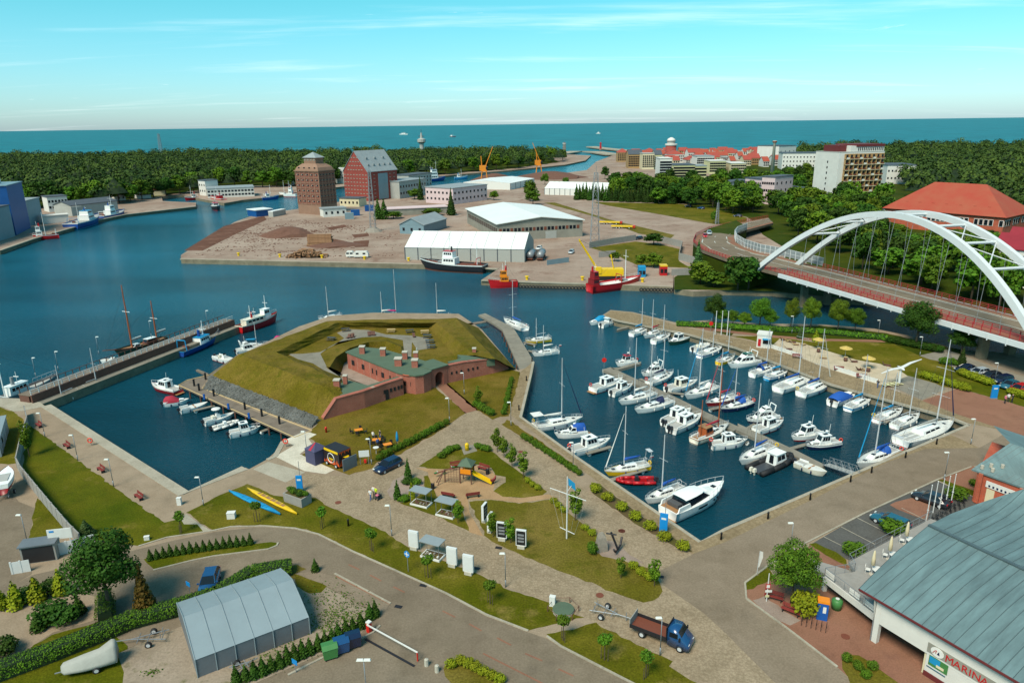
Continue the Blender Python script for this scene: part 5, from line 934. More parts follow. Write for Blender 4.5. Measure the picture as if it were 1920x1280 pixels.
def canoe(a, b, label, mat, inner):
 A, B = G(*a), G(*b); c = (A+B)/2; L = (A-B).length; t = thing('canoe',label,'canoe',(c.x,c.y,0),ang(A,B),'canoes lying on the lawn')
 def ring(x, w, h): return [(x,-w,.35),(x,-w*.8,.1),(x,0,.0),(x,w*.8,.1),(x,w,.35),(x,w*.7,.35+h),(x,0,.35+h*1.4),(x,-w*.7,.35+h)]
 MB().loft([ring(x*L,w,h) for x,w,h in ((-.5,.03,.02),(-.36,.28,.06),(-.15,.46,.05),(.15,.46,.05),(.36,.28,.06),(.5,.03,.02))]).build('hull',mat,t,True)
 MB().box((0,0,.43),(L*.52,.42,.06)).build('cockpit',inner,t)
 for i in range(5): MB().box((L*(-.2+.1*i),0,.47),(.18,.6,.05)).build('seat',mat,t)
canoe(zc(135,650),zc(575,850),'long turquoise canoe lying on the lawn','canvas_teal','boat_lblue'); canoe(zc(295,630),zc(718,848),'long yellow canoe with brown seats lying on the lawn','boat_yellow','teak')
# totems
def totem(base, label, mat='blue_sign', h=2.2, w=.9, pole=True, rz=0):
 t = thing('sign_totem',label,'sign',G(*base),rz,'blue marina totems'); MB().box((0,0,h*.55),(w,.22,h)).build('panel',mat,t); MB().box((0,0,.06),(w*1.1,.5,.12)).build('foot','steel_grey',t); MB().box((0,-.115,h*.8),(w*.6,.01,.25)).build('emblem','white_paint',t)
 if pole: MB().cyl((.1,.2,0),(.1,.2,h+2.2),.04,n=6).build('pole','steel_grey',t)
totem(zc(745,645),'blue totem on a pole behind the planted skip',h=2.3,w=.85); totem(zg(747,1095),'blue totem by the bow of the big motor yacht',h=2.6,w=.95,rz=-.4); totem(z8(1717,735),'blue totem beside the parked cars',h=2.4,w=1.1,pole=False)
t = thing('planter_skip','grey metal skip planted with green bushes','planter',G(*zc(725,735)),-.55); MB().box((0,0,.65),(3.4,1.7,1.3),tx=1.04,ty=1.06).build('skip_body','concrete_panel',t); MB().box((0,0,1.28),(3.2,1.5,.06)).build('soil','soil',t)
PLANTER = t
def post_sign(base, label, h=2.4, mat='blue_sign', rz=-.6, rnd_=True, cross=True):
 t = thing('road_sign',label,'road sign',G(*base),rz); MB().cyl((0,0,0),(0,0,h),.04,n=6).build('pole','steel_grey',t)
 if rnd_: MB().cyl((0,-.07,h-.1),(0,-.03,h-.1),.4,n=18).build('disc',mat,t); MB().box((0,-.075,h-.1),(.12,.01,.6)).box((0,-.076,h-.1),(.6,.01,.12)).build('mark','white_paint',t)
 else: MB().box((0,-.05,h-.1),(.7,.04,.5)).build('panel',mat,t)
post_sign(zd(1702,285),'round blue sign with white mark on the road verge'); post_sign(zd(862,1040),'small blue sign beside the thuja row',1.3,rnd_=False); post_sign(zb(1428,625),'blue and white parking signs beside the blue hatchback',1.6,rnd_=False)
t = thing('notice_board','pale notice board on two posts beside the food trailer','notice board',G(*zc(1298,410)),.15); MB().box((0,0,1.7),(1.5,.08,1.0)).build('panel','steel_white',t); MB().cyl((-.6,0,0),(-.6,0,1.3),.05,n=5).build('post','steel_grey',t); MB().cyl((.6,0,0),(.6,0,1.3),.05,n=5).build('post','steel_grey',t); MB().box((.1,-.02,.5),(.35,.3,.5)).build('flower_box','red_paint',t)
# food trailer with flame pattern, and purple tent
A, B, D = G(*zc(955,402)), G(*zc(1085,458)), G(*zc(1188,410)); lx = (B-A).length; ly = (D-B).length; rz = ang(A,B); cen = (A+D)/2
t = thing('food_trailer','black and orange flame-patterned food trailer with grey roof','food trailer',(cen.x,cen.y,0),rz)
MB().box((0,0,1.55),(lx,ly,2.3)).build('body','kiosk_black',t); MB().box((0,0,2.75),(lx+.3,ly+.3,.12)).build('roof','tent_wall',t)
for i in range(9):
 x = -lx/2+lx*(i+.5)/9; h = .5+.5*((i*37)%5)/4
 MB().add([(x-lx/18,-ly/2-.02,.42),(x+lx/18,-ly/2-.02,.42),(x+(.1 if i%2 else -.1),-ly/2-.02,.42+h)],[(0,1,2)]).build('flame','kiosk_orange',t)
 y = -ly/2+ly*(i+.5)/9; MB().add([(lx/2+.02,y-ly/18,.42),(lx/2+.02,y+ly/18,.42),(lx/2+.02,y,.42+h*1.4)],[(0,1,2)]).build('flame','kiosk_orange',t)
for i in range(7): y = -ly/2+ly*(i+.5)/7; MB().add([(lx/2+.02,y-ly/14,2.65),(lx/2+.02,y,2.65-.3-.3*(i%2)),(lx/2+.02,y+ly/14,2.65)],[(0,1,2)]).build('flame','kiosk_orange',t)
MB().ring((-.1,-ly/2-.03,1.35),(0,1,0),.75,.06,16,4).build('logo_ring','white_paint',t); MB().lathe([(0,0),(.5,.01),(0,.02)],8).build('logo_pizza','yellow_paint',t).location = (lx/2+.04,.1,1.7)
o = t.children[-1]; o.rotation_euler = (0,math.pi/2,0)
for x in (-lx*.3,lx*.3): wheel(t,x,-ly/2-.05)
MB().box((0,-ly/2-.02,2.5),(lx*.9,.06,.35)).build('sign_strip','yellow_paint',t)
for i in range(5): MB().box((-.45+.2*i,-ly/2-.04,1.22),(.15,.03,.26)).build('logo_letter','boat_yellow',t)
q = G(*zc(890,385)); t = thing('tent','dark purple pavilion with red stripe behind the food trailer','tent',(q.x,q.y,0),rz)
MB().box((0,0,1.1),(2.3,2.3,2.2)).build('tent_walls','tent_purple',t); MB().lathe([(1.75,2.2),(.05,3.1)],4).build('tent_roof','tent_purple',t).rotation_euler = (0,0,math.pi/4); MB().add([(-.2,-1.22,2.25),(.4,-1.22,2.25),(.15,-.05,3.12),(-.05,-.05,3.12)],[(0,1,2,3)]).build('stripe','canvas_red',t)
# café tables
def cafe(base, label, n=6, mat='boat_orange', people=0):
 t = thing('cafe_table',label,'table',G(*base),random.uniform(0,1),'outdoor cafe tables'); MB().box((0,0,.74),(1.3,.9,.05)).build('table_top',mat,t); MB().cyl((0,0,0),(0,0,.72),.06,n=6).build('pedestal','iron',t)
 for i in range(n):
  a = 2*math.pi*i/n; p = t.location+Vector((math.cos(a)*1.15,math.sin(a)*.95,0)); c = thing('cafe_chair','dark garden chair around '+label,'chair',p,a+math.pi/2+random.uniform(-.3,.3),'chairs at the cafe tables')
  MB().box((0,0,.45),(.45,.45,.05)).build('seat','iron',c); MB().box((0,-.22,.72),(.45,.05,.5)).build('backrest','iron',c)
  for sx in (-.2,.2): MB().cyl((sx,-.2,0),(sx,-.2,.45),.025,n=4).build('leg','iron',c); MB().cyl((sx,.2,0),(sx,.2,.45),.025,n=4).build('leg','iron',c)
cafe(zc(1247,150),'the farthest orange table on the fort lawn',4); cafe(zc(1400,235),'the busiest orange table on the fort lawn',7); cafe(zc(1495,275),'the orange table nearest the hedge',5)
def parasol(base, label, mat, h=2.4, closed=True, group='parasols'):
 t = thing('parasol',label,'parasol',G(*base),0,group); MB().cyl((0,0,0),(0,0,h),.035,n=6).build('pole','metal',t); MB().lathe([(.3,0),(.3,.08),(0,.1)],8).build('base','stone_cap',t)
 if closed: MB().lathe([(.05,h*.38),(.22,h*.42),(.2,h*.7),(.1,h*.98),(0,h*1.05)],8).build('canopy',mat,t,True)
 else: MB().lathe([(1.3,h-.35),(1.28,h-.28),(.6,h),(0,h+.2)],10).build('canopy',mat,t)
 return t
parasol(zc(1580,265),'closed turquoise parasol beside the hedge balls','canvas_teal',2.6)
t = thing('standing_table','round white bar table beside the hedge','table',G(*zc(1397,322))); MB().lathe([(0,1.05),(.45,1.05),(.45,1.1),(0,1.1)],14).build('table_top','white_paint',t); MB().cyl((0,0,0),(0,0,1.05),.05,n=6).build('stem','metal',t)
t = thing('hydrant','small red hydrant on the fort lawn','hydrant',G(*zc(968,138))); MB().lathe([(.16,0),(.14,.7),(.2,.75),(.15,.95),(0,1.02)],8).build('body','red_paint',t,True); MB().cyl((-.24,0,.6),(.24,0,.6),.07,n=6).build('outlet','red_paint',t)
t = thing('lifebuoy_stand','orange lifebuoy stand at the corner of the pale court','lifebuoy stand',G(*zc(625,262))); MB().cyl((0,0,0),(0,0,1.3),.05,n=6).build('post','steel_grey',t); MB().ring((0,-.1,1.0),(0,1,0),.36,.1).build('lifebuoy','orange_ring',t,True)
t = thing('lifebuoy_stand','orange lifebuoy stand on the west promenade wall','lifebuoy stand',G(*za(685,298))); MB().cyl((0,0,0),(0,0,1.2),.05,n=6).build('post','steel_grey',t); MB().ring((0,-.1,.9),(0,1,0),.36,.1).build('lifebuoy','orange_ring',t,True)
# people
def human(label, base, rz, pose='stand', top='cloth_white', legs='cloth_blue', scale=1.0, z=0.0):
 J = {'pelvis':(0,0,.95),'chest':(0,0,1.3),'neck':(0,0,1.48),'head':(.02,0,1.60),'crown':(.01,0,1.72)}
 st = .22 if pose == 'walk' else .04
 lims = {'l':1,'r':-1}; V = list(J.values()); Rr = [.135,.15,.055,.09,.06]; E = [(0,1),(1,2),(2,3),(3,4)]
 for k, s in lims.items():
  f = st*s; i = len(V)
  V += [(0,s*.09,.9),(f*.55+.03,s*.1,.5),(f-.02,s*.1,.09),(f+.14,s*.11,.04)]; Rr += [.09,.06,.042,.035]; E += [(0,i),(i,i+1),(i+1,i+2),(i+2,i+3)]; i = len(V)
  V += [(0,s*.19,1.40),(-f*.5,s*.25,1.12),(-f*.8+.06,s*.25,.88),(-f*.8+.1,s*.25,.78)]; Rr += [.06,.042,.033,.035]; E += [(1,i),(i,i+1),(i+1,i+2),(i+2,i+3)]
 me = bpy.data.meshes.new('tmp'); me.from_pydata(V,E,[]); o = bpy.data.objects.new('tmp',me); C.objects.link(o); m = o.modifiers.new('s','SKIN'); o.modifiers.new('d','SUBSURF').levels = 1
 for i, v in enumerate(me.skin_vertices[0].data): v.radius = (Rr[i],Rr[i]*1.15); v.use_root = (i == 0)
 bpy.context.view_layer.update(); ev = o.evaluated_get(bpy.context.evaluated_depsgraph_get()); nm = bpy.data.meshes.new_from_object(ev); bpy.data.objects.remove(o)
 for mm in (legs,top,'skin','hair'): nm.materials.append(MATS[mm])
 for f in nm.polygons:
  c_ = f.center; f.use_smooth = True
  f.material_index = 3 if c_.z > 1.66 or (c_.z > 1.56 and c_.x < -.03) else 2 if c_.z > 1.45 or (abs(c_.y) > .2 and c_.z < 1.12 and c_.z > .6) or c_.z < -.1 else 1 if c_.z > .93 else 0
 t = thing('person',label,'person',G(*base,z),rz,'people in the park',scale); p = inst('body',nm,t); return t
human('adult in pale top and blue trousers walking on the cobbles',zc(1350,720),-2.2,'walk','cloth_white','cloth_blue'); human('adult in white top in the middle of the walking group',zc(1378,690),-2.2,'walk','cloth_white','cloth_dark'); human('adult in lime yellow top beside the pushchair',zc(1398,700),-2.2,'stand','cloth_lime','cloth_dark')
t = thing('pushchair','dark pushchair with pink blanket in the walking group','pushchair',G(*zc(1418,712)),-2.2); MB().box((0,0,.5),(.75,.45,.35),tx=.9).build('seat','cloth_dark',t); MB().box((.2,0,.72),(.3,.4,.15)).build('blanket','cloth_pink',t); MB().cyl((-.35,-.2,.6),(-.6,-.2,1.0),.02,n=4).cyl((-.35,.2,.6),(-.6,.2,1.0),.02,n=4).cyl((-.6,-.2,1.0),(-.6,.2,1.0),.02,n=4).build('handle','iron',t)
for x in (-.3,.35):
 for y in (-.22,.22): MB().cyl((x,y-.03,.12),(x,y+.03,.12),.12,n=10).build('wheel','rubber',t)
for i,(X,Y,tp,lg,a) in enumerate(((1372,200,'cloth_white','cloth_dark',1.0),(1432,190,'cloth_dark','cloth_blue',-2.5),(1412,262,'cloth_blue','cloth_dark',2.0))): human(('guest in white top','guest in dark top','guest in blue top')[i]+' standing at the busiest orange table',zc(X,Y+8),a,'stand',tp,lg)
human('walker in dark clothes on the mole promenade',z8(942,665),.5,'walk','cloth_dark','cloth_blue')
for i,(X,Y,tp) in enumerate(((1790,770,'cloth_pink'),(1812,760,'cloth_white'),(1838,765,'cloth_dark'))): human(('pink','white','dark')[i]+'-topped person in the group on the red square',z8(X,Y),i,'stand',tp,'cloth_dark')
# playground
t = thing('play_tower','wooden play tower with yellow slide and climbing net','playground',G(*ze(785,330)),-.25)
for x in (-.8,.8):
 for y in (-.7,.7): MB().cyl((x,y,0),(x,y,2.9),.08,n=6).build('post','wood_brown',t)
MB().box((0,0,1.4),(1.7,1.5,.12)).build('platform','wood_brown',t); MB().lathe([(1.5,2.8),(.05,3.7)],4).build('roof','roof_green',t).rotation_euler = (0,0,math.pi/4)
MB().box((0,-.72,1.9),(1.6,.08,.7)).build('panel','boat_orange',t); MB().box((0,.72,1.9),(1.6,.08,.7)).build('panel','boat_orange',t)
MB().add([(.75,-.3,1.5),(.75,.3,1.5),(3.6,.3,.25),(3.6,-.3,.25),(.75,-.3,1.4),(.75,.3,1.4),(3.6,.3,.15),(3.6,-.3,.15)],[(0,1,2,3),(7,6,5,4)]).build('slide','yellow_paint',t)
for s in (-.32,.32): MB().add([(.75,s,1.4),(3.6,s,.15),(3.6,s,.5),(.75,s,1.8)],[(0,1,2,3)]).build('slide_side','yellow_paint',t)
MB().tube([(-.8,-.7,2.3),(-3.0,-.9,2.0),(-3.0,-.9,0)],.07,5).tube([(-3.0,-.9,2.0),(-4.2,-1.2,0)],.07,5).tube([(-3.0,-.9,2.0),(-3.7,-2.0,0)],.07,5).build('climbing_frame','wood_brown',t)
nt = MB()
for i in range(6): x = -.9-2.0*i/5; nt.cyl((x,-.72-.03*i,.1),(x,-.72-.03*i,2.2-.04*i),.025,n=3); z = .3+.34*i; nt.cyl((-.9,-.72,z),(-2.9,-.88,z),.025,n=3)
nt.build('rope_net','wood_brown',t)
t = thing('seesaw','green and red seesaw on the playground sand','seesaw',G(*ze(615,275)),.65); MB().box((0,0,.6),(3.4,.14,.1)).build('beam','wood_red',t); MB().box((0,0,.28),(.3,.3,.56),tx=.6).build('pivot','plastic_green',t)
for s in (-1.5,1.5): MB().box((s,0,.72),(.4,.3,.06)).build('seat','plastic_green',t); MB().cyl((s*.8,-.2,.9),(s*.8,.2,.9),.03,n=4).cyl((s*.8,0,.6),(s*.8,0,.9),.03,n=4).build('handle','metal',t)
t = thing('spring_rider','small brown spring rider at the playground edge','play rider',G(*ze(980,345)),.8); MB().cyl((0,0,0),(0,0,.4),.12,.1,8).build('spring','iron',t); MB().loft([[(x,-w,z0),(x,w,z0),(x,w,z1),(x,-w,z1)] for x,w,z0,z1 in ((-.5,.08,.6,.9),(-.3,.14,.4,.7),(.2,.14,.4,.75),(.5,.08,.6,1.1))]).build('animal','wood_red',t)
for p, lb in ((ze(525,385),'dark litter bin at the left edge of the playground'),(ze(826,215),'dark litter bin behind the slide tower'),(ze(935,275),'dark litter bin beside the right-hand bench')):
 t = thing('litter_bin',lb,'litter bin',G(*p),0,'litter bins'); MB().lathe([(.22,0),(.25,.8),(.2,.82),(0,.6)],10).build('bin','iron',t); MB().cyl((.25,0,0),(.25,0,1.1),.03,n=4).build('post','iron',t)
t = thing('post_box','yellow rounded post box on the small paved bay','post box',G(*ze(783,95)),0); MB().lathe([(.32,0),(.32,1.0),(.2,1.2),(0,1.25)],12).build('body','yellow_paint',t,True); MB().box((0,-.32,.95),(.3,.03,.06)).build('slot','black_paint',t)
# signal mast with yard and flag
b = G(*ze(1530,757)); hh = height_at(b,*ze(1535,292)); t = thing('signal_mast','white signal mast with yard, halyards and blue flag','flagpole',tuple(b)); MB().cyl((0,0,0),(0,0,hh),.09,.05,8).build('pole','steel_white',t)
MB().cyl((-2.0,.7,hh*.78),(2.2,-.7,hh*.66),.05,n=5).build('yard','steel_white',t); MB().cyl((-.8,.3,1.4),(.9,-.3,.8),.05,n=5).build('lower_yard','steel_white',t); MB().add([(.1,0,hh*.98),(.9,-.15,hh*.9),(1.0,-.1,hh*.78),(.15,.05,hh*.86)],[(0,1,2,3)]).build('flag','canvas_teal',t); MB().cyl((0,0,hh*.76),(.5,-.1,hh*.86),.04,n=4).build('gaff','steel_white',t)
hl = MB()
for i in range(5): u = i/4; hl.cyl((-2.0+4.2*u,.7-1.4*u,hh*(.78-.12*u)),(-.8+1.7*u,.3-.6*u,1.4-.6*u),.012,n=3)
hl.build('halyard','rope',t)
t = thing('anchor_monument','old iron anchor leaning against a boulder on a gravel bed','monument',G(*zf(1300,175)),.3)
MB().loft([[(x*s,y*s,z) for x,y in ((-.7,-.5),(.6,-.6),(.8,.4),(-.5,.6))] for z,s in ((0,1),(.8,.95),(1.8,.7),(2.3,.3))]).build('boulder','stone_rock',t).location = (-.7,.3,0)
MB().tube([(.2,-.4,2.6),(.9,-.8,.5)],.13,6).tube([(0,-1.6,1.1),(.45,-1.2,.4),(.9,-.8,.35),(1.5,-.3,.6),(1.9,.2,1.3)],.13,6).cyl((-.3,-.1,2.4),(.7,-.8,2.4),.09,n=6).build('anchor','iron',t)
# tipper truck with trailer
A, B = G(*zf(1462,672)), G(*zf(1838,815)); c = (A+B)/2; L = (B-A).length; t = thing('tipper_truck','blue tipper truck with brown empty bed parked on the cobbles','truck',(c.x,c.y,0),ang(A,B)); h = L/2
MB().loft([[(x,-w,z0),(x,w,z0),(x,w,z1),(x,w*.86,z2),(x,-w*.86,z2),(x,-w,z1)] for x,w,z0,z1,z2 in ((h-2.1,.95,.4,1.3,2.15),(h-1.2,.95,.35,1.3,2.15),(h-.75,.95,.35,1.25,1.6),(h-.2,.92,.35,1.0,1.1),(h,.8,.4,.8,.85))]).build('cab','car_blue',t,True)
MB().add([(h-1.14,-.8,2.08),(h-.8,-.84,1.62),(h-.8,.84,1.62),(h-1.14,.8,2.08)],[(0,1,2,3)]).build('windscreen','window_dark',t).location = (.05,0,.02)
for s in (1,-1): MB().box((h-1.5,s*.955,1.65),(.8,.04,.5),ty=.8).build('side_window','window_dark',t); MB().box((h-.08,s*.6,.85),(.1,.3,.18)).build('headlight','lamp_glass',t); MB().box((h-.85,s*1.12,1.5),(.12,.25,.3)).build('mirror','black_paint',t)
MB().box((-1.1,0,.75),(L-2.3,1.9,.1)).build('bed','boat_rust',t); MB().box((-1.1,0,.55),(L-2.4,.9,.25)).build('chassis','iron',t)
for s in (1,-1): MB().box((-1.1,s*.97,.95),(L-2.3,.06,.4)).build('bed_side','iron',t)
MB().box((-h+.05,0,1.2),(.08,1.95,.9)).build('tailgate','concrete_panel',t); MB().box((h-2.2,0,1.45),(.08,1.95,1.5)).build('headboard','iron',t)
for x in (h-.85,-h+1.3):
 for s in (1,-1): wheel(t,x,s*.85,1.12)
A, B = G(*zf(1200,560)), G(*zf(1450,640)); c = (A+B)/2; L = (B-A).length; t = thing('boat_trailer','empty galvanised boat trailer hitched to the truck','trailer',(c.x,c.y,0),ang(A,B),'boat trailers')
def trailer_parts(t, L, W_=1.0):
 MB().tube([(L/2,0,.5),(L*.2,0,.5)],.05,5).tube([(L*.2,0,.5),(-L/2,-W_*.7,.5)],.05,5).tube([(L*.2,0,.5),(-L/2,W_*.7,.5)],.05,5).build('frame','steel_grey',t)
 for x in (-.42,-.15,.05): MB().cyl((x*L,-W_*.75,.52),(x*L,W_*.75,.52),.04,n=5).build('cross_beam','steel_grey',t)
 for s in (1,-1): MB().cyl((-.38*L,s*.4,.5),(-.4*L,s*.5,1.0),.04,n=5).build('bunk_post','steel_grey',t); wheel(t,-.18*L,s*W_,1.0)
trailer_parts(t, L)
MB().cyl((.38*L,0,.1),(.38*L,0,1.0),.05,n=5).build('winch_post','steel_grey',t)
t = thing('round_well','green round cover inside a low rail on the verge','well cover',G(*zf(1015,568))); MB().lathe([(0,.3),(1.1,.3),(1.1,.36),(0,.4)],18).build('cover','roof_green',t)
for i in range(6): a = math.pi*i/3; MB().cyl((1.6*math.cos(a),1.6*math.sin(a),0),(1.6*math.cos(a),1.6*math.sin(a),.7),.05,n=5).build('post','wood_brown',t)
for i in range(6): a, a2 = math.pi*i/3, math.pi*(i+1)/3; MB().cyl((1.6*math.cos(a),1.6*math.sin(a),.62),(1.6*math.cos(a2),1.6*math.sin(a2),.62),.03,n=4).build('rail','wood_brown',t)
MB().lathe([(1.1,-.05),(1.1,.3)],18).build('ring_wall','stone_cap',t)
# barrier, bins, channel drain, bollards, manholes
A, B = G(*zd(1410,735)), G(*zd(1790,945)); d = B-A; t = thing('barrier','red and white car park barrier with long white boom','barrier',tuple(A),ang(A,B)); MB().box((0,0,.55),(.4,.4,1.1)).build('cabinet','red_paint',t); MB().box((0,0,1.15),(.44,.44,.12)).build('cabinet_lid','white_paint',t); MB().box((d.length/2,-.25,1.0),(d.length,.09,.13)).build('boom','white_paint',t); MB().box((d.length-.05,-.25,.5),(.1,.1,.95)).build('boom_rest','red_paint',t)
struct('drain_channel', MB().box((0,0,.03),(1,1,.02)), 'iron').matrix_world = Matrix.Translation((G(*zd(1380,790))+G(*zd(1750,995)))/2) @ Matrix.Rotation(ang(G(*zd(1380,790)),G(*zd(1750,995))),4,'Z') @ Matrix.Diagonal(((G(*zd(1380,790))-G(*zd(1750,995))).length,.25,1,1))
for p, m_, lb in ((zd(1118,925),'plastic_green','green wheeled waste container'),(zd(1205,882),'car_blue','blue-lidded waste container in the middle of three'),(zd(1292,842),'car_navy','navy waste container nearest the barrier')):
 t = thing('waste_container',lb,'waste container',G(*p),.42,'waste containers'); MB().box((0,0,.72),(1.25,1.0,1.05),tx=1.12,ty=1.12).build('body',m_,t); MB().loft([[(x,-.6,1.25),(x,.6,1.25),(x,.45,1.5),(x,-.2,1.55)] for x in (-.72,.72)]).build('lid',m_,t)
 for x in (-.5,.5):
  for y in (-.4,.4): MB().cyl((x-.03,y,.1),(x+.03,y,.1),.1,n=8).build('castor','rubber',t)
bb = MB().lathe([(.13,0),(.11,.75),(.14,.8),(.1,1.0),(0,1.05)],8)
bk = bb.mesh('bollard','black_paint',True); bs_ = MB().lathe([(.22,0),(.2,.7),(0,.78)],8).mesh('bollard','stone_cap')
for p, lb in ((zg(1645,970),'black bollard on the front quay, second from the corner'),(zg(1243,1148),'black bollard on the front quay, nearest the corner'),(zh(212,460),'black bollard on the front quay opposite the pontoon'),(zh(423,365),'black bollard on the front quay left of the gangway'),(zh(625,275),'black bollard on the front quay at the gangway'),(zh(730,230),'black bollard on the front quay below the blue-canopied sailboat'),(zh(900,155),'black bollard on the front quay between the two big yachts'),(zh(1055,88),'black bollard on the front quay by the racing yacht'),(z7(52,835),'black bollard on the fort promenade, nearest'),(z7(108,615),'black bollard on the fort promenade, second'),(z7(150,470),'black bollard on the fort promenade, at the jetty'),(zc(1158,940),'black post on the verge above the road')): tag(inst('bollard',bk,None,G(*p)),lb,'bollard','black mooring bollards')
for p, lb in ((zf(137,915),'pale stone bollard nearest the barrier'),(zf(204,955),'pale stone bollard by the shrub island')): tag(inst('bollard',bs_,None,G(*p)),lb,'bollard','stone bollards')
jb = MB().cyl((0,0,0),(0,0,1.4),.2,n=8).mesh('mooring_post','black_paint')
for X,Y in ((13,475),(40,500),(120,530),(290,603),(382,640),(478,682),(75,440)): tag(inst('mooring_post',jb,None,G(*z6(X,Y))),'dark mooring post along the inner edge of the timber jetty','mooring post','mooring posts on the timber jetty')
pp = MB().box((0,0,.5),(.3,.3,1.0)).mesh('power_pedestal','plastic_blue')
for X,Y in ((68,548),(312,652),(1620,445) if False else (200,600)): tag(inst('power_pedestal',pp,None,G(*z6(X,Y))),'small blue power pedestal on the timber jetty','power pedestal','blue power pedestals')
mh_ = MB().lathe([(0,.0),(.42,.0),(.42,.012),(0,.012)],16).mesh('manhole_cover','boat_rust')
for p in (zc(1070,740),zg(393,1075),zf(1250,465),ze(1185,108),zh(600,1048),zf(1390,52)): o = inst('manhole_cover',mh_,None,G(*p)+Vector((0,0,.035))); o['kind'] = 'structure'
gm_ = MB().box((0,0,0),(.8,.45,.012)).mesh('drain_grate','iron')
for p in (zd(1628,548),zf(600,160),zf(458,292),ze(1020,828),zf(115,402),zh(1640,-200) if False else zf(1638,345)): o = inst('drain_grate',gm_,None,G(*p)+Vector((0,0,.04)),-.3); o['kind'] = 'structure'
ml = MB()
for ln in ([zd(1255,232),zd(1335,270)],[zd(1415,310),zd(1500,355)],[zd(1590,398),zd(1675,440)],[zf(240,565),zf(320,605)],[zf(410,648),zf(490,693)],[zf(590,738),zf(680,785)],[zf(770,838),zf(880,885)],[zf(985,938),zf(1080,982)],[zf(500,838),zf(900,1040)],[zd(1160,320),zd(1560,530)]):
 a, b = G(*ln[0]), G(*ln[1]); d = (b-a).normalized(); n_ = Vector((-d.y,d.x,0))*.09; ml.add([(*(a-n_).xy,.022),(*(b-n_).xy,.022),(*(b+n_).xy,.022),(*(a+n_).xy,.022)],[(0,1,2,3)])
struct('road_marking', ml, 'red_paving')
ml = MB()
for ln in ([zh(490,548),zh(640,622)],[zh(580,500),zh(750,588)],[zh(660,455),zh(820,535)],[zh(1060,270),zh(1240,350)],[zh(1010,470),zh(880,405)]):
 a, b = G(*ln[0]), G(*ln[1]); d = (b-a).normalized(); n_ = Vector((-d.y,d.x,0))*.06; ml.add([(*(a-n_).xy,.026),(*(b-n_).xy,.026),(*(b+n_).xy,.026),(*(a+n_).xy,.026)],[(0,1,2,3)])
struct('parking_lines', ml, 'concrete')
# grey storage tent
fl_, fr_ = G(*zd(122,1083)), G(*zd(970,752)); ev = height_at(fl_,*zd(102,945)); ru = (fr_-fl_).normalized(); rn = Vector((-ru.y,ru.x,0)); L = (fr_-fl_).length
rdg = G(*zd(820,342),ev*1.75); wdt = max(6.0,2*abs((rdg-fr_).dot(rn))); wdt = min(wdt,11)
t = thing('storage_tent','large grey fabric storage tent with ribbed roof panels','tent',tuple(fl_),ang(fl_,fr_)); rh_ = ev*1.72; nb = 6
for i in range(nb):
 x0, x1 = L*i/nb+.03, L*(i+1)/nb-.03
 MB().add([(x0,0,0),(x1,0,0),(x1,0,ev),(x0,0,ev)],[(0,1,2,3)]).build('wall_panel','tent_wall',t); MB().add([(x1,wdt,0),(x0,wdt,0),(x0,wdt,ev),(x1,wdt,ev)],[(0,1,2,3)]).build('wall_panel','tent_wall',t)
 MB().loft([[(x0,y,z),(x1,y,z)] for y,z in ((-.05,ev),(wdt*.25,ev+(rh_-ev)*.56),(wdt*.5,rh_),(wdt*.75,ev+(rh_-ev)*.56),(wdt+.05,ev))],closed=False).build('roof_panel','tent_roof',t)
for i in range(nb+1):
 x = min(max(L*i/nb,.03),L-.03); MB().tube([(x,-.03,0),(x,-.07,ev),(x,wdt*.25,ev+(rh_-ev)*.56+.03),(x,wdt*.5,rh_+.03),(x,wdt*.75,ev+(rh_-ev)*.56+.03),(x,wdt+.07,ev),(x,wdt+.03,0)],.05,5).build('rib','tent_roof',t)
for x in (.02,L-.02): MB().add([(x,0,0),(x,wdt,0),(x,wdt,ev),(x,wdt*.5,rh_),(x,0,ev)],[(0,1,2,3,4)]).build('gable','tent_wall',t)
# boat under tarpaulin, second trailer, boat on the left yard
A, B = G(*zb(470,1225)), G(*zb(895,1110)); c = (A+B)/2; L = (B-A).length; t = thing('covered_boat','boat under a grey tarpaulin on a road trailer','covered boat',(c.x,c.y,0),ang(A,B))
MB().loft([[(x*L,w*math.cos(a),.55+(1-abs(math.cos(a))**1.6)*(hh if math.sin(a) > 0 else -.1)) for a in [2*math.pi*i/12 for i in range(12)]] for x,w,hh in ((-.5,.25,.5),(-.44,.7,.85),(-.1,1.0,1.15),(.2,1.05,1.35),(.44,1.0,2.0),(.5,.95,1.9))]).build('tarpaulin','tarp_grey',t,True)
MB().cyl((-L*.62,0,.45),(L*.4,0,.45),.06,n=5).build('trailer_beam','steel_grey',t)
for s in (1,-1): wheel(t,L*.12,s*1.0)
A, B = G(*zb(1262,945)), G(*zb(870,1000)); c = (A+B)/2; t = thing('boat_trailer','empty boat trailer behind the tarpaulined boat','trailer',(c.x,c.y,0),ang(A,B),'boat trailers'); trailer_parts(t,(B-A).length)
A, B = G(*zd(380,1060)), G(*zd(580,960)); c = (A+B)/2; t = thing('boat_trailer','small trailer frame in the weeds beside the storage tent','trailer',(c.x,c.y,0),ang(A,B),'boat trailers'); trailer_parts(t,(B-A).length,.8)
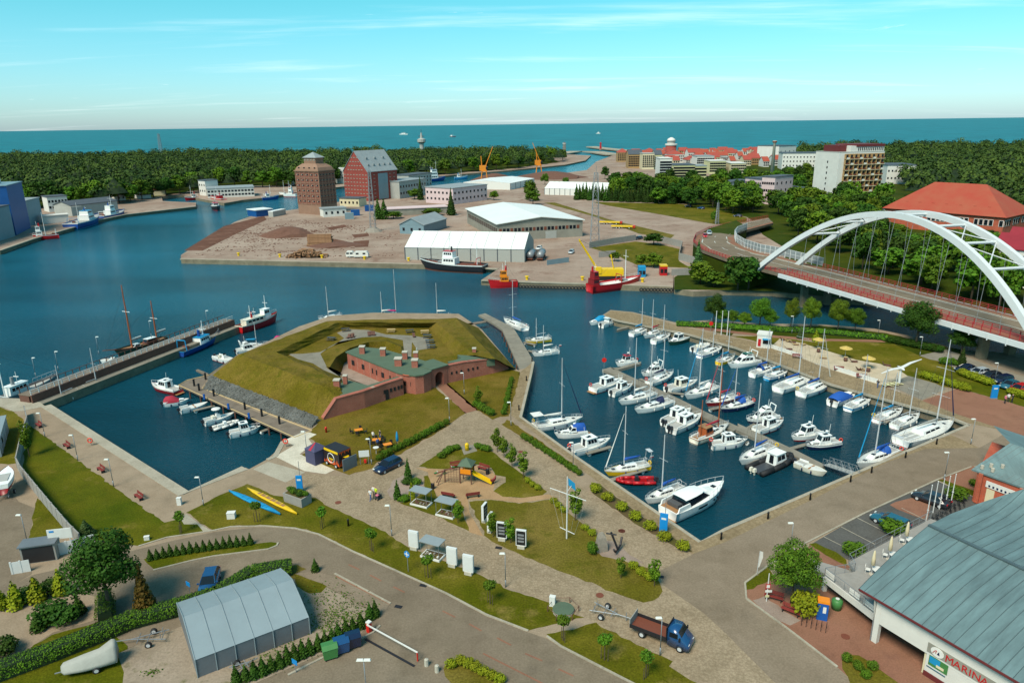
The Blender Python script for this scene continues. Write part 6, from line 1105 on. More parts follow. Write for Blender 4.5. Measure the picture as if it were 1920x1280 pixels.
q = G(*za(60,640)); t = thing('boat_on_trailer','white boat with red hull on a trailer in the walled yard','boat on trailer',tuple(q),2.0); hl_ = Hull(6.0,2.3,1.0,p=2.4); o = hl_.shell().build('hull','boat_dred',t,True); o.location = (0,0,1.3); o = hl_.deck().build('deck','gel_white',t); o.location = (0,0,1.3); o = hl_.band(.4,1.0).build('topsides','gel_white',t); o.location = (0,0,1.3); o = MB().box((-.6,0,1.05),(2.4,1.3,.1)).build('cockpit','deck_grey',t); o.location = (0,0,1.3); trailer_parts(t,6.5)
# yard wall, gate shed, container on the left
def long_wall(label, line, h, th, mat, name='wall', panel=2.4):
 P = [G(*p) for p in line]; o = P[0]; t = thing(name,label,'wall',tuple(o))
 for a, b in zip(P[:-1],P[1:]):
  n = max(1,round((b-a).length/panel)); an = ang(a,b)
  for i in range(n):
   q = a.lerp(b,(i+.5)/n)-o; l = (b-a).length/n; MB().box((q.x,q.y,h/2),(l-.03,th,h),an).build('panel',mat,t); e = a.lerp(b,i/n)-o; MB().box((e.x,e.y,h/2+.04),(.18,th+.06,h+.08),an).build('post',mat,t)
 return t
long_wall('pale concrete panel wall winding down the left lawn',[za(195,75),za(215,155),za(165,330),za(135,470),za(165,530),za(330,735),za(520,965),za(610,1055)],1.8,.14,'concrete_panel')
long_wall('low white slatted fence at the yard entrance',[za(640,1060),za(715,1040)],1.4,.06,'steel_white','fence',1.2); long_wall('white slatted gate lying open at the yard entrance',[zb(95,465),zb(235,440)],1.5,.06,'steel_white','gate',1.0); long_wall('white grid fence between wall and shed',[zb(415,330),zb(600,285)],1.6,.05,'steel_white','fence',1.2)
t = thing('gate_shed','small flat-roofed shed with dark open front by the yard wall','shed',G(*zb(320,345)),.25); MB().box((0,0,1.1),(3.6,1.6,2.2)).build('walls','concrete_panel',t); MB().box((0,-.81,1.05),(3.2,.04,1.9)).build('opening','dark_open',t); MB().box((0,0,2.26),(3.9,2.0,.12)).build('roof','tent_wall',t)
t = thing('billboard','white billboard with small blue logo above the yard fence','billboard',G(*zb(480,310)),.2); MB().box((0,0,2.7),(2.6,.1,1.3)).build('panel','white_paint',t); MB().box((-.8,-.06,3.1),(.5,.02,.22)).build('logo','blue_sign',t); MB().cyl((-1,0,0),(-1,0,2.1),.06,n=5).build('post','steel_white',t); MB().cyl((1,0,0),(1,0,2.1),.06,n=5).build('post','steel_white',t)
A, B = G(*za(15,385)), G(*za(68,185)); d = B-A; t = thing('site_cabin','pale blue metal site cabin at the left edge','cabin',tuple(A),ang(A,B)); MB().box((d.length/2,1.4,1.3),(d.length,2.8,2.6)).build('walls','tent_roof',t); MB().box((d.length/2,1.4,2.66),(d.length+.2,3.0,.12)).build('roof','tent_roof',t)
for i in range(4): MB().box((d.length*(i+.5)/4,-.02,1.3),(.1,.05,2.5)).build('rib','steel_white',t)
MB().box((d.length*.3,-.02,1.5),(.9,.06,.9)).build('window','window_dark',t)
# ------------------------------------------------------------------ marina building at the lower right
M('copper',(92,112,114),.7,.10,.5,bump=.1,rgb2=(116,142,144),stretch=(2.5,.35,1)); M('copper_rib',(84,100,104),.55,.08,1); M('dark_red_trim',(110,44,44),.6,.08,2); M('plaster',(222,218,210),.8,.05,.8); M('roof_red',(170,76,62),.75,.12,.5); M('roof_orange',(172,70,52),.85,.12,.15,rgb2=(170,88,64)); M('roof_dkred',(150,40,52),.7,.1,.4); M('roof_grey',(150,158,160),.7,.1,.3); M('roof_slate',(84,90,98),.75,.12,.4); M('roof_white',(240,240,236),.5,.04,.1); M('wall_grey',(176,176,170),.8,.08,.3); M('wall_dirty',(150,146,134),.85,.14,.25); M('wall_white',(228,224,216),.8,.06,.3); M('wall_pink',(222,196,196),.8,.06,.3); M('wall_cream',(226,212,176),.8,.06,.3); M('wall_yellow',(214,208,160),.8,.06,.3); M('wall_ochre',(176,142,96),.8,.08,.3); M('metal_blue',(20,84,150),.5,.08,.3); M('metal_pale',(126,150,160),.5,.08,.3); M('concrete_tan',(152,118,98),.85,.1,.4); M('crane_orange',(232,140,30),.5,.1,1); M('bridge_white',(226,228,228),.45,.04,.3); M('bridge_red',(178,56,58),.55,.08,1); M('sail_white',(224,224,222),.6,.04,1); M('straw',(206,176,96),.9,.14,4,bump=.4); M('water_blue',(120,190,210),.4,.05,1); M('log_wood',(150,112,82),.9,.2,2); M('dirt',(112,78,64),.95,.15,1,bump=.5)
def text_mesh(body, size, mat, parent, loc, rot, ext=.015, name='letter', bold=0.0):
 fc = bpy.data.curves.new('t','FONT'); fc.body = body; fc.size = size; fc.extrude = ext; fc.offset = bold; fo = bpy.data.objects.new('t',fc); C.objects.link(fo); bpy.context.view_layer.update()
 me = bpy.data.meshes.new_from_object(fo.evaluated_get(bpy.context.evaluated_depsgraph_get())); w = max(v.co.x for v in me.vertices); bpy.data.objects.remove(fo); me.materials.clear(); me.materials.append(MATS[mat])
 o = bpy.data.objects.new(name, me); C.objects.link(o); o.parent = parent; o.location = loc; o.rotation_euler = rot; return o, w
P0 = G(1638,1203); zE = height_at(P0,1646,1119); E0 = Vector((P0.x,P0.y,0)); E1 = G(1920,1277,zE); u = Vector((E1.x-E0.x,E1.y-E0.y,0)).normalized(); n_ = Vector((-u.y,u.x,0)); n_ = n_ if n_.y > 0 else -n_
mr = thing('marina_building','white marina clubhouse with wave-shaped green copper roof','building',tuple(E0),math.atan2(u.y,u.x))
def loc2(px, py, z): v = G(px,py,z)-E0; return Vector((v.dot(u), v.dot(n_), z))
def wall_hit(px, py):
 a = G(px,py,0); o = Vector((0,0,CZ)); d = a-o; t_ = (E0-o).dot(n_)/d.dot(n_); p = o+d*t_; return (p-E0).dot(u), p.z
LB_ = 26.0; sg = mr.matrix_basis
prof = [loc2(1646,1119,zE)+Vector((0,-.35,.05))]
e_l = loc2(1622,1098,zE); rid = loc2(1741,985,zE+2.6)
pf = [(-.5,zE+.02),(1.2,zE+.55),(rid.y*.5,zE+1.75),(rid.y,zE+2.6)]
wav = [loc2(1785,962,zE+2.45),loc2(1830,945,zE+2.5),loc2(1872,931,zE+3.0),loc2(1919,917,zE+3.8),loc2(1985,896,zE+4.9)]
pf2 = [(rid.y+.05,zE+2.65)]+[(w.y,w.z) for w in wav]
x0 = -.4
SK = [(-.5,e_l.x),(rid.y,rid.x)]+[(w.y,w.x) for w in wav]
def skew(y): return float(np.interp(y,[a for a,b in SK],[b for a,b in SK]))
for nm, pr in (('roof_slope',pf),('roof_wave',pf2)):
 MB().loft([[(skew(y),y,z) for y,z in pr]+[(skew(y),y,z-.25) for y,z in pr[::-1]],[(LB_,y,z) for y,z in pr]+[(LB_,y,z-.25) for y,z in pr[::-1]]]).build(nm,'copper',mr)
for i in range(28):
 x = e_l.x+.5+i*.93
 for pr in (pf,pf2):
  q_ = [(x,y,z+.02) for y,z in pr if x > skew(y)]
  if len(q_) > 1: MB().tube(q_,.03,4).build('roof_seam','copper_rib',mr)
MB().box(((LB_+rid.x)/2,rid.y,zE+2.72),(LB_-rid.x,.35,.14)).build('ridge_cap','copper_rib',mr); MB().box(((LB_+e_l.x)/2,-.52,zE-.04),(LB_-e_l.x,.12,.18)).build('gutter','dark_red_trim',mr); MB().tube([(skew(y)-.02,y,z-.1) for y,z in pf+pf2],.09,4).build('verge_trim','copper_rib',mr)
s1, zb1 = wall_hit(1738,1224)
MB().box((LB_/2,.1,(zE-.1+zb1)/2),(LB_,.25,zE-.1-zb1)).build('upper_wall','plaster',mr)
MB().box(((LB_+s1)/2,.12,zb1/2),(LB_-s1,.25,zb1)).build('lower_wall','plaster',mr); MB().box(((LB_+s1)/2,.05,.25),(LB_-s1,.3,.5)).build('plinth','dark_red_trim',mr)
MB().box((s1/2+.5,5.2,zb1/2),(s1+1,.25,zb1)).build('recess_wall','wall_cream',mr); MB().box((s1*.6,5.05,1.4),(2.4,.06,2.4)).build('glass_door','window_dark',mr); MB().box((s1-.1,2.6,zb1/2),(.25,5.0,zb1)).build('recess_side','wall_cream',mr); MB().box((LB_/2,3.2,zb1-.05),(LB_,6.2,.12)).build('soffit','wall_grey',mr)
MB().box((0,.2,zE/2-.1),(.5,.5,zE-.2)).build('corner_pillar','plaster',mr); MB().cyl((-.35,0,0),(-.35,0,zE),.06,n=6).build('downpipe','steel_grey',mr)
MB().add([(x0+.1,0,zE-3)]+[(x0+.1,y,z-.3) for y,z in pf]+[(x0+.1,rid.y,zE-3)],[tuple(range(len(pf)+2))]).build('gable_wall','plaster',mr)
MB().box((LB_/2,rid.y+4,(zE+1)/2),(LB_-.6,8,zE+1)).build('rear_block','brick_orange',mr)
sa_, za_ = wall_hit(1747,1205); sb_, zb_ = wall_hit(1860,1268); hs_ = (wall_hit(1748,1205)[1]-wall_hit(1744,1222)[1])
MB().box((sa_+5.5,-.05,za_-hs_*.5),(11.5,.05,hs_*.95)).build('sign_band','wall_dirty',mr)
lg = MB().lathe([(0,0),(hs_*.46,0),(hs_*.46,.05),(0,.06)],20).build('sign_logo','white_paint',mr); lg.location = (sa_+hs_*.65,-.09,za_-hs_*.5); lg.rotation_euler = (math.pi/2,0,0); lg.scale = (1.25,1,1)
MB().add([(.05,.0,.05),(.30,.0,.05),(.2,.0,.42)],[(0,1,2)]).build('logo_sail','boat_navy',mr,loc=(sa_+hs_*.6,-.17,za_-hs_*.72)); MB().tube([(-.3,0,.02),(-.12,0,.35),(-.02,0,.4),(-.06,0,.1)],.03,4).build('logo_wave','boat_red',mr,loc=(sa_+hs_*.6,-.17,za_-hs_*.72))
ss, _ = wall_hit(1773,1231); se, _ = wall_hit(1850,1275); x_ = ss
for ch in 'MARINA':
 o, w = text_mesh(ch, hs_*.98, 'boat_red', mr, (x_,-.1,za_-hs_*.86), (math.pi/2,0,0), bold=0); x_ += (w+.12)*((se-ss)/(hs_*3.9))
for i in range(4): MB().box((x_+.35+.24*i,-.09,za_-hs_*.5),(.16,.02,.3)).build('small_letter','white_paint',mr)
m0, mz0 = wall_hit(1743,1229); m1, mz1 = wall_hit(1776,1262)
MB().box(((m0+m1)/2,-.03,(mz0+mz1)/2),(m1-m0,.04,1.0)).build('map_panel','plastic_green',mr); MB().box(((m0+m1)/2-.3,-.055,(mz0+mz1)/2+.1),((m1-m0)*.55,.02,.65)).build('map_water','canvas_teal',mr); MB().box(((m0+m1)/2+.2,-.068,(mz0+mz1)/2-.2),((m1-m0)*.4,.02,.25)).build('map_land','wall_cream',mr); MB().box(((m0+m1)/2-.1,-.03,(mz0+mz1)/2-.75),(m1-m0,.03,.1)).build('map_caption','car_teal',mr)
# terrace
TZ = height_at(G(1546,1125),1546,1094)
t = thing('terrace','raised grey terrace with steel railing beside the clubhouse','terrace',tuple(E0))
tp = [G(1546,1080,TZ),G(1602,1071,TZ),G(1591,1053,TZ),G(1663,1015,TZ),G(1745,972,TZ),G(1830,1000,TZ),G(1740,1130,TZ),G(1640,1152,TZ)]; tl = [(p.x-E0.x,p.y-E0.y) for p in tp]
MB().prism(tl,TZ-.3,TZ).build('slab','concrete_panel',t); fa, fb_ = Vector((*tl[0],0)), Vector((*tl[-1],0)); fd = (fb_-fa); MB().box((*((fa+fb_)/2+Vector((0,-.1,0))).xy,TZ-.25),(fd.length,.2,.7),math.atan2(fd.y,fd.x)).build('front_beam','plaster',t)
for q in (tp[0]+Vector((.3,.3,0)),): MB().box((q.x-E0.x,q.y-E0.y,TZ/2-.2),(.4,.4,TZ-.4)).build('pillar','plaster',t)
MB().box(((tl[2][0]+tl[4][0])/2,(tl[2][1]+tl[4][1])/2-.6,TZ/2-.2),((tp[4]-tp[2]).length,.3,TZ-.4),ang(tp[2],tp[4])).build('terrace_wall','wall_dirty',t)
def railing(parent, o, P, z, mat='steel_grey', h=1.05, step=1.3, lattice=None):
 for a, b in zip(P[:-1],P[1:]):
  a, b = Vector((a.x-o.x,a.y-o.y,z)), Vector((b.x-o.x,b.y-o.y,z)); n = max(1,round((b-a).length/step))
  MB().cyl(a+Vector((0,0,h)),b+Vector((0,0,h)),.035,n=5).cyl(a+Vector((0,0,h*.5)),b+Vector((0,0,h*.5)),.015,n=4).cyl(a+Vector((0,0,.12)),b+Vector((0,0,.12)),.02,n=4).build('rail',mat,parent)
  for i in range(n+1): q = a.lerp(b,i/n); MB().cyl(q,q+Vector((0,0,h)),.03,n=4).build('rail_post',mat,parent)
railing(t,E0,[tp[7],tp[0],tp[1],tp[2],tp[3],tp[4]],TZ)
for u_ in (.12,.62,.9):
 q = fa.lerp(fb_,u_); MB().box((q.x,q.y+.15,TZ+.55),(1.3,.06,.6),math.atan2(fd.y,fd.x)).build('banner','white_paint',t)
MB().prism([(G(*q,TZ*.5)-E0).xy[:] for q in ((1500,1062),(1520,1050),(1602,1074),(1560,1082))],TZ*.3,TZ*.6).build('steps','concrete_panel',t)
for i,(X,Y,lb) in enumerate(((1634,1076,'closed cream parasol nearest on the terrace'),(1666,1048,'closed cream parasol in the middle of the terrace'),(1697,1020,'closed cream parasol farthest on the terrace'))):
 pz = parasol((X,Y),lb,'wall_cream',2.8); pz.location = G(X,Y,TZ)
 q = G(X+11,Y+2,TZ); w_ = thing('garden_table','white garden table beside the '+lb,'table',tuple(q),.4,'terrace tables'); MB().lathe([(0,.7),(.6,.7),(.6,.75),(0,.75)],12).build('table_top','white_paint',w_); MB().cyl((0,0,0),(0,0,.7),.08,n=6).build('pedestal','white_paint',w_)
 for k in range(3):
  a = 2*math.pi*k/3+.5; c = thing('garden_chair','white round-backed chair beside the '+lb,'chair',tuple(q+Vector((math.cos(a)*.95,math.sin(a)*.95,0))),a+math.pi/2,'terrace chairs'); MB().box((0,0,.44),(.48,.48,.05)).build('seat','white_paint',c); MB().lathe([(.28,-.02),(.28,.02)],12,(0,0,0)).build('backrest','white_paint',c).matrix_basis = Matrix.Translation((0,-.26,.75)) @ Matrix.Rotation(math.pi/2,4,'X')
  MB().cyl((-.2,-.2,0),(-.2,-.2,.44),.025,n=4).build('leg','white_paint',c); MB().cyl((.2,-.2,0),(.2,-.2,.44),.025,n=4).build('leg','white_paint',c); MB().cyl((0,.2,0),(0,.2,.44),.025,n=4).build('leg','white_paint',c)
t = thing('vending_machine','blue and orange ice cream kiosk cabinet under the terrace','vending machine',G(1540,1158),-.35); MB().box((0,0,1.0),(1.0,.8,2.0)).build('cabinet','plastic_blue',t); MB().box((0,0,2.1),(1.1,.9,.25)).build('top','boat_orange',t); MB().box((.15,-.41,1.25),(.3,.02,.7)).build('emblem','white_paint',t)
t = thing('round_bin','green round container under the terrace','container',G(1568,1140)); MB().lathe([(.5,0),(.55,1.0),(.3,1.15),(0,1.15)],12).build('body','plastic_green',t,True); MB().lathe([(.2,1.16),(.2,1.2),(0,1.2)],8).build('lid','steel_white',t)
t = thing('bike_rack','dark steel bicycle rack on the red paving','bike rack',G(*zh(440,1000)),-.5)
for i in range(6): MB().tube([(i*.45-1.1,-.35,0),(i*.45-1.1,-.35,.75),(i*.45-1.1,.35,.75),(i*.45-1.1,.35,0)],.025,4).build('hoop','iron',t)
t = thing('feather_flag','white feather banner on the corner lawn','banner',G(*zh(157,738))); MB().cyl((0,0,0),(.1,0,3.0),.03,n=5).build('pole','metal',t); MB().add([(.05,0,.9),(.1,0,3.0),(.45,0,2.9),(.5,0,2.2),(.2,0,1.0)],[(0,1,2,3,4)]).build('banner','canvas_white',t)
t = thing('signpost','white signpost with red and white plates under the round tree','sign',G(*zh(205,872))); MB().cyl((0,0,0),(0,0,3.4),.05,n=6).build('pole','steel_white',t); MB().box((0,-.06,1.9),(.5,.04,.5)).build('plate','boat_red',t); MB().box((0,-.085,1.9),(.34,.02,.34)).build('mark','white_paint',t); MB().box((.1,-.06,1.3),(.7,.04,.25)).build('plate','white_paint',t); MB().box((0,-.06,.7),(.4,.04,.25)).build('plate','wall_yellow',t)
for i,(X,Y,tx,ty) in enumerate(((1735,984,1749,910),(1749,961,1761,903),(1761,954,1772,898),(1772,949,1783,893),(1783,942,1793,889))):
 b = G(X,Y); h = height_at(b,tx,ty); t = thing('flagpole',['first','second','third','fourth','fifth'][i]+' white flagpole in the row of five above the terrace','flagpole',tuple(b),0,'white flagpoles'); MB().cyl((0,0,0),(0,0,h),.07,.045,8).build('pole','steel_white',t); MB().lathe([(0,h),(.08,h+.05),(0,h+.14)],8).build('finial','steel_white',t); MB().box((0,0,h*.38),(.16,.16,.14)).build('cleat','steel_white',t)
bw = MB().ring((0,0,0),(0,1,0),.33,.03,14,4).mesh('wheel','rubber'); bf = MB().tube([(-.5,0,.33),(-.15,0,.75),(.35,0,.75),(.5,0,.33)],.025,4).tube([(-.15,0,.75),(0,0,.33),(.35,0,.75)],.025,4).cyl((.35,0,.75),(.32,0,1.0),.02,n=4).cyl((.32,-.25,1.0),(.32,.25,1.0),.02,n=4).mesh('frame','iron'); bsd = MB().box((-.18,0,.88),(.26,.12,.06)).mesh('saddle','black_paint')
for i in range(8):
 q = G(1748+8.2*i,981-5.0*i); t = thing('bicycle','dark bicycle leaning in the row below the white flagpoles','bicycle',tuple(q),1.3+random.uniform(-.15,.15),'bicycles in the rack'); inst('wheel',bw,t,(-.5,0,.33)); inst('wheel',bw,t,(.5,0,.33)); inst('frame',bf,t); inst('saddle',bsd,t)
# brick gabled wing behind
ez = 4.4; c0, c1, c2_, c3 = G(1822,879,ez), G(1925,916,ez), G(2010,870,ez+3.6), G(1894,830,ez+3.6); t = thing('brick_wing','orange brick building with green metal roof at the right edge','building',(c0.x,c0.y,0)); o = Vector((c0.x,c0.y,0))
rv = [v-o for v in (c0,c1,c2_,c3)]; far_ = [v+Vector((4,9,-1.6)) for v in (rv[3],rv[2])]
MB().add([tuple(v) for v in rv]+[tuple(v+Vector((0,0,-.2))) for v in rv],[(0,1,2,3),(7,6,5,4),(0,4,5,1),(3,7,4,0)]).build('roof','copper',t); MB().add([tuple(rv[3]),tuple(rv[2]),tuple(far_[1]),tuple(far_[0])],[(0,1,2,3)]).build('roof_back','copper',t)
for i in range(9): a, b = rv[0].lerp(rv[1],(i+.5)/9), rv[3].lerp(rv[2],(i+.5)/9); MB().cyl(a+Vector((0,0,.02)),b+Vector((0,0,.02)),.03,n=4).build('roof_seam','copper_rib',t)
ib = [rv[0].lerp(rv[2],.07),rv[1].lerp(rv[3],.03),far_[1].copy(),far_[0].lerp(rv[1],.05)]; MB().prism([(v.x,v.y) for v in ib],0,ez-.15).build('walls','brick_orange',t)
wd = (ib[1]-ib[0]); wd.z = 0; wa = math.atan2(wd.y,wd.x); wn = Vector((wd.y,-wd.x,0)).normalized()
for k in (.10,.95): q = ib[0].lerp(ib[1],k); MB().box((q.x+wn.x*.15,q.y+wn.y*.15,ez/2),(.5,.4,ez-.2),wa).build('buttress','brick_orange',t)
for k in (.34,.7): q = ib[0].lerp(ib[1],k)+wn*.03; MB().box((q.x,q.y,1.5),(.95,.08,2.0),wa).build('window','wall_cream',t)
q = ib[0].lerp(ib[1],.52)+wn*.06; MB().box((q.x,q.y,3.1),(wd.length*.6,.08,.85),wa).build('sign_panel','white_paint',t)
for i in range(6): q = ib[0].lerp(ib[1],.30+.085*i)+wn*.11; MB().box((q.x,q.y,2.95),(.22,.02,.28),wa).build('sign_mark','boat_navy',t)
for i,(k,v) in enumerate(((.12,.1),(.2,.22),(.3,.12),(.35,.3))): q = rv[0].lerp(rv[1],k).lerp(rv[3].lerp(rv[2],k),v); MB().cyl(q,q+Vector((0,0,.5)),.22,n=8).build('roof_vent','stone_cap',t)
# ------------------------------------------------------------------ the arch bridge
BZ = 7.0; ba_ = G(1462,512,BZ); bc_ = G(1920,642,BZ); bu = (bc_-ba_).normalized(); bn = Vector((-bu.y,bu.x,0))
if bn.x < 0: bn = -bn
br = thing('arch_bridge','white twin-arch road bridge with red railings','bridge',(ba_.x,ba_.y,0)); bo = Vector((ba_.x,ba_.y,0))
def bp_(s, off, z): v = bu*s+bn*off; return Vector((v.x,v.y,z))
BW = 16.5
outer = [G(*q,z)-bo for q,z in (((1440,408),3.0),((1380,419),3.6),((1330,430),4.6),((1305,442),5.4),((1300,454),6.0),((1318,469),6.5),((1360,484),6.8),((1410,498),7.0))]
inner = [G(*q,z)-bo for q,z in (((1450,418),3.0),((1400,431),3.6),((1382,438),4.6),((1377,445),5.4),((1380,454),6.0),((1396,464),6.5),((1425,474),6.8),((1462,481),7.0))]
L0 = [bp_(s,0,BZ) for s in (0,30,60,90,130)]; R0 = [bp_(s,BW,BZ) for s in (-2,30,60,90,130)]
ol, ir = outer+L0, inner+R0
def dk(a, b, z0, z1): return [(a.x,a.y,a.z+z1),(b.x,b.y,b.z+z1),(b.x,b.y,b.z+z0),(a.x,a.y,a.z+z0)]
MB().loft([dk(a,b,-1.0,0) for a,b in zip(ol,ir)]).build('deck','asphalt_road',br)
for k0, k1, m_, dz in ((.02,.17,'red_paving',.012),(.83,.98,'red_paving',.012),(.2,.215,'white_paint',.012),(.785,.8,'white_paint',.012),(.495,.505,'white_paint',.012)):
 MB().loft([[tuple(a.lerp(b,k0)+Vector((0,0,dz))),tuple(a.lerp(b,k1)+Vector((0,0,dz)))] for a,b in zip(ol,ir)],closed=False).build('lane_marking' if m_ == 'white_paint' else 'footway',m_,br)
for k in (.19,.81): MB().tube([a.lerp(b,k)+Vector((0,0,.1)) for a,b in zip(ol,ir)],.12,4).build('kerb','concrete',br)
for off in (-.3,BW+.3): MB().box((65,0,0),(130,.5,1.1)).build('edge_girder','bridge_white',br).matrix_basis = Matrix.Translation(bp_(0,off,BZ-.6)) @ Matrix.Rotation(math.atan2(bu.y,bu.x),4,'Z')
for i in range(22): q = bp_(4+i*4,-.6,BZ-.75); MB().box((q.x,q.y,q.z),(.2,.12,1.4),math.atan2(bu.y,bu.x)).build('stiffener','bridge_white',br)
def red_rail(P):
 mb = MB()
 for a, b in zip(P[:-1],P[1:]):
  for z in (1.15,.8,.45,.12): mb.cyl(a+Vector((0,0,z)),b+Vector((0,0,z)),.06 if z > 1 else .045,n=4)
 mb.build('railing','bridge_red',br); pm_ = MB().box((0,0,.6),(.14,.14,1.2)).mesh('railing_post','bridge_red')
 for a, b in zip(P[:-1],P[1:]):
  n = max(1,int((b-a).length/2.0))
  for i in range(n): inst('railing_post',pm_,br,a.lerp(b,i/n))
red_rail([p+Vector((0,0,.02)) for p in ol]); red_rail([p+Vector((0,0,.02)) for p in R0]); red_rail([a.lerp(b,.17) for a,b in zip(L0,R0)])
def arch(off0, lean, x0, span, rise, z0):
 P = []
 for i in range(33): t_ = i/32; q = 4*t_*(1-t_); P.append(bp_(x0+span*t_,off0+lean*q,BZ+z0+rise*q))
 rg = []
 for i, p in enumerate(P):
  d = (P[min(i+1,32)]-P[max(i-1,0)]).normalized(); s_ = bn.copy(); up = s_.cross(d).normalized(); up = up if up.z > 0 else -up; w, h = .6, .68
  rg.append([tuple(p+s_*w+up*h),tuple(p-s_*w+up*h),tuple(p-s_*w-up*h),tuple(p+s_*w-up*h)])
 MB().loft(rg).build('arch','bridge_white',br); return P
A1 = arch(-.8,5.0,-9.0,84.1,20.1,-.5); A2 = arch(13.3,1.0,-9.9,84.7,20.5,-1.2)
for i in (6,9,12,16,20,23,26): MB().cyl(A1[i],A2[i],.32,n=8).build('cross_brace','bridge_white',br)
for i, j in ((6,9),(9,12),(20,23),(23,26)): MB().cyl(A1[i],A2[j],.12,n=6).build('diagonal_brace','bridge_white',br); MB().cyl(A2[i],A1[j],.12,n=6).build('diagonal_brace','bridge_white',br)
for Aq, off in ((A1,1.5),(A2,BW-1.5)):
 for i in range(4,30,2): p = Aq[i]; s_ = (p).dot(bu); MB().cyl(p,bp_(s_,off,BZ),.05,n=4).build('hanger','steel_grey',br)
for q, z in ((ol[4].lerp(ir[4],.3),6),(ol[6].lerp(ir[6],.5),6.6),(bp_(6,4,BZ),7),(bp_(6,12,BZ),7),(bp_(60,4,BZ),7),(bp_(60,12,BZ),7)): MB().box((q.x,q.y,z/2-1.5),(1.6,1.6,z+1)).build('pier','concrete_wall',br)
nb_ = [p+Vector((0,0,.05)) for p in inner]+[R0[0]+Vector((0,0,.05))]; pm_ = MB().box((0,0,1.4),(.18,.18,2.8)).mesh('barrier_post','bridge_white')
for a, b in zip(nb_[1:-1],nb_[2:]):
 n = max(1,int((b-a).length/2.2))
 for i in range(n):
  p, q = a.lerp(b,i/n), a.lerp(b,(i+1)/n); inst('barrier_post',pm_,br,p); MB().add([tuple(p+Vector((0,0,.4))),tuple(q+Vector((0,0,.4))),tuple(q+Vector((0,0,2.7))),tuple(p+Vector((0,0,2.7)))],[(0,1,2,3)]).build('barrier_panel','glass_clear',br); MB().cyl(p+Vector((0,0,1.5)),q+Vector((0,0,1.5)),.05,n=4).build('barrier_rail','bridge_white',br); MB().cyl(p+Vector((0,0,2.75)),q+Vector((0,0,2.75)),.06,n=4).build('barrier_rail','bridge_white',br)
MB().prism([(p.x,p.y) for p in outer[1:]+inner[:0:-1]],0,5.0).build('embankment','park_ground',br)
for X,Y,m_,lb in ((1640,795,'car_red','red car on the bend of the bridge ramp'),(1668,775,'car_silver','silver car ahead of the red one on the bridge ramp')): c = car(z3(X+8,Y+10),z3(X-4,Y-12),lb,m_,'saloon',z=5.4,group='moving cars')
# ------------------------------------------------------------------ buildings of the port and town
WM = {}
def bld(label, A, B, depth, h, wall='wall_white', roof='flat', rmat='roof_grey', rows=0, cols=0, side=0, name='building', cat='building', rh=3.0, win=(1.1,1.4), wmat='window_dark', z0=.0, ridge='x', over=.4, zref=0.0, base=None, group=None, wz=(.12,.9), parts=True, left=False):
 a, b = G(*A,zref), G(*B,zref); L = math.hypot(b.x-a.x,b.y-a.y); t = thing(name,label,cat,(a.x,a.y,0),ang(a,b),group)
 MB().box((L/2,depth/2,h/2),(L,depth,h)).build('wall',wall,t)
 if base: MB().box((L/2,depth/2,base[1]/2),(L+.3,depth+.3,base[1])).build('plinth',base[0],t)
 if roof == 'flat': MB().box((L/2,depth/2,h+.2),(L+2*over,depth+2*over,.4)).build('roof',rmat,t)
 elif roof == 'gable':
  D_ = depth if ridge == 'x' else L; pr = [(-over,h-.1),(D_/2,h+rh),(D_+over,h-.1),(D_+over,h+.2),(D_/2,h+rh+.35),(-over,h+.2)]; E_ = L if ridge == 'x' else depth
  MB().loft([[((e,y,z) if ridge == 'x' else (y,e,z)) for y,z in pr] for e in (-over,E_+over)]).build('roof',rmat,t)
  for e in (0,E_): MB().add([((e,y,z) if ridge == 'x' else (y,e,z)) for y,z in ((0,h-.1),(D_,h-.1),(D_/2,h+rh))],[(0,1,2)]).build('gable',wall,t)
 elif roof == 'hip':
  o_ = over; i_ = min(depth,L)*.46; lo = [(-o_,-o_,h-.1),(L+o_,-o_,h-.1),(L+o_,depth+o_,h-.1),(-o_,depth+o_,h-.1)]
  hi = [(i_,depth/2-.05,h+rh),(L-i_,depth/2-.05,h+rh),(L-i_,depth/2+.05,h+rh),(i_,depth/2+.05,h+rh)] if L >= depth else [(L/2-.05,i_,h+rh),(L/2+.05,i_,h+rh),(L/2+.05,depth-i_,h+rh),(L/2-.05,depth-i_,h+rh)]
  MB().loft([lo,hi]).build('roof',rmat,t)
 key = (win,wmat)
 if key not in WM: WM[key] = MB().box((0,0,0),(win[0],.16,win[1])).mesh('window',wmat)
 z_lo, z_hi = h*wz[0], h*wz[1]
 for r_ in range(rows):
  z = z_lo+(z_hi-z_lo)*(r_+.5)/rows
  for c_ in range(cols): inst('window',WM[key],t,(L*(c_+.5)/cols,-.02,z))
  for c_ in range(side):
   inst('window',WM[key],t,(L+.02,depth*(c_+.5)/side,z),math.pi/2)
   if left: inst('window',WM[key],t,(-.02,depth*(c_+.5)/side,z),math.pi/2)
 return t, L
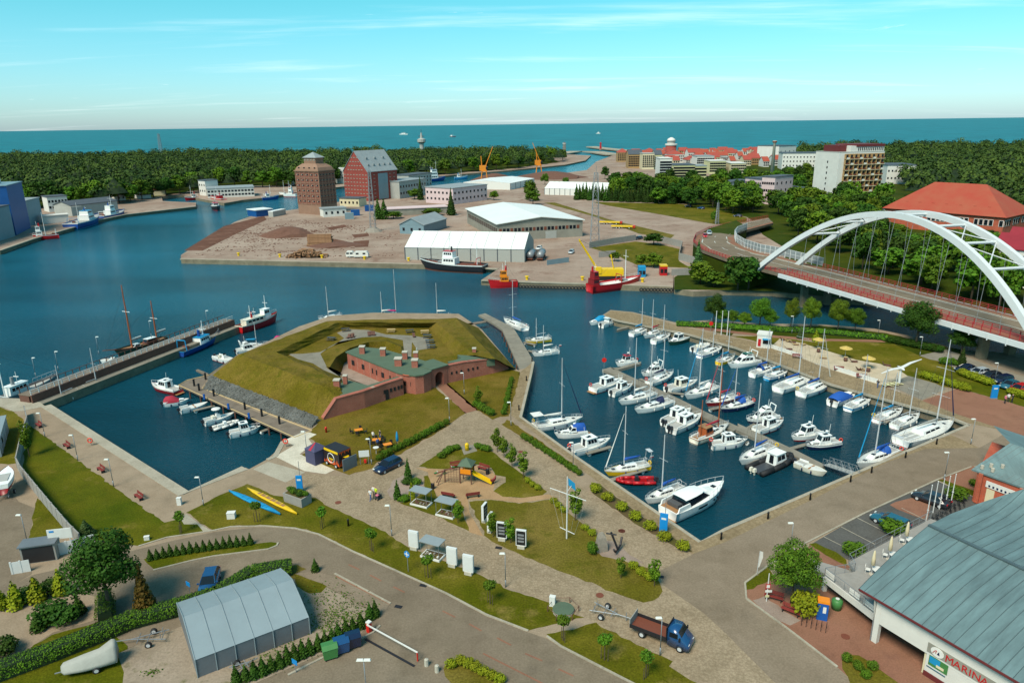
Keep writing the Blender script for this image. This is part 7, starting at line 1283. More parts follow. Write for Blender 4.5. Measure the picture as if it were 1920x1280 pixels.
# brown granary
A, B = z2(485,722), z2(655,732); ga_ = G(*B); gh = height_at(ga_,*z2(655,408))
gt, gL = bld('brown brick granary tower with stepped roof and small cupola',A,B,13,gh,'brick_brown','none',rows=0,name='granary',base=('concrete_tan',gh*.22)); gd_ = 13; nF = 6
for k in range(nF+1): z = gh*.24+(gh*.98-gh*.24)*k/nF; MB().box((gL/2,gd_/2,z),(gL+.4,gd_+.4,.3)).build('floor_band','concrete_tan',gt)
for i in range(6): MB().box((gL*i/5,-.08,gh*.6),(.35,.3,gh*.76)).build('pilaster','concrete_tan',gt); MB().box((gL+.08,gd_*i/5,gh*.6),(.3,.35,gh*.76)).build('pilaster','concrete_tan',gt)
gw = MB().box((0,0,0),(1.5,.16,.75)).mesh('window','wall_dirty'); gw2 = MB().box((0,0,0),(1.0,.2,.6)).mesh('window','window_dark')
for k in range(nF):
 z = gh*.24+(gh*.74)*(k+.55)/nF
 for i in range(5): inst('window',gw,gt,(gL*(i+.5)/5,-.05,z)); inst('window',gw2,gt,(gL*(i+.5)/5+.3,-.07,z)); inst('window',gw,gt,(gL+.05,gd_*(i+.5)/5,z),math.pi/2); inst('window',gw2,gt,(gL+.07,gd_*(i+.5)/5,z),math.pi/2)
def sq(x0, x1, y0, y1, z): return [(x0,y0,z),(x1,y0,z),(x1,y1,z),(x0,y1,z)]
MB().box((gL/2,gd_/2,gh+.3),(gL+1.2,gd_+1.2,.6)).build('cornice','concrete_tan',gt); MB().loft([sq(0,gL,0,gd_,gh+.6),sq(gL*.04,gL*.96,gd_*.04,gd_*.96,gh+2.2),sq(gL*.2,gL*.8,gd_*.2,gd_*.8,gh+4.2)]).build('mansard_roof','concrete_tan',gt)
for i in range(4): inst('window',gw2,gt,(gL*(i+.7)/4.4,.25,gh+2.0))
MB().box((gL/2,gd_/2,gh+5.6),(gL*.5,gd_*.5,3.6)).build('cupola','concrete_tan',gt); MB().loft([sq(gL*.2,gL*.8,gd_*.2,gd_*.8,gh+7.4),sq(gL*.495,gL*.505,gd_*.495,gd_*.505,gh+10.4)]).build('cupola_roof','roof_grey',gt)
for i in range(4): inst('window',gw,gt,(gL*(.30+.13*i),gd_*.25-.05,gh+6.2))
# red granary
A, B = z2(832,618), z2(1010,630); rb_ = G(*B); eh = height_at(rb_,*z2(1005,412)); ra = G(*A).lerp(rb_,.5); rdh = height_at(ra,*z2(905,256))
rt, rL = bld('tall red brick granary with steep grey roof',A,B,28,eh,'brick_red','gable','roof_grey',name='granary',rh=rdh-eh,ridge='y')
rw = MB().box((0,0,0),(1.5,.16,.5)).mesh('window','wall_dirty')
for k in range(7):
 for i in range(8): inst('window',rw,rt,(rL*(i+.5)/8,-.03,eh*.06+eh*.9*(k+.5)/7))
for k in range(4):
 n = 6-k; 
 for i in range(n): inst('window',rw,rt,(rL/2+(i-(n-1)/2)*rL/9,-.03,eh+(rdh-eh)*(.1+.2*k)))
MB().box((rL+.1,14,eh*.48),(.3,9,eh*.9)).build('metal_cladding','metal_pale',rt)
for k in range(7):
 for y in (2.5,6,21,25): inst('window',rw,rt,(rL+.03,y,eh*.06+eh*.9*(k+.5)/7),math.pi/2)
for j, n in ((.3,5),(.62,3)):
 for i in range(n): MB().box((rL*(1-.5*j)+.3,28*(i+.8)/(n+.6),eh+(rdh-eh)*j+.5),(1.6,1.3,1.0)).build('dormer','roof_grey',rt)
# white tents and sheds
def hall(label, A, B, ev, rz_, rpx, nbay, wall='canvas_grey', roof='roof_white', depth=None, name='tent_hall', cat='hall'):
 a, b = G(*A), G(*B); L = (b-a).length; d = depth or 2*abs((G(*rpx,rz_)-a).dot(Vector((-(b-a).y,(b-a).x,0)).normalized())); t = thing(name,label,cat,tuple(a),ang(a,b))
 for i in range(nbay):
  x0, x1 = L*i/nbay+.05, L*(i+1)/nbay-.05
  MB().box(((x0+x1)/2,.1,ev/2),(x1-x0,.2,ev)).build('wall_panel',wall,t); MB().loft([[(x0,y,z),(x1,y,z)] for y,z in ((-.2,ev),(d/2,rz_),(d+.2,ev))],closed=False).build('roof_panel',roof,t)
  MB().box((L*i/nbay,.02,ev/2),(.3,.3,ev)).build('column','roof_slate',t)
 for x in (0,L): MB().add([(x,0,0),(x,d,0),(x,d,ev),(x,d/2,rz_-.1),(x,0,ev)],[(0,1,2,3,4)]).build('gable',wall,t)
 MB().box((L/2,d-.1,ev/2),(L,.2,ev)).build('rear_wall',wall,t); return t, L, d
b0 = G(*z3(440,966)); hall('long white tent hall with grey side walls on the quay',(760,487),z3(440,966),height_at(b0,*z3(440,880)),height_at(b0,*z3(440,880))+4.6,(990,431),9,'canvas_grey',depth=22)
hall('white tent hall farther back beside the conifer row',z3(572,516),z3(990,528),4.5,8.5,None,12,'canvas_white',depth=20)
hall('white storage hall below the orange cranes',z3(345,484),z3(505,448),5,6.5,None,5,'canvas_white',depth=40)
b0 = G(*z3(825,794)); wt, wl_ = bld('huge pale warehouse with white low-pitched roof',z3(262,826),z3(825,794),62,height_at(b0,*z3(830,684)),'wall_dirty','gable','roof_white',rh=2.2,ridge='y',name='warehouse',over=.8)
hw = height_at(b0,*z3(830,684))
for i in range(22): MB().box((wl_*(i+.7)/23,-.03,hw*.62),(wl_/23-.5,.16,hw*.2)).build('window','window_dark' if i%3 else 'boat_rust',wt)
MB().box((wl_*.62,-.06,hw*.22),(5,.2,hw*.44)).build('gate','wall_grey',wt)
for i in range(16): MB().box((-.03,62*(i+.7)/17,hw*.6),(.16,2.6,hw*.25)).build('window','window_dark',wt)
bld('pale blue shed with grey gabled roof',z2(1240,872),z2(1420,880),24,4.2,'metal_pale','gable','roof_grey',rh=3,ridge='y',name='shed',rows=1,cols=3)
bld('pale pink office building with flat roof',z2(1435,640),z2(1640,655),34,height_at(G(*z2(1640,655)),*z2(1640,535)),'wall_pink','flat','roof_grey',2,7,9,win=(1.4,1.3))
bld('grey two-storey office behind the red granary',z2(1240,612),z2(1440,580),16,height_at(G(*z2(1240,612)),*z2(1240,485)),'wall_grey','flat','roof_grey',2,10,3,win=(1.4,1.6))
bld('second grey office with darker roof by the channel',z2(1310,545),z2(1480,520),14,11,'wall_grey','flat','roof_slate',3,8,2)
bld('white shed between the two granaries',z2(752,495),z2(828,498),14,10,'wall_white','gable','wall_grey',1,3)
bld('low ochre outbuilding below the red granary',z2(790,668),z2(935,672),9,5,'wall_cream','flat','roof_slate',1,5)
bld('white hut in front of the brown granary',z2(668,750),z2(840,738),8,height_at(G(*z2(668,750)),*z2(668,690)),'wall_white','flat','roof_grey',1,4)
bld('long low grey store with pale roof',z2(1145,742),z2(1600,720),10,3.6,'wall_dirty','flat','wall_pink',0,0)
bld('navy workshop pontoon with white roof at the quay corner',z2(165,748),z2(285,735),10,3.5,'metal_blue','flat','roof_white',0,0); bld('grey lorry trailer standing by the pontoon',z2(290,748),z2(385,728),3,2.8,'wall_grey','flat','roof_white',0,0,cat='trailer',name='lorry_trailer',over=.05)
for X,Y,m_,lb in ((905,740,'metal_blue','blue shipping container right of the hut'),(1010,705,'metal_blue','blue shipping container before the grey store'),(860,765,'metal_pale','pale blue container lying low beside the fence')): bld(lb,z2(X-30,Y),z2(X+35,Y-3),3,2.8,m_,'flat',m_,0,0,cat='container',name='container',over=.02)
bt, bL = bld('tall cobalt blue ice-works tower at the left edge',(31,441),(58,427),16,height_at(G(31,441),12,349),'metal_blue','flat','metal_pale',0,0,name='tower_building'); MB().box((bL/2,8,height_at(G(31,441),12,349)+1.6),(3,5,2.5)).build('plant_room','wall_white',bt)
bld('pale grey hall left of the blue tower',(-60,470),(29,443),24,height_at(G(0,455),0,393),'metal_pale','flat','roof_slate',0,0,name='hall'); bld('pale blue factory hall behind the blue tower',(58,424),(82,416),20,13,'metal_pale','flat','roof_grey',0,0,name='hall')
bld('white two-storey house by the west quay',z1(372,712),z1(520,700),12,9,'wall_white','flat','roof_slate',2,6,3); bld('low grey warehouse along the west quay',z1(545,742),z1(890,700),16,6,'wall_grey','gable','roof_slate',0,0,rh=2,name='warehouse'); bld('long white quay wall building with low roof',z1(330,800),z1(520,785),6,4,'wall_white','flat','wall_white',0,0)
bld('long white fish hall on the west bank',z1(1560,608),z1(1910,592),22,6.5,'wall_white','flat','roof_grey',2,14,2,win=(1.6,1.3),name='hall'); bld('white shed at the edge of the wood',z1(1035,612),z1(1135,605),10,6,'wall_white','flat','roof_slate',1,7); bld('cream quay house beside the fish hall',z1(1500,585),z1(1550,590),10,11,'wall_white','flat','roof_slate',2,3)
bld('low brown sheds below the wood',z1(1150,590),z1(1250,585),8,4,'wall_cream','flat','boat_rust',0,0); bld('pale hut inside the west bank yard',z1(880,628),z1(945,622),7,4,'wall_white','flat','roof_grey',1,2)
# hotel, school, institution
hA, hB = (1562,392), (1645,388); hh_ = height_at(G(*hB),1662,270); htl, hL = bld('tall beige balcony hotel with white end wall and dark red top storey',hA,hB,20,hh_*.88,'wall_white','flat','wall_grey',0,0,name='hotel',over=.05)
bw_ = MB().box((0,0,0),(1,1,1)).mesh('balcony','wall_ochre'); bd_ = MB().box((0,0,0),(1,1,1)).mesh('window','window_dark'); fl_n = 10; HH = hh_*.86
MB().box((hL*.56,-.03,HH/2),(hL*.88,.3,HH)).build('facade','wall_ochre',htl)
for k in range(fl_n):
 z = HH*(k+.5)/fl_n; blue = k < 3; MB().box((hL*.56,-.7,HH*k/fl_n+.15),(hL*.87,1.2,.25)).build('balcony_slab','water_blue' if blue else 'wall_cream',htl)
 for i in range(9):
  x = hL*.12+hL*.88*(i+.5)/9; inst('window',bd_,htl,(x,-.2,z+.1),0,(hL*.055,.12,HH/fl_n*.6)); inst('balcony',bw_,htl,(x-hL*.05,-.7,z),0,(.3,1.1,HH/fl_n*.86)); MB().box((x,-1.28,HH*k/fl_n+.7),(hL*.06,.08,.8)).build('balustrade','wall_grey' if blue else ('boat_rust' if (i+k)%3 else 'wall_white'),htl)
for k in range(6): inst('window',bd_,htl,(-.05,9,HH*(k+3.5)/fl_n),math.pi/2,(.8,.12,1.2))
MB().box((hL*.62,9,hh_*.93),(hL*.74,17,hh_*.1)).build('top_storey','wall_white',htl); MB().box((hL*.68,9,hh_*.985),(hL*.63,17.6,hh_*.04)).build('top_band','dark_red_trim',htl)
for i in range(14): inst('window',bd_,htl,(hL*.4+hL*.58*(i+.5)/14,.42,hh_*.93),0,(.5,.12,1.8))
MB().box((hL*.16,10,hh_*.93),(hL*.2,12,hh_*.12)).build('stair_tower','dark_red_trim',htl)
bld('white flat-roofed annexe with slate attic behind the hotel',(1660,345),(1714,345),30,14,'wall_white','flat','roof_slate',2,8,3,name='annexe'); bld('white modern apartments left of the hotel',(1465,318),(1540,318),30,16,'wall_white','flat','roof_slate',3,12,4); bld('white apartment block with cube on its roof',(1458,308),(1490,306),30,20,'wall_white','flat','roof_slate',2,4,2)
sB = (1877,446); sh_ = height_at(G(*sB),1877,407); st_, sL = bld('long brick school with huge hipped orange tile roof',(1655,424),sB,30,sh_,'brick_orange','hip','roof_orange',0,0,rh=height_at(G(1770,405),1790,347)-sh_+4.5,over=1.0,name='school')
sw_ = MB().box((0,0,0),(1.3,.2,2.2)).mesh('window','window_dark'); sf_ = MB().box((0,0,0),(1.7,.12,2.6)).mesh('window_frame','white_paint')
for i in range(26):
 if i%5 != 4: x = sL*(i+.5)/26; o = inst('window',sw_,st_,(x,-.12,sh_*.68)); inst('window_frame',sf_,o,(0,.06,0))
for i in range(12):
 if i%4 != 3: o = inst('window',sw_,st_,(sL+.12,30*(i+.5)/12,sh_*.68),math.pi/2); inst('window_frame',sf_,o,(0,.06,0))
for i in range(7): x = sL*(.16+.115*i); MB().box((x,4.2,sh_+2.9),(1.2,1.6,.9)).build('dormer','roof_orange',st_)
bld('low white flat building below the school',z4(775,770),z4(985,760),14,5,'wall_white','flat','roof_grey',1,5,2)
bld('white building with dark red roof and red corner strips at the right edge',(1852,532),(2010,552),14,11,'wall_white','gable','roof_dkred',3,9,3,rh=3.5,win=(1.6,1.8)); bld('second dark-red-roofed white house at the right edge',(1880,500),(2020,515),12,9,'wall_white','gable','roof_dkred',2,8,3,rh=3.5)
for lb, A, B, d, h, m_, r_, c_ in (('white clinic pavilion with tall windows',(1342,366),(1368,368),26,9,'wall_white',1,5),('white pink clinic wing in the trees',(1395,368),(1425,372),20,12,'wall_pink',3,8),('pale pink clinic block nearest the park',(1425,382),(1449,384),20,16,'wall_pink',3,6),('grey low clinic annexe beside the chimney',(1452,376),(1490,374),18,8,'wall_grey',1,6),('pale blue-fronted pool hall in the trees',(1490,378),(1525,374),16,7,'metal_pale',1,4)): bld(lb,A,B,d,h,m_,'flat','roof_slate',r_,c_,4)
# town
TW = [('wall_white','flat','wall_grey'),('wall_cream','gable','roof_red'),('wall_yellow','gable','roof_red'),('wall_white','hip','roof_red'),('wall_ochre','gable','roof_red'),('wall_white','gable','roof_orange'),('wall_grey','flat','roof_slate')]
tr_ = random.Random(11); seen = set()
town = [(1158,304,20,16,'wall_ochre','hip','roof_red'),(1178,316,26,20,'wall_ochre','gable','roof_slate'),(1204,318,22,22,'wall_cream','flat','wall_grey'),(1226,317,14,20,'wall_yellow','gable','roof_slate'),(1236,342,22,26,'wall_white','flat','wall_white'),(1262,336,40,16,'wall_yellow','flat','roof_slate'),(1300,334,24,14,'wall_yellow','flat','roof_grey'),(1330,326,30,16,'wall_yellow','flat','wall_white'),(1370,326,28,13,'wall_cream','flat','wall_white'),(1306,318,32,18,'wall_white','flat','roof_grey'),(1252,306,30,14,'wall_white','hip','roof_red'),(1290,302,24,14,'wall_white','gable','roof_red')]
for i in range(72):
 x = 1180+tr_.random()*270; y = 290+tr_.random()**1.4*24; town.append((x,y,9+tr_.random()*14,6+tr_.random()*4,*TW[tr_.choice((0,1,2,3,4,5,3,5,6,1,5))]))
side_w = ('left','right'); cn = {'wall_white':'white','wall_cream':'cream','wall_yellow':'pale yellow','wall_ochre':'ochre','wall_grey':'grey'}; rn_ = {'flat':'flat roof','gable':'gabled roof','hip':'hipped roof'}
for i,(x,y,w,h,wa_,rf,rm) in enumerate(town):
 lb = '%s town house with %s %s %s the water tower' % (cn[wa_],{'roof_red':'red','roof_orange':'orange','roof_slate':'slate','wall_grey':'grey','roof_grey':'grey','wall_white':'white'}[rm],rn_[rf],'left of' if x < 1257 else 'right of')
 big = w > 20; t, L = bld(lb,(x,y),(x+w,y-.12*w*.1),12+w*.4,h*.74,wa_,rf,rm,max(2,int(h/3.6)),max(3,int(w/3.2)),2,rh=4.5,name='town_house',cat='house',group='houses of the old town',win=(1.6,1.6))
def tower_round(label, base, top, r, mat, name, cat, cap=None):
 b = G(*base); h = height_at(b,*top); t = thing(name,label,cat,tuple(b)); return t, h
t, h = tower_round('round brick water tower with white lantern top',(1257,297),(1257,258),0,0,'water_tower','tower'); MB().lathe([(9,0),(8,h*.08),(7.2,h*.62)],20).build('shaft','brick_red',t,True); MB().lathe([(8,h*.62),(8.4,h*.68),(7.8,h*.7)],20).build('gallery','wall_white',t); MB().lathe([(5.5,h*.7),(5.5,h*.82)],16).build('lantern','wall_grey',t); MB().lathe([(6.2,h*.82),(5,h*.93),(1.5,h),(0,h*1.01)],16).build('dome','wall_white',t,True)
t, h = tower_round('slim white lighthouse at the edge of the western wood',(1058,291),(1058,266),0,0,'lighthouse','lighthouse'); MB().lathe([(3.0,0),(2.4,h*.85),(3.0,h*.86),(3.0,h*.9)],14).build('shaft','wall_white',t,True); MB().lathe([(1.6,h*.9),(1.6,h*.97),(0,h)],10).build('lantern','roof_slate',t)
for b_, tp_, m_, lb in (((1126,280),(1126,267),'boat_red','red beacon on the eastern mole head'),((1026,287),(1026,272),'plastic_green','green beacon on the western mole')): t, h = tower_round(lb,b_,tp_,0,0,'beacon','beacon'); MB().lathe([(2.2,0),(1.5,h*.8),(2,h*.82),(1,h),(0,h)],10).build('shaft',m_,t); MB().lathe([(2.8,-1),(2.8,.5),(0,.5)],10).build('base','concrete',t)
t, h = tower_round('tall pale factory chimney in the trees',(1446,340),(1452,264),0,0,'chimney','chimney'); MB().lathe([(1.8,0),(1.0,h*.93),(1.5,h*.95),(1.5,h)],14).build('stack','stone_cap',t,True); MB().lathe([(1.85,h*.96),(1.85,h*.99)],14).build('rim','boat_rust',t)
t, h = tower_round('grey radar control tower rising over the wood',(792,300),(791,249),0,0,'radar_tower','tower'); MB().lathe([(3.5,0),(3,h*.6),(6,h*.66),(6,h*.76),(2,h*.8),(1,h)],12).build('shaft','wall_grey',t); MB().cyl((0,0,h*.8),(0,0,h*1.12),.4,n=5).build('antenna','roof_slate',t); MB().box((0,0,h*.87),(9,.8,.8)).build('radar','roof_slate',t)
def lattice(label, base, top, w, mat='steel_grey', name='lattice_mast', r=.12):
 b = G(*base); h = height_at(b,*top); t = thing(name,label,'mast',tuple(b)); n = max(8,int(h/(w*1.4)))
 for sx, sy in ((1,1),(1,-1),(-1,1),(-1,-1)): MB().cyl((sx*w/2,sy*w/2,0),(sx*w*.2,sy*w*.2,h),r,n=4).build('leg',mat,t)
 g = MB()
 for i in range(n):
  z0, z1 = h*i/n, h*(i+1)/n; w0, w1 = w/2*(1-.6*i/n), w/2*(1-.6*(i+1)/n); c_ = [(1,1),(1,-1),(-1,-1),(-1,1)]
  for k in range(4): a, b2 = c_[k], c_[(k+1)%4]; g.cyl((a[0]*w0,a[1]*w0,z0),(b2[0]*w1,b2[1]*w1,z1),r*.6,n=3); g.cyl((a[0]*w1,a[1]*w1,z1),(b2[0]*w1,b2[1]*w1,z1),r*.6,n=3)
 g.build('bracing',mat,t); MB().cyl((0,0,h*.9),(0,0,h*1.1),.08,n=4).build('aerial',mat,t); return t
lattice('tall grey lattice floodlight mast beside the warehouse',(1115,455),(1115,324),3.6); lattice('grey lattice mast on a rubble mound in the yard',(700,434),(694,320),2.6); lattice('thin lattice mast far out beyond the western wood',(303,292),(300,251),6,r=.35); lattice('slim lattice lamp mast by the field',(1344,420),(1346,380),1.4)
t = thing('rubble_mound','rubble heap round the foot of the yard mast','rubble',G(700,434)); MB().lathe([(4.5,0),(3.2,1.0),(1.2,2.0),(0,2.2)],10).build('heap','stone_rock',t)
def crane(label, base, tip, mat='crane_orange'):
 b = G(*base); t = thing('harbour_crane',label,'crane',tuple(b)); hz = height_at(b,*tip); dx = (G(*tip,hz)-b).x*1.0
 for sx in (-3,3):
  for sy in (-3,3): MB().cyl((sx,sy,0),(sx*.6,sy*.6,9),.45,n=5).build('portal_leg',mat,t)
 MB().box((0,0,9.4),(5,5,.9)).build('portal_deck',mat,t); MB().box((-1,0,12),(6,4,4.4)).build('machine_house',mat,t); MB().box((2.4,-1.5,12),(1.8,1.6,2.2)).build('cab','window_dark',t); d = Vector((dx,0,hz))
 for s in (-1,1): MB().cyl((1,s*1.2,13),(d.x,s*.25,d.z),.35,.25,5).build('jib_chord',mat,t)
 g = MB()
 for i in range(12): p0_ = Vector((1,-1.2,13)).lerp(Vector((d.x,-.25,d.z)),i/12); p1_ = Vector((1,1.2,13)).lerp(Vector((d.x,.25,d.z)),(i+1)/12); g.cyl(p0_,p1_,.15,n=3)
 g.build('jib_lacing',mat,t); MB().cyl((-2,0,14),(-2.5,0,22),.4,n=5).build('a_frame',mat,t); MB().cyl((-2.5,0,22),d,.12,n=3).build('jib_stay','metal_dark',t)
crane('orange harbour crane on the left, jib raised to the right',z3(172,432),z3(228,195)); crane('orange harbour crane on the right, jib raised to the left',z3(535,385),z3(492,170))
b = G(*z3(1000,1078)); t = thing('crawler_crane','yellow crawler crane with lattice boom on the work dock','crane',tuple(b)); MB().box((0,0,2.4),(9,3.4,2.2)).build('house','yellow_paint',t); MB().box((-3.6,-1.2,3.2),(2,1.4,2)).build('cab','yellow_paint',t)
for s in (-1.6,1.6): MB().box((0,s,.6),(7,.9,1.2)).build('track','iron',t)
tz = height_at(b,*z3(800,812)); tx_ = (G(*z3(800,812),tz)-b).x; B0, B1 = Vector((-3.5,0,3)), Vector((tx_,0,tz))
for s in (-.7,.7): MB().cyl(B0+Vector((0,s,.4)),B1+Vector((0,s*.3,.2)),.16,n=4).build('boom_chord','yellow_paint',t); MB().cyl(B0+Vector((0,s,-.4)),B1+Vector((0,s*.3,-.2)),.16,n=4).build('boom_chord','yellow_paint',t)
g = MB()
for i in range(16): a, c_ = B0.lerp(B1,i/16), B0.lerp(B1,(i+1)/16); g.cyl(a+Vector((0,-.6,.4)),c_+Vector((0,.6,-.4)),.09,n=3); g.cyl(a+Vector((0,.6,.4)),c_+Vector((0,-.6,-.4)),.09,n=3)
g.build('boom_lacing','yellow_paint',t); MB().cyl((1.5,0,3.4),(.5,0,8),.2,n=4).build('gantry','yellow_paint',t); MB().cyl((.5,0,8),B1,.06,n=3).build('boom_stay','metal_dark',t)
# yard things
def heap(label, base, r, h, mat, name='earth_heap', cat='heap', ry=.6):
 t = thing(name,label,cat,G(*base)); rr = random.Random(int(base[0])); MB().loft([[(r*k*math.cos(a)*rr.uniform(.85,1.15),ry*r*k*math.sin(a)*rr.uniform(.85,1.15),h*z) for a in [2*math.pi*i/14 for i in range(14)]] for k,z in ((1,0),(.8,.35),(.5,.75),(.15,1.0))]).build('heap',mat,t)
heap('dark brown earth heap on the left of the port yard',z2(410,888),13,4.2,'dirt'); heap('long brown earth heap below the right-hand orange crane',z3(610,405),34,6,'dirt'); heap('brown earth heap beside the left-hand orange crane',z3(240,420),20,6,'dirt'); heap('low earth bank behind the log stack',z2(740,960),12,1.5,'dirt')
def logs(label, base, n, rows, l, rz, mat='log_wood', j=.03):
 t = thing('log_pile',label,'log pile',G(*base),rz); me = MB().cyl((-l/2,0,0),(l/2,0,0),.3,n=7).mesh('log',mat)
 for r_ in range(rows):
  for i in range(n-r_*(4 if j > 1 else 1)): inst('log',me,t,(random.uniform(-.2,.2)*(1+9*j),(i-(n-r_*(4 if j > 1 else 1))/2)*.6,.3+r_*.5+random.uniform(0,.2)),random.uniform(-j,j))
logs('squared stack of pale logs in the middle of the yard',z2(645,958),10,9,10,.05); logs('loose heap of orange-brown logs at the quay edge',z2(540,1048),26,6,3,1.5,'log_wood',1.2)
def caravan(label, base, l=5.5): t = thing('caravan',label,'caravan',G(*base)); MB().loft([[(x,-1.1,.5),(x,1.1,.5),(x,1.0,z),(x,-1.0,z)] for x,z in ((-l/2,1.9),(-l/2+.5,2.5),(l/2-.6,2.5),(l/2,1.7))]).build('body','wall_white',t); [MB().box((x,-1.1,1.75),(1.0,.08,.55)).build('window','window_dark',t) for x in (-l*.25,l*.22)]; wheel(t,0,-1.05); wheel(t,0,1.05)
caravan('white caravan parked near the quay edge',z2(952,1052)); caravan('small white camper trailer beside the caravan',z2(868,1050),3)
for (X,Y,lb) in ((1012,712,'yellow flatbed trailer on the left of the pair'),(1095,740,'yellow flatbed trailer on the right of the pair')):
 t = thing('flatbed_trailer',lb,'trailer',G(*z3(X,Y)),-.25,'yellow flatbed trailers'); MB().box((0,0,1.1),(11,2.6,.5)).build('bed','yellow_paint',t); MB().box((5.2,0,1.0),(1.2,2.6,.9)).build('front','red_paint',t); [wheel(t,x,s*1.1,1.4) for x in (-3,-1.6,3) for s in (1,-1)]
for X,Y,X2,Y2,c_,kd,lb in ((520,885,550,868,'car_white','estate','white van right of the long tent hall'),(740,910,762,893,'car_silver','hatch','silver car in the yard between tent and dock'),(1185,812,1210,808,'car_dark','hatch','dark car by the yard wall'),(1505,592,1560,595,'car_dark','saloon','dark car left in the row beyond the field'),(1590,605,1640,610,'car_blue','hatch','blue car in the row beyond the field'),(1840,658,1880,660,'car_navy','saloon','navy car at the bend beyond the field')): car(z3(X,Y),z3(X2,Y2),lb,c_,kd)
for X,Y,lb in ((485,945,'left'),(552,945,'right')):
 t = thing('tank_truck','grey tank trailer, %s of the pair beside the tent hall' % lb,'trailer',G(*z3(X,Y)),1.4,'tank trailers'); MB().cyl((-4,0,2.1),(4,0,2.1),1.25,n=14).build('tank','steel_grey',t,True); MB().box((0,0,.8),(8.4,2.0,.4)).build('chassis','boat_rust',t); [wheel(t,x,s*1.0,1.5) for x in (-3,-1.8,3) for s in (1,-1)]
for X,Y,c_,lb in ((1222,1065,'canvas_teal','turquoise site container on the work dock'),(1366,1055,'boat_red','red and yellow buoy container on the work dock')): bld(lb,z3(X-24,Y),z3(X+24,Y),3,height_at(G(*z3(X-24,Y)),*z3(X-24,Y-60)),c_,'flat',c_ if c_ != 'boat_red' else 'boat_yellow',1,2,cat='container',name='container',over=.02,win=(.9,1.2))
long_wall('grey panel wall along the small field behind the dock',[z3(1355,835),z3(1488,868),z3(1468,950),z3(1668,1005)],2.6,.2,'concrete_panel',panel=6); long_wall('grey panel wall below the warehouse mast',[z3(870,872),z3(1040,842),z3(1180,820)],2.4,.2,'concrete_panel',panel=6); long_wall('low pale wall on the left of the small field',[z3(935,935),z3(1045,925)],2.2,.2,'concrete_panel',panel=6); long_wall('mesh fence along the tent hall quay',[z3(590,985),z3(735,965)],1.8,.08,'metal_pale','fence',4); long_wall('grey wall between dock and riverside bushes',[z3(1420,1055),z3(1540,1050)],2.2,.2,'concrete_panel',panel=5)
# mole: kiosk, beach furniture, sculpture, flagpoles
t, L = bld('white and turquoise beach kiosk with open hatch',z8(135,395),z8(225,405),2.6,height_at(G(*z8(180,402)),*z8(180,318)),'wall_white','flat','wall_white',0,0,cat='kiosk',name='kiosk',over=.1); MB().box((L*.7,-.5,2.2),(1.6,1.0,.06)).build('hatch_awning','canvas_teal',t); MB().box((L*.7,-.04,1.5),(1.4,.1,.9)).build('hatch','window_dark',t); MB().box((L*.2,-.04,1.2),(.6,.1,1.6)).build('poster','boat_red',t)
for X,Y,lb in ((545,410,'straw parasol nearest the kiosk'),(725,470,'straw parasol in the middle of the beach'),(876,540,'straw parasol beside the picnic benches')):
 parasol(z8(X,Y),lb,'straw',2.6,False,'straw parasols on the beach'); t = thing('barrel_table','wooden barrel table under the '+lb,'table',tuple(G(*z8(X+4,Y+18))),0,'barrel tables'); MB().lathe([(.3,0),(.4,.45),(.3,.9),(0,.9)],10).build('barrel','wood_brown',t,True); MB().lathe([(0,.92),(.45,.92),(.45,.97),(0,.97)],10).build('top','wood_light',t)
for i,(X,Y) in enumerate(((320,350),(350,358),(380,365),(400,380),(355,412),(450,382),(830,548),(860,552),(790,495),(585,470),(1010,520))):
 t = thing('beach_chair','low wooden beach lounger on the sand of the mole','lounger',tuple(G(*z8(X,Y))),random.uniform(-.6,.6),'loungers on the mole beach'); MB().box((0,0,.3),(1.2,.6,.06)).build('seat','wood_light' if i%2 else 'wood_brown',t); o = MB().box((0,0,.35),(.06,.6,.8)).build('backrest','wood_light' if i%2 else 'wood_brown',t); o.location = (-.6,0,.2); o.rotation_euler = (0,-.6,0); MB().box((.1,0,.14),(.9,.5,.28),tx=.9).build('frame','wood_brown',t)
for a, b, lb in ((z8(232,400),z8(440,468),'upper'),(z8(652,545),z8(955,640),'lower')): long_wall('white printed banner fence at the %s edge of the beach' % lb,[a,b],.9,.06,'white_paint','banner_fence',3)
b = G(*z8(1085,640)); t = thing('wing_sculpture','white seagull sculpture with spread wings on a post','sculpture',tuple(b)); MB().cyl((0,0,0),(0,0,3.0),.25,.2,8).build('post','bridge_white',t)
for s in (-1,1): MB().loft([[(0,-.4,3.2),(0,.4,3.2),(0,.4,3.35),(0,-.4,3.35)],[(s*1.6,-.35,4.2 if s > 0 else 3.0),(s*1.6,.3,4.2 if s > 0 else 3.0),(s*1.6,.3,4.3 if s > 0 else 3.1),(s*1.6,-.35,4.3 if s > 0 else 3.1)],[(s*3.6,-.1,4.9 if s > 0 else 2.2),(s*3.6,.1,4.9 if s > 0 else 2.2),(s*3.6,.1,4.95 if s > 0 else 2.25),(s*3.6,-.1,4.95 if s > 0 else 2.25)]]).build('wing','sail_white',t)
MB().loft([[(.3*math.cos(a)*k,y,3.2+.3*math.sin(a)*k) for a in [2*math.pi*i/8 for i in range(8)]] for y,k in ((-1.2,.2),(-.8,.8),(0,1),(.9,.5),(1.4,.15))]).build('body','sail_white',t,True)
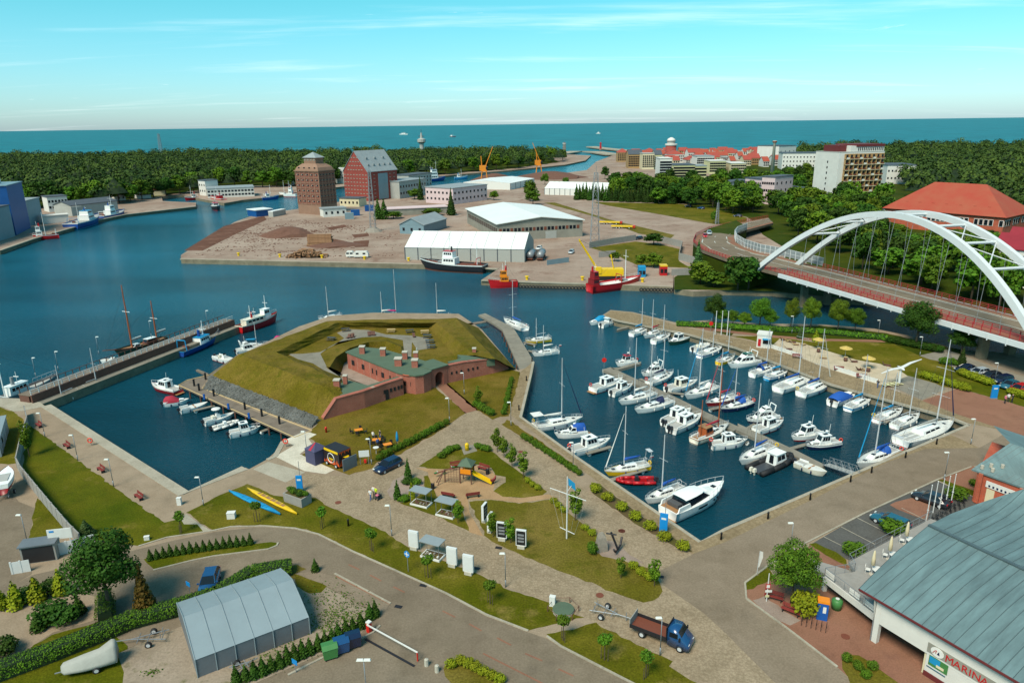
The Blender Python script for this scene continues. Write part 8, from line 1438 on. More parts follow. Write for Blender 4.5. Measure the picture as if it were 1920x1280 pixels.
for i in range(3): q = G(*z8(1010+32*i,655-5*i)); t2 = thing('slatted_seat','cream slatted wave seat under the seagull sculpture','seat',tuple(q),.2,'wave seats'); [MB().box((-.8+.4*k,0,.35+.12*math.sin(k*1.3)),(.3,1.2,.06)).build('slat','wall_yellow',t2) for k in range(5)]; MB().box((0,0,.15),(1.6,.8,.3),tx=.9).build('base','wood_brown',t2)
for (X,Y,tx,ty,lb) in ((1523,268,1540,95,'leftmost'),(1568,270,1582,95,'middle'),(1612,274,1627,97,'rightmost')): b = G(*z7(X,Y)); h = height_at(b,*z7(tx,ty)); t = thing('flagpole','%s of the three bare flagpoles on the mole' % lb,'flagpole',tuple(b),0,'mole flagpoles'); MB().cyl((0,0,0),(0,0,h),.11,.07,8).build('pole','steel_white',t); MB().lathe([(0,h),(.12,h+.05),(0,h+.18)],8).build('finial','steel_white',t)
for p, lb in ((z7(1490,240),'round red signal disc on the mole'),(z7(690,520),'round red signal disc at the pontoon head')): t = thing('signal_disc',lb,'signal',tuple(G(*p,0 if p[0] > 1200 else WZ+.5))); MB().cyl((0,0,0),(0,0,3.2),.05,n=5).build('pole','steel_grey',t); MB().cyl((0,-.05,1.8),(0,.05,1.8),.5,n=16).build('disc','red_paint',t)
db = MB(); rr_ = random.Random(9); yp = [(v.x,v.y) for v in (G(*q) for q in ((360,478),(480,408),(560,412),(700,425),(752,440),(752,480),(640,482)))]
def in_poly(x, y, poly):
 c = False; j = len(poly)-1
 for i in range(len(poly)):
  if (poly[i][1] > y) != (poly[j][1] > y) and x < (poly[j][0]-poly[i][0])*(y-poly[i][1])/(poly[j][1]-poly[i][1])+poly[i][0]: c = not c
  j = i
 return c
while len(db.f) < 9000:
 cx, cy = rr_.uniform(-160,-20), rr_.uniform(250,400); n = rr_.randrange(1,30); sx, sy = rr_.uniform(1,9), rr_.uniform(.5,3)
 for k in range(n):
  x, y = cx+rr_.gauss(0,sx), cy+rr_.gauss(0,sy); s = rr_.uniform(.15,.6)
  if in_poly(x,y,yp): db.box((x,y,s*.15),(s*1.5,s,s*.5),rr_.uniform(0,3),.6,.6)
tag(db.build('bark_rubble','dirt'),'brown bark and rubble scattered over the port yard','rubble',kind='stuff')
# ------------------------------------------------------------------ trees, shrubs, hedges, woods
def leaf_mat(name, rgb, rgb2, rnd_=.22, k=.75):
 m = M(name, rgb, .75, rgb2=rgb2, scale=.9, k=k, rnd=rnd_, spec=.2); return m
leaf_mat('leaf_mid',(52,86,12),(100,134,23)); leaf_mat('leaf_dark',(36,66,13),(66,98,18)); leaf_mat('leaf_light',(66,98,14),(116,138,24)); leaf_mat('leaf_ball',(58,92,13),(100,132,20),.12); leaf_mat('leaf_yellow',(108,122,13),(160,164,25),.12); leaf_mat('leaf_conifer',(32,60,16),(62,88,22)); leaf_mat('leaf_thuja',(38,70,14),(72,106,19),.12); leaf_mat('leaf_brown',(104,84,26),(130,110,36)); leaf_mat('leaf_spruce',(60,92,46),(92,120,59)); M('leaf_wood',(30,56,11),.8,rgb2=(88,114,20),scale=.075,k=.75,spec=.2); M('bark',(92,76,60),.9,.2,3,bump=.4); lw = MATS['leaf_wood'].node_tree; an = lw.nodes.new('ShaderNodeAttribute'); an.attribute_name = 'tint'; mxn = lw.nodes.new('ShaderNodeMix'); mxn.data_type = 'RGBA'; lw.links.new(an.outputs['Fac'],mxn.inputs[0]); mxn.inputs[6].default_value = (.012,.034,.010,1); mxn.inputs[7].default_value = (.085,.125,.022,1); hm_ = lw.nodes.new('ShaderNodeMix'); hm_.data_type = 'RGBA'; hm_.inputs[0].default_value = .65; lw.links.new(lw.nodes['Color Ramp'].outputs[0],hm_.inputs[6]); lw.links.new(mxn.outputs[2],hm_.inputs[7]); lw.links.new(hm_.outputs[2],lw.nodes['Principled BSDF'].inputs['Base Color'])
M('leaf_core',(30,52,18),.9,.1,1,k=.7)  # dark green of the filler cores, stands in for shade within foliage
NR = np.random.default_rng(5)
def quads_mesh(name, cen, nrm, size, mat):
 n = len(cen); r = NR.normal(size=(n,3)); nrm = nrm/np.linalg.norm(nrm,axis=1,keepdims=True); a = np.cross(nrm,r); a /= np.linalg.norm(a,axis=1,keepdims=True)+1e-9; b = np.cross(nrm,a); s = (size*NR.uniform(.6,1.25,n))[:,None]
 v = np.stack([cen-a*s-b*s*.7, cen+a*s-b*s*.7, cen+a*s*.75+b*s*.7+nrm*s*.3, cen-a*s*.75+b*s*.7+nrm*s*.3],1).reshape(-1,3)
 me = bpy.data.meshes.new(name); me.vertices.add(4*n); me.vertices.foreach_set('co', v.astype(np.float32).ravel()); me.loops.add(4*n); me.loops.foreach_set('vertex_index', np.arange(4*n,dtype=np.int32)); me.polygons.add(n); me.polygons.foreach_set('loop_start', np.arange(0,4*n,4,dtype=np.int32)); me.update(calc_edges=True); me.materials.append(MATS[mat]); return me
def blob_leaves(blobs, n, jitter=.55, low=-1.0):
 w = np.array([b[3]*b[4]*b[5] for b in blobs])**.66; idx = NR.choice(len(blobs), n, p=w/w.sum()); B = np.array(blobs)[idx]; d = NR.normal(size=(n,3)); d /= np.linalg.norm(d,axis=1,keepdims=True); d[:,2] = np.maximum(d[:,2], low)
 rad = NR.uniform(.62,1.06,n)[:,None]; cen = B[:,:3]+d*B[:,3:6]*rad; nrm = d/B[:,3:6]+NR.normal(size=(n,3))*jitter/np.mean(B[:,3:6]); nrm[:,2] += .25/np.mean(B[:,3:6]); return cen, nrm
def broad_blobs(h, r, seed, base=.32, k=11):
 q = random.Random(seed); out = [(0,0,h*.62,r*.62,r*.62,h*.27)]
 for i in range(k):
  a = 2*math.pi*i/k*1.618*2; z = h*(base+.14+(.92-base-.14)*((i+.5)/k)); f = math.sin(math.pi*min(.95,max(.1,(z/h-base+.1)/(1.12-base)))); out.append((math.cos(a)*r*.62*f,math.sin(a)*r*.62*f,z,r*q.uniform(.34,.5),r*q.uniform(.34,.5),h*q.uniform(.10,.16)))
 return out
def trunk_mesh(h, r, limbs=5, seed=0):
 q = random.Random(seed); mb = MB().cyl((0,0,-.1),(q.uniform(-.1,.1)*h*.1,0,h*.45),r,r*.7,7).cyl((0,0,h*.44),(0,0,h*.75),r*.7,r*.3,6)
 for i in range(limbs): a = 2.4*i; z = h*(.32+.08*i); mb.cyl((0,0,z),(math.cos(a)*h*.2,math.sin(a)*h*.2,z+h*.2),r*.4,r*.15,5)
 return mb.mesh('trunk','bark',True)
PT = {}
def proto(kind):
 if kind in PT: return PT[kind]
 v = int(kind[-1]) if kind[-1].isdigit() else 0; k = kind.rstrip('0123456789')
 if k in ('broad','broadl','broadd'): c, n_ = blob_leaves(broad_blobs(10,3.9,v*7+1),9500,low=-.8); tr = trunk_mesh(10,.22,6,v); cr = quads_mesh('crown',c,n_,.12,{'broad':'leaf_mid','broadl':'leaf_light','broadd':'leaf_dark'}[k])
 elif k in ('far','farl','fard'): c, n_ = blob_leaves(broad_blobs(10,4.4,v*5+3,.2,9),1500,low=-.7); tr = trunk_mesh(10,.25,4,v); cr = quads_mesh('crown',c,n_,.36,{'far':'leaf_mid','farl':'leaf_light','fard':'leaf_dark'}[k])
 elif k == 'sap': c, n_ = blob_leaves([(0,0,2.35,.5,.5,.5),(.2,.1,2.6,.35,.35,.3),(-.2,-.15,2.2,.35,.35,.35)],420,.9); tr = MB().cyl((0,0,0),(0,0,2.3),.05,.03,6).cyl((.28,0,0),(.28,0,1.3),.03,n=4).cyl((-.28,0,0),(-.28,0,1.3),.03,n=4).mesh('trunk','bark'); cr = quads_mesh('crown',c,n_,.085,'leaf_mid')
 elif k == 'young': c, n_ = blob_leaves([(0,0,1.6,.55,.55,.8),(.3,.2,2.1,.5,.5,.5),(-.35,0,1.7,.5,.4,.5),(.1,-.3,2.7,.4,.4,.5),(-.1,.2,3.1,.3,.3,.4)],650,1.0); tr = MB().cyl((0,0,0),(0,0,2.8),.05,.02,6).mesh('trunk','bark'); cr = quads_mesh('crown',c,n_,.10,'leaf_light')
 elif k in ('conifer','spruce','brownc'):
  bl = [(0,0,.8+8.4*i/9,2.1*(1-i/9.6),2.1*(1-i/9.6),.75) for i in range(10)]; c, n_ = blob_leaves(bl,2600,.6); tr = MB().cyl((0,0,0),(0,0,8.5),.2,.05,7).mesh('trunk','bark'); cr = quads_mesh('crown',c,n_,.2,{'conifer':'leaf_conifer','spruce':'leaf_spruce','brownc':'leaf_brown'}[k])
 elif k in ('thuja','gold'):
  bl = [(0,0,.12+.8*i/5,.27*(1-(i/5.6)**1.5),.27*(1-(i/5.6)**1.5),.2) for i in range(6)]; c, n_ = blob_leaves(bl,620,.5); tr = MB().cyl((0,0,-.05),(0,0,.4),.04,n=5).mesh('stem','bark'); cr = quads_mesh('foliage',c,n_,.045,'leaf_thuja' if k == 'thuja' else 'leaf_yellow')
 elif k in ('ball','ybush','bush'):
  c, n_ = blob_leaves([(0,0,.5,.55,.55,.5),(.2,.15,.6,.4,.4,.4),(-.2,.1,.55,.4,.4,.4)],800,.6,-.7); tr = MB().cyl((0,0,-.05),(0,0,.4),.05,n=5).mesh('stem','bark'); cr = quads_mesh('foliage',c,n_,.055,{'ball':'leaf_ball','ybush':'leaf_yellow','bush':'leaf_dark'}[k])
 PT[kind] = (tr,cr); return PT[kind]
TN = {'sap':'sapling','young':'sapling','conifer':'conifer','spruce':'conifer','brownc':'conifer','thuja':'thuja','gold':'thuja','ball':'shrub','ybush':'shrub','bush':'shrub'}
def plant(kind, base, label, h=1.0, w=None, group=None, z=0.0, world=None):
 k = kind.rstrip('0123456789'); nm = TN.get(k,'tree'); tr, cr = proto(kind); p = world or G(*base,z); w = w or h
 t = thing(nm, label, 'tree' if nm in ('tree','sapling','conifer') else 'shrub', tuple(p), random.uniform(0,6.28), group, (w,w,h)); inst(tr.name.split('.')[0],tr,t); inst(cr.name.split('.')[0],cr,t); return t
# foreground
bt_ = G(*zb(835,760)); plant('broadd1',zb(835,760),'big leafy tree beside the garden hedge at lower left',(height_at(bt_,*zb(830,115)))/10.4,.98); plant('brownc',zb(1100,770),'thin half-brown conifer right of the big garden tree',.62,.6)
rt_ = G(*zh(330,880)); plant('broad2',zh(330,880),'dense round-crowned tree by the red benches',height_at(rt_,*zh(340,598))/9.8,.72); plant('ybush',zh(395,940),'yellow-flowering shrub under the round tree',2.6,2.4); plant('young',za(222,382),'slender young tree beside the concrete wall',1.75,1.3)
for p, lb in ((za(1360,955),'beside the pale path triangle'),(zc(378,905),'below the turquoise canoe'),(zc(937,962),'below the planted skip'),(zc(1360,1155),'left of the first white light box'),(zf(147,352),'before the glass case'),(zf(545,520),'left of the lamp below the light boxes'),(zf(1015,755),'by the gap in the verge'),(zf(1545,995),'before the truck'),(zf(1280,880),'small, in the verge below the trailer')): plant('sap',p,'ball-topped sapling staked on the verge, '+lb,1.0,1.25,'staked saplings')
for p, lb, s in ((ze(715,640),'by the sand path',.9),(ze(978,745),'behind the edge-on boards',1.0),(ze(1108,790),'behind the black-faced boards',1.0),(ze(1120,225),'left on the playground bank',1.1),(ze(1205,300),'right on the playground bank',1.2),(ze(1010,110),'at the top of the playground bank',1.2),(ze(1595,620),'behind the signal mast',1.3),(zf(1385,355),'in the tip of the dry lawn',.8),(zf(1600,405),'dark, at the end of the dry lawn',1.0),(ze(1060,150),'middle of the playground bank',1.0),(z6(1560,585),'dense, on the lawn right of the fort gate',1.1)): plant('young',p,'young leafy tree '+lb,s,s*1.0,'young trees in the park')
def row(kind, a, b, n, label, h, w, group):
 A, B = G(*a), G(*b)
 for i in range(n): q = A.lerp(B,(i+.5)/n if n > 1 else .5); plant(kind,None,label,h*random.uniform(.88,1.1),w*random.uniform(.9,1.1),group,world=q+Vector((random.uniform(-.08,.08),random.uniform(-.08,.08),0)))
row('ball',z6(1745,440),z6(1700,640),13,'clipped green ball shrub along the jetty promenade by the fort',1.0,.9,'ball shrubs beside the fort'); row('ball',z6(1540,580),z6(1640,640),5,'clipped ball shrub below the fort sapling',1.2,1.4,'ball shrubs under the fort sapling'); row('ball',z6(1005,890),z6(1400,680),14,'clipped ball shrub along the fort lawn beside the navy car',1.15,1.05,'ball shrubs along the fort lawn'); row('ball',ze(1195,0),ze(1640,295),15,'clipped ball shrub in the row along the marina promenade',1.1,.95,'ball shrubs along the promenade')
for X,Y in ((168,712),(272,785),(388,868),(505,950),(630,1035),(752,1128),(912,1208)): plant('ybush',zg(X,Y+25),'yellow-green ball shrub on the soil strip by the big motor yacht',1.15,1.5,'yellow ball shrubs by the basin')
for X,Y in ((592,150),(625,122),(660,102),(700,88),(870,78),(905,92),(940,100)): plant('ball',ze(X,Y),'low shrub on the rim of the playground mound',.85,1.25,'shrubs round the playground mound')
for X,Y in ((1240,335),(1275,365),(1315,390),(1430,490),(1465,520),(1505,555),(1670,690),(1720,730),(1775,775)): plant('ybush',ze(X,Y),'small yellow shrub on the lawn edge beside white stones',.75,.95,'yellow shrubs on the lawn edge')
plant('ball',ze(1725,870),'dense green shrub left of the anchor',1.5,1.2)
for X,Y in ((290,925),(350,900),(405,920),(455,945),(505,970),(555,1000),(605,1022)): plant('ybush',zf(X,Y),'yellow shrub on the kerbed island by the barrier',.8,1.0,'yellow shrubs on the traffic island')
for X,Y in ((1465,290),(1515,330),(1565,362)): plant('ybush',zf(X,Y),'yellow shrub near the tip of the dry lawn',.8,1.0,'yellow shrubs at the lawn tip')
for X,Y in ((608,1170),(665,1210),(735,1210),(700,1250)): plant('ball',zh(X,Y),'green shrub in the bed on the red paving',.8,.9,'shrubs in the paved bed')
for X,Y,s in ((640,640,1.5),(840,530,1.8),(1150,360,1.6),(1250,295,1.0)): plant('ball',zh(X,Y),'loose green bush at the car park edge',s,s*1.5,'bushes round the car park')
row('ybush',z8(1235,590),z8(1545,690),11,'yellow-green ball shrub edging the grey court',1.3,1.8,'shrubs round the grey court'); row('ybush',z8(1490,575),z8(1700,650),9,'yellow-green shrub in front of the parked cars',1.3,1.9,'shrubs before the parked cars'); row('ybush',z8(1830,705),z8(1960,745),5,'yellow-green shrub beside the blue totem',1.3,1.9,'shrubs by the totem'); row('bush',z8(1030,360),z8(1360,430),14,'dark green shrub along the mole footpath',1.5,2.2,'shrubs along the mole path'); row('ball',z8(1370,505),z8(1480,515),4,'green shrub left of the small conifer by the cars',1.3,1.8,'shrubs by the conifer')
for i in range(16): X = 1130+750*i/15; plant('thuja',zb(X,358-118*(i/15)**.85),'small dark thuja in the curved row inside the road loop',1.35*random.uniform(.85,1.15),1.5,'thujas in the road loop')
for X,Y in ((415,1120),(485,1100),(550,1080),(615,1055),(680,1025),(740,1000),(800,970),(855,950),(912,925),(968,900),(1030,870),(1080,840),(1132,815),(1182,790),(1240,765),(1290,740),(1350,705),(1415,640),(1455,620)): plant('thuja',zd(X,Y),'dark thuja in the row behind the waste containers',1.75*random.uniform(.85,1.15),1.9,'thujas behind the containers')
plant('thuja',zd(1005,282),'lone dark thuja at the tip of the lawn above the tent',1.5,1.8)
for X,Y,lb in ((130,712,'left'),(285,668,'middle'),(465,612,'right')): plant('gold',zb(X,Y),'golden thuja in the garden, %s of three' % lb,2.9,3.4,'golden thujas')
for X,Y,k,h,w,lb in ((290,885,'thuja',2.0,2.8,'dark round thuja on the left of the garden bed'),(375,800,'bush',1.8,3.2,'wide dark shrub in the garden bed'),(485,825,'bush',1.7,2.6,'dark shrub on the right of the garden bed'),(600,755,'thuja',2.0,2.6,'dark cone thuja above the garden bed'),(352,845,'ybush',1.0,1.3,'small yellow shrub in the garden bed'),(30,1060,'bush',1.6,2.4,'dark shrub at the left frame edge'),(210,660,'bush',1.4,2.2,'reddish low shrub between the golden thujas'),(385,600,'bush',1.4,2.2,'low shrub right of the middle golden thuja'),(650,170,'spruce',.22,.5,'small blue spruce behind the yard fence'),(20,720,'gold',2.2,3.0,'golden thuja cut by the left frame edge')): plant(k,zb(X,Y),lb,h,w)
for X,Y,k,h,w in ((342,308,'thuja',2.9,2.0),(263,462,'thuja',2.6,2.0),(370,450,'gold',2.2,1.8),(340,345,'bush',.8,1.6),(400,350,'ball',.9,1.4),(305,470,'ball',.7,1.6)): plant(k,ze(X,Y),'%s in the pink gravel bed by the glass cases' % {'thuja':'slim dark cone','gold':'golden slim shrub','bush':'low dark bush','ball':'low green bush'}[k],h,w,'plants of the gravel bed')
for i in range(7): p = PLANTER.matrix_basis @ Vector((-1.4+i*.46,random.uniform(-.3,.3),1.25)); plant('bush' if i%2 else 'ball',None,'leafy plant growing in the grey metal skip',.6,.9,'plants in the skip',world=p)
# hedges
def hedge(label, line, w, h, mat='leaf_ball', dens=170, leaf=.06):
 P = [G(*p) for p in line]; o = P[0]; t = thing('hedge',label,'hedge',tuple(o)); cs, ns = [], []; core = MB()
 for a, b in zip(P[:-1],P[1:]):
  d = b-a; l = d.length; dx = d.normalized(); sx = Vector((-dx.y,dx.x,0)); n = int(l*dens*(w+2*h)/3); q = a-o
  u = NR.uniform(-.02,1.02,n); th = NR.uniform(-.35,math.pi+.35,n); rr = NR.uniform(.82,1.1,n); oy = np.cos(th)*w/2*rr; oz = h*.45+np.sin(th)*h*.55*rr
  cs.append(np.stack([q.x+dx.x*l*u+sx.x*oy, q.y+dx.y*l*u+sx.y*oy, np.maximum(.03,oz)],1)); ns.append(np.stack([sx.x*np.cos(th),sx.y*np.cos(th),np.sin(th)+.2],1)+NR.normal(size=(n,3))*.45)
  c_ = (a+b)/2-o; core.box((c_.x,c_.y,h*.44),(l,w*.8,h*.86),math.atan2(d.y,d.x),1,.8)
 inst('foliage',quads_mesh('foliage',np.concatenate(cs),np.concatenate(ns),leaf,mat),t); core.build('dark_core','leaf_core',t); return t  # filler box under the leaves, coloured dark for the shade inside the hedge
hedge('long clipped hedge with pale blossom running across the lower left',[zb(-60,1255),zb(400,1085),zb(850,905),zb(1000,840),zb(1300,760),zb(1640,655),zd(540,330),zd(830,285)],2.2,1.5)
hedge('tall hedge block at the foot of the big garden tree',[zb(800,850),zb(800,690)],1.8,1.9,'leaf_mid'); hedge('low hedge along the river edge of the mole',[z7(1235,200),z7(1480,212),z7(1920,240),z8(0,272),z8(560,300),z8(1000,345)],2.2,1.1,'leaf_mid',60,.14)
wd_ = MB()
cs = []
for (px_, py_, n, s) in ((zd(1080,470)[0],zd(1080,470)[1],200,3.5),(zd(1240,545)[0],zd(1240,545)[1],220,3),(zd(1120,620)[0],zd(1120,620)[1],220,2),(zd(700,900)[0],zd(700,900)[1],260,4),(zd(1290,630)[0],zd(1290,630)[1],250,2),(zb(1140,1205)[0],zb(1140,1205)[1],80,.8),(zd(1110,700)[0],zd(1110,700)[1],220,2)): q = G(px_,py_); cs.append(np.stack([q.x+NR.normal(size=n)*s*.5,q.y+NR.normal(size=n)*s*.3,NR.uniform(.02,.16,n)],1))
cs = np.concatenate(cs); tag(inst('weeds',quads_mesh('weeds',cs,NR.normal(size=(len(cs),3))+np.array([0,0,.6]),.075,'leaf_ball')),'green weeds scattered over the gravel behind the storage tent','weeds',kind='stuff')
# mole, river bank, port
for p, k, h, w, lb in ((z7(1510,195),'broadd1',.75,.72,'dark leafy tree leftmost on the mole'),(z7(1855,215),'broad2',.72,.75,'bushy tree beside the kiosk on the mole'),(z7(1570,200),'broad3',.42,.5,'small tree behind the mole flagpoles'),(z7(1655,205),'broad1',.4,.45,'small tree right of the mole flagpoles'),(z7(1745,210),'broadl1',.36,.42,'low tree between the mole flagpoles and the kiosk'),(z8(55,262),'broadl3',.36,.45,'low round tree on the river edge of the mole'),(z8(225,268),'broad1',.45,.5,'pale willow on the river edge of the mole'),(z8(362,272),'broadl2',.74,.5,'slim birch beyond the mole path'),(z8(495,275),'broadl1',.76,.6,'taller birch beyond the mole path'),(z8(675,295),'broadl3',.78,.65,'leaning pale tree behind the beach'),(z8(790,300),'broad1',.6,.6,'green tree right of the pale leaning one'),(z8(1195,395),'broadd2',1.02,1.15,'large dark round tree before the bridge girder'),(z8(1500,445),'broadd3',.55,.75,'dark spreading tree below the bridge deck'),(z8(1500,520),'conifer',.42,.5,'small dark conifer beside the parked cars'),(z8(425,335),'spruce',.3,.35,'small blue spruce beside the beach'),(z8(530,355),'gold',2.6,3.0,'golden shrub beside the beach')): plant(k,p,lb,h,w)
for X,Y,k,h,w,lb in ((475,560,'far1',1.35,1.1,'tall round tree right of the white storage hall'),(495,585,'far2',.9,1.2,'broad bush in front of the round tree by the warehouse'),(235,552,'farl1',.6,.8,'light green bush behind the warehouse roof'),(575,450,'far1',.9,.9,'round tree left of the second tent hall'),(715,450,'far2',.6,.7,'small bush between halls and heap'),(975,412,'fard1',1.1,.9,'dark tree at the end of the quay road'),(1590,1040,'spruce',1.15,1.0,'blue spruce on the river bank by the ramp'),(1610,1110,'farl2',.7,1.0,'bright bush below the blue spruce'),(1700,1130,'far1',.5,.9,'low riverside bush right of the spruce'),(1860,1150,'fard2',1.0,1.1,'large dark riverside tree under the bridge end'),(1930,1150,'fard1',.95,1.1,'second dark riverside tree under the bridge end'),(1300,852,'fard3',.5,1.0,'dark bush by the yard wall'),(1040,960,'far3',.35,.5,'small bush on the small field'),(1300,1000,'farl1',.5,.8,'bush behind the turquoise container'),(1215,1000,'farl2',.45,.6,'bush above the work dock'),(1700,705,'far1',.6,.4,'young tree by the lamp mast')): plant(k,z3(X,Y),lb,h,w)
for X,Y,k,h,w,lb in ((1625,735,'conifer',1.5,1.3,'dark conifer beside the pale warehouse'),(1395,620,'conifer',1.6,1.1,'conifer before the pink office'),(1320,590,'conifer',1.0,1.0,'small conifer before the grey office'),(1590,640,'conifer',.8,.8,'young conifer below the pink office'),(1080,765,'thuja',10,9,'left dark cypress in the yard'),(1122,765,'thuja',10,9,'right dark cypress in the yard'),(1350,615,'far1',.7,1.2,'shrubs before the grey office'),(1190,760,'far2',.4,1.2,'low bushes beside the blue shed'),(1480,735,'far3',.4,1.4,'low bushes along the grey store')): plant(k,z2(X,Y),lb,h,w)
for i in range(34):
 X = 785+i*21.5; k = 'conifer' if i > 9 else 'thuja'; plant(k,z3(X,548+.04*(X-785)+random.uniform(-5,5)),'slim dark conifer in the long row behind the field' if i <= 9 else 'dark spruce in the long row behind the field',(9.0 if k == 'thuja' else 1.0)*random.uniform(.85,1.15),(7 if k == 'thuja' else .95),'conifer row behind the field')
def inside(p, poly):
 x, y = p; c = False; n = len(poly); j = n-1
 for i in range(n):
  if (poly[i][1] > y) != (poly[j][1] > y) and x < (poly[j][0]-poly[i][0])*(y-poly[i][1])/(poly[j][1]-poly[i][1])+poly[i][0]: c = not c
  j = i
 return c
FP = []
for o in C.objects:
 if o.type == 'EMPTY' and o.get('category') in ('building','house','hall','tower','chimney') and not o.name.startswith('marina'):
  for ch in o.children:
   if ch.name.startswith(('wall','rear_wall')): bb = [o.matrix_basis @ Vector(c_) for c_ in ch.bound_box]; FP.append((min(v.x for v in bb)-2.5,max(v.x for v in bb)+2.5,min(v.y for v in bb)-2.5,max(v.y for v in bb)+2.5)); break
def free(x, y):
 v = Vector((x,y,0))-bo; s_, o_ = v.dot(bu), v.dot(bn)
 if s_ > -6 and -5 < o_ < 21: return False
 return not any(a < x < b and c_ < y < d for a,b,c_,d in FP)
def scatter(polypx, n, label, group, hr, kinds, seed, mind=5.0, cap=False):
 poly = [(v.x,v.y) for v in (G(*p) for p in polypx)]; q = random.Random(seed); xs = [p[0] for p in poly]; ys = [p[1] for p in poly]; got = []; tries = 0
 while len(got) < n and tries < 9000:
  tries += 1; x = q.uniform(min(xs),max(xs)); y = q.uniform(min(ys),max(ys))
  if inside((x,y),poly) and free(x,y) and all((x-a)**2+(y-b)**2 > mind*mind for a,b in got): got.append((x,y)); hq = q.uniform(*hr); px_ = 960+F*x/(y*math.cos(PITCH)+CZ*math.sin(PITCH)); hq = max(.45,min(hq,height_at(Vector((x,y,0)),px_,442)/10)) if 1660 < px_ < 1935 and cap else hq; plant(q.choice(kinds),None,label,hq,q.uniform(*hr)*1.08,group,world=Vector((x,y,0)))
MX = ('far1','far2','far3','farl1','farl2','fard1','fard2','fard3')
scatter([(1142,372),(1150,350),(1230,352),(1330,349),(1400,352),(1480,350),(1545,380),(1540,402),(1480,412),(1440,420),(1400,412),(1330,398),(1280,388)],80,'leafy park tree between the field and the old town','park trees before the old town',(.95,1.45),MX,21,6.5)
scatter([(1470,425),(1545,402),(1660,402),(1690,440),(1860,450),(2000,480),(2000,600),(1880,590),(1740,545),(1640,515),(1560,485),(1500,462)],95,'leafy tree on the far river bank behind the bridge','trees behind the bridge',(.85,1.35),MX,22,6,True)
scatter([(1470,392),(1540,385),(1650,395),(1660,410),(1600,420),(1500,420)],20,'tall tree at the foot of the balcony hotel','trees at the hotel',(1.1,1.6),MX,23,6)
scatter([(1480,330),(1545,330),(1540,372),(1450,366),(1300,352),(1320,344)],20,'town tree among the pale apartment roofs','town trees',(.9,1.35),MX,24,8)
front_l = [(-120,402),(0,396),(100,391),(200,385),(300,371),(420,354),(540,351),(620,347),(700,340),(860,325),(960,317),(1055,303)]
for i in range(52):
 u = i/51*(len(front_l)-1.001); k = int(u); a, b = front_l[k], front_l[k+1]; plant(random.choice(MX),(a[0]+(b[0]-a[0])*(u-k),a[1]+(b[1]-a[1])*(u-k)-random.uniform(0,3)),'tall tree in the front row of the western wood',random.uniform(1.3,1.75),random.uniform(1.3,1.8),'front row of the western wood')
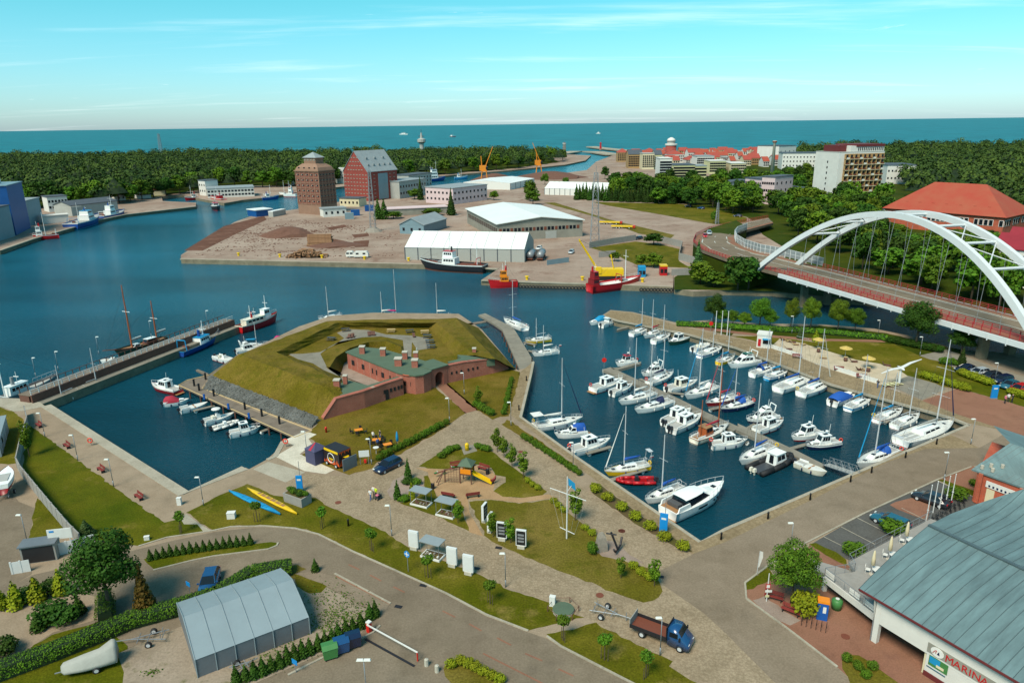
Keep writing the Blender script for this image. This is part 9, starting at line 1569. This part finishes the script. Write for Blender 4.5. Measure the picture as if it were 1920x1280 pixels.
def wood(name, label, polypx, step, hr, seed):
 poly = [(v.x,v.y) for v in (G(*p) for p in polypx)]; q = np.random.default_rng(seed); xs = [p[0] for p in poly]; ys = [p[1] for p in poly]; P = []
 y = min(ys)
 while y < max(ys):
  st = step*(1+.5*min(1,max(0,(y-500)/600))); x = min(xs)
  while x < max(xs):
   p = (x+q.uniform(-.45,.45)*st, y+q.uniform(-.45,.45)*st)
   if abs(p[0]) < p[1]*.80+30 and inside(p,poly) and free(*p): P.append(p)
   x += st
  y += st
 P = np.array(P); n = len(P); h = q.uniform(*hr,n)*(1+.16*np.sin(P[:,0]*.021)*np.sin(P[:,1]*.017)); r = h*q.uniform(.34,.56,n); K = 120
 d = q.normal(size=(n,K,3)); d /= np.linalg.norm(d,axis=2,keepdims=True); d[:,:,2] = np.abs(d[:,:,2])*1.1-.25; rad = q.uniform(.78,1.08,(n,K,1)); lump = 1+.18*np.sin(d[:,:,0:1]*5+q.uniform(0,6,(n,1,1)))*np.cos(d[:,:,1:2]*5)
 cen = np.stack([P[:,0],P[:,1],h*.62],1)[:,None,:]+d*rad*lump*np.stack([r,r,h*.38],1)[:,None,:]; nr = d+q.normal(size=d.shape)*.35; nr[:,:,2] += .2
 me = quads_mesh(name,cen.reshape(-1,3),nr.reshape(-1,3),.8,'leaf_wood')
 at_ = me.attributes.new('tint','FLOAT','FACE'); at_.data.foreach_set('value',np.repeat(q.random(n)**1.3,K).astype(np.float32)); o = tag(inst(name,me),label,'wood',kind='stuff')
 # dark filler domes: shade between crowns put in the colour, hiding the ground
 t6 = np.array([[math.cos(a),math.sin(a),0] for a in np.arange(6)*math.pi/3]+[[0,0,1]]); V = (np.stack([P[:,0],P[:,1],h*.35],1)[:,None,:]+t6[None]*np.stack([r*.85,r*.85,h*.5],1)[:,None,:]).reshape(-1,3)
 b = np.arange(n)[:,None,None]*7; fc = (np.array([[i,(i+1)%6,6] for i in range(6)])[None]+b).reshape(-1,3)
 mc = bpy.data.meshes.new('dark_inner_core'); mc.vertices.add(len(V)); mc.vertices.foreach_set('co',V.astype(np.float32).ravel()); mc.loops.add(fc.size); mc.loops.foreach_set('vertex_index',fc.astype(np.int32).ravel()); mc.polygons.add(len(fc)); mc.polygons.foreach_set('loop_start',np.arange(0,fc.size,3,dtype=np.int32)); mc.update(calc_edges=True); mc.materials.append(MATS['leaf_core']); ic = inst('dark_inner_core',mc,o); ic['kind'] = 'stuff'; return n
n1 = wood('western_wood','dense dark green wood covering the western bank up to the sea',front_l+[(1050,293),(900,293),(600,295),(300,299),(0,303),(-300,306),(-300,402)],12.5,(11,19.5),1)
n2 = wood('eastern_wood','dense green wood behind the hotel and school up to the sea',[(1478,305),(1540,322),(1700,350),(1720,392),(1890,412),(1960,440),(2500,450),(3000,275),(2000,279),(1500,287)],13.0,(11,20),2)
# ------------------------------------------------------------------ look-alikes in a row are told apart by their place
ONES = 'first second third fourth fifth sixth seventh eighth ninth tenth eleventh twelfth thirteenth fourteenth fifteenth sixteenth seventeenth eighteenth nineteenth'.split(); TENS = {20:'twent',30:'thirt',40:'fort'}
def ordinal(n):
 if n < 20: return ONES[n-1]
 t_, o_ = n//10*10, n%10; return TENS[t_]+('ieth' if o_ == 0 else 'y-'+ONES[o_-1])
bpy.context.view_layer.update(); dupl = {}
for o in C.objects:
 if o.get('label') and o.parent is None: dupl.setdefault(o['label'],[]).append(o)
for lb, os_ in dupl.items():
 if 1 < len(os_) < 45 and len(lb.split()) <= 12:
  def sx(o): v = o.matrix_world.translation; return v.x/(v.y*math.cos(PITCH)+(CZ-v.z)*math.sin(PITCH))
  for i, o in enumerate(sorted(os_, key=sx)): o['label'] = lb+', '+ordinal(i+1)+' from the left'
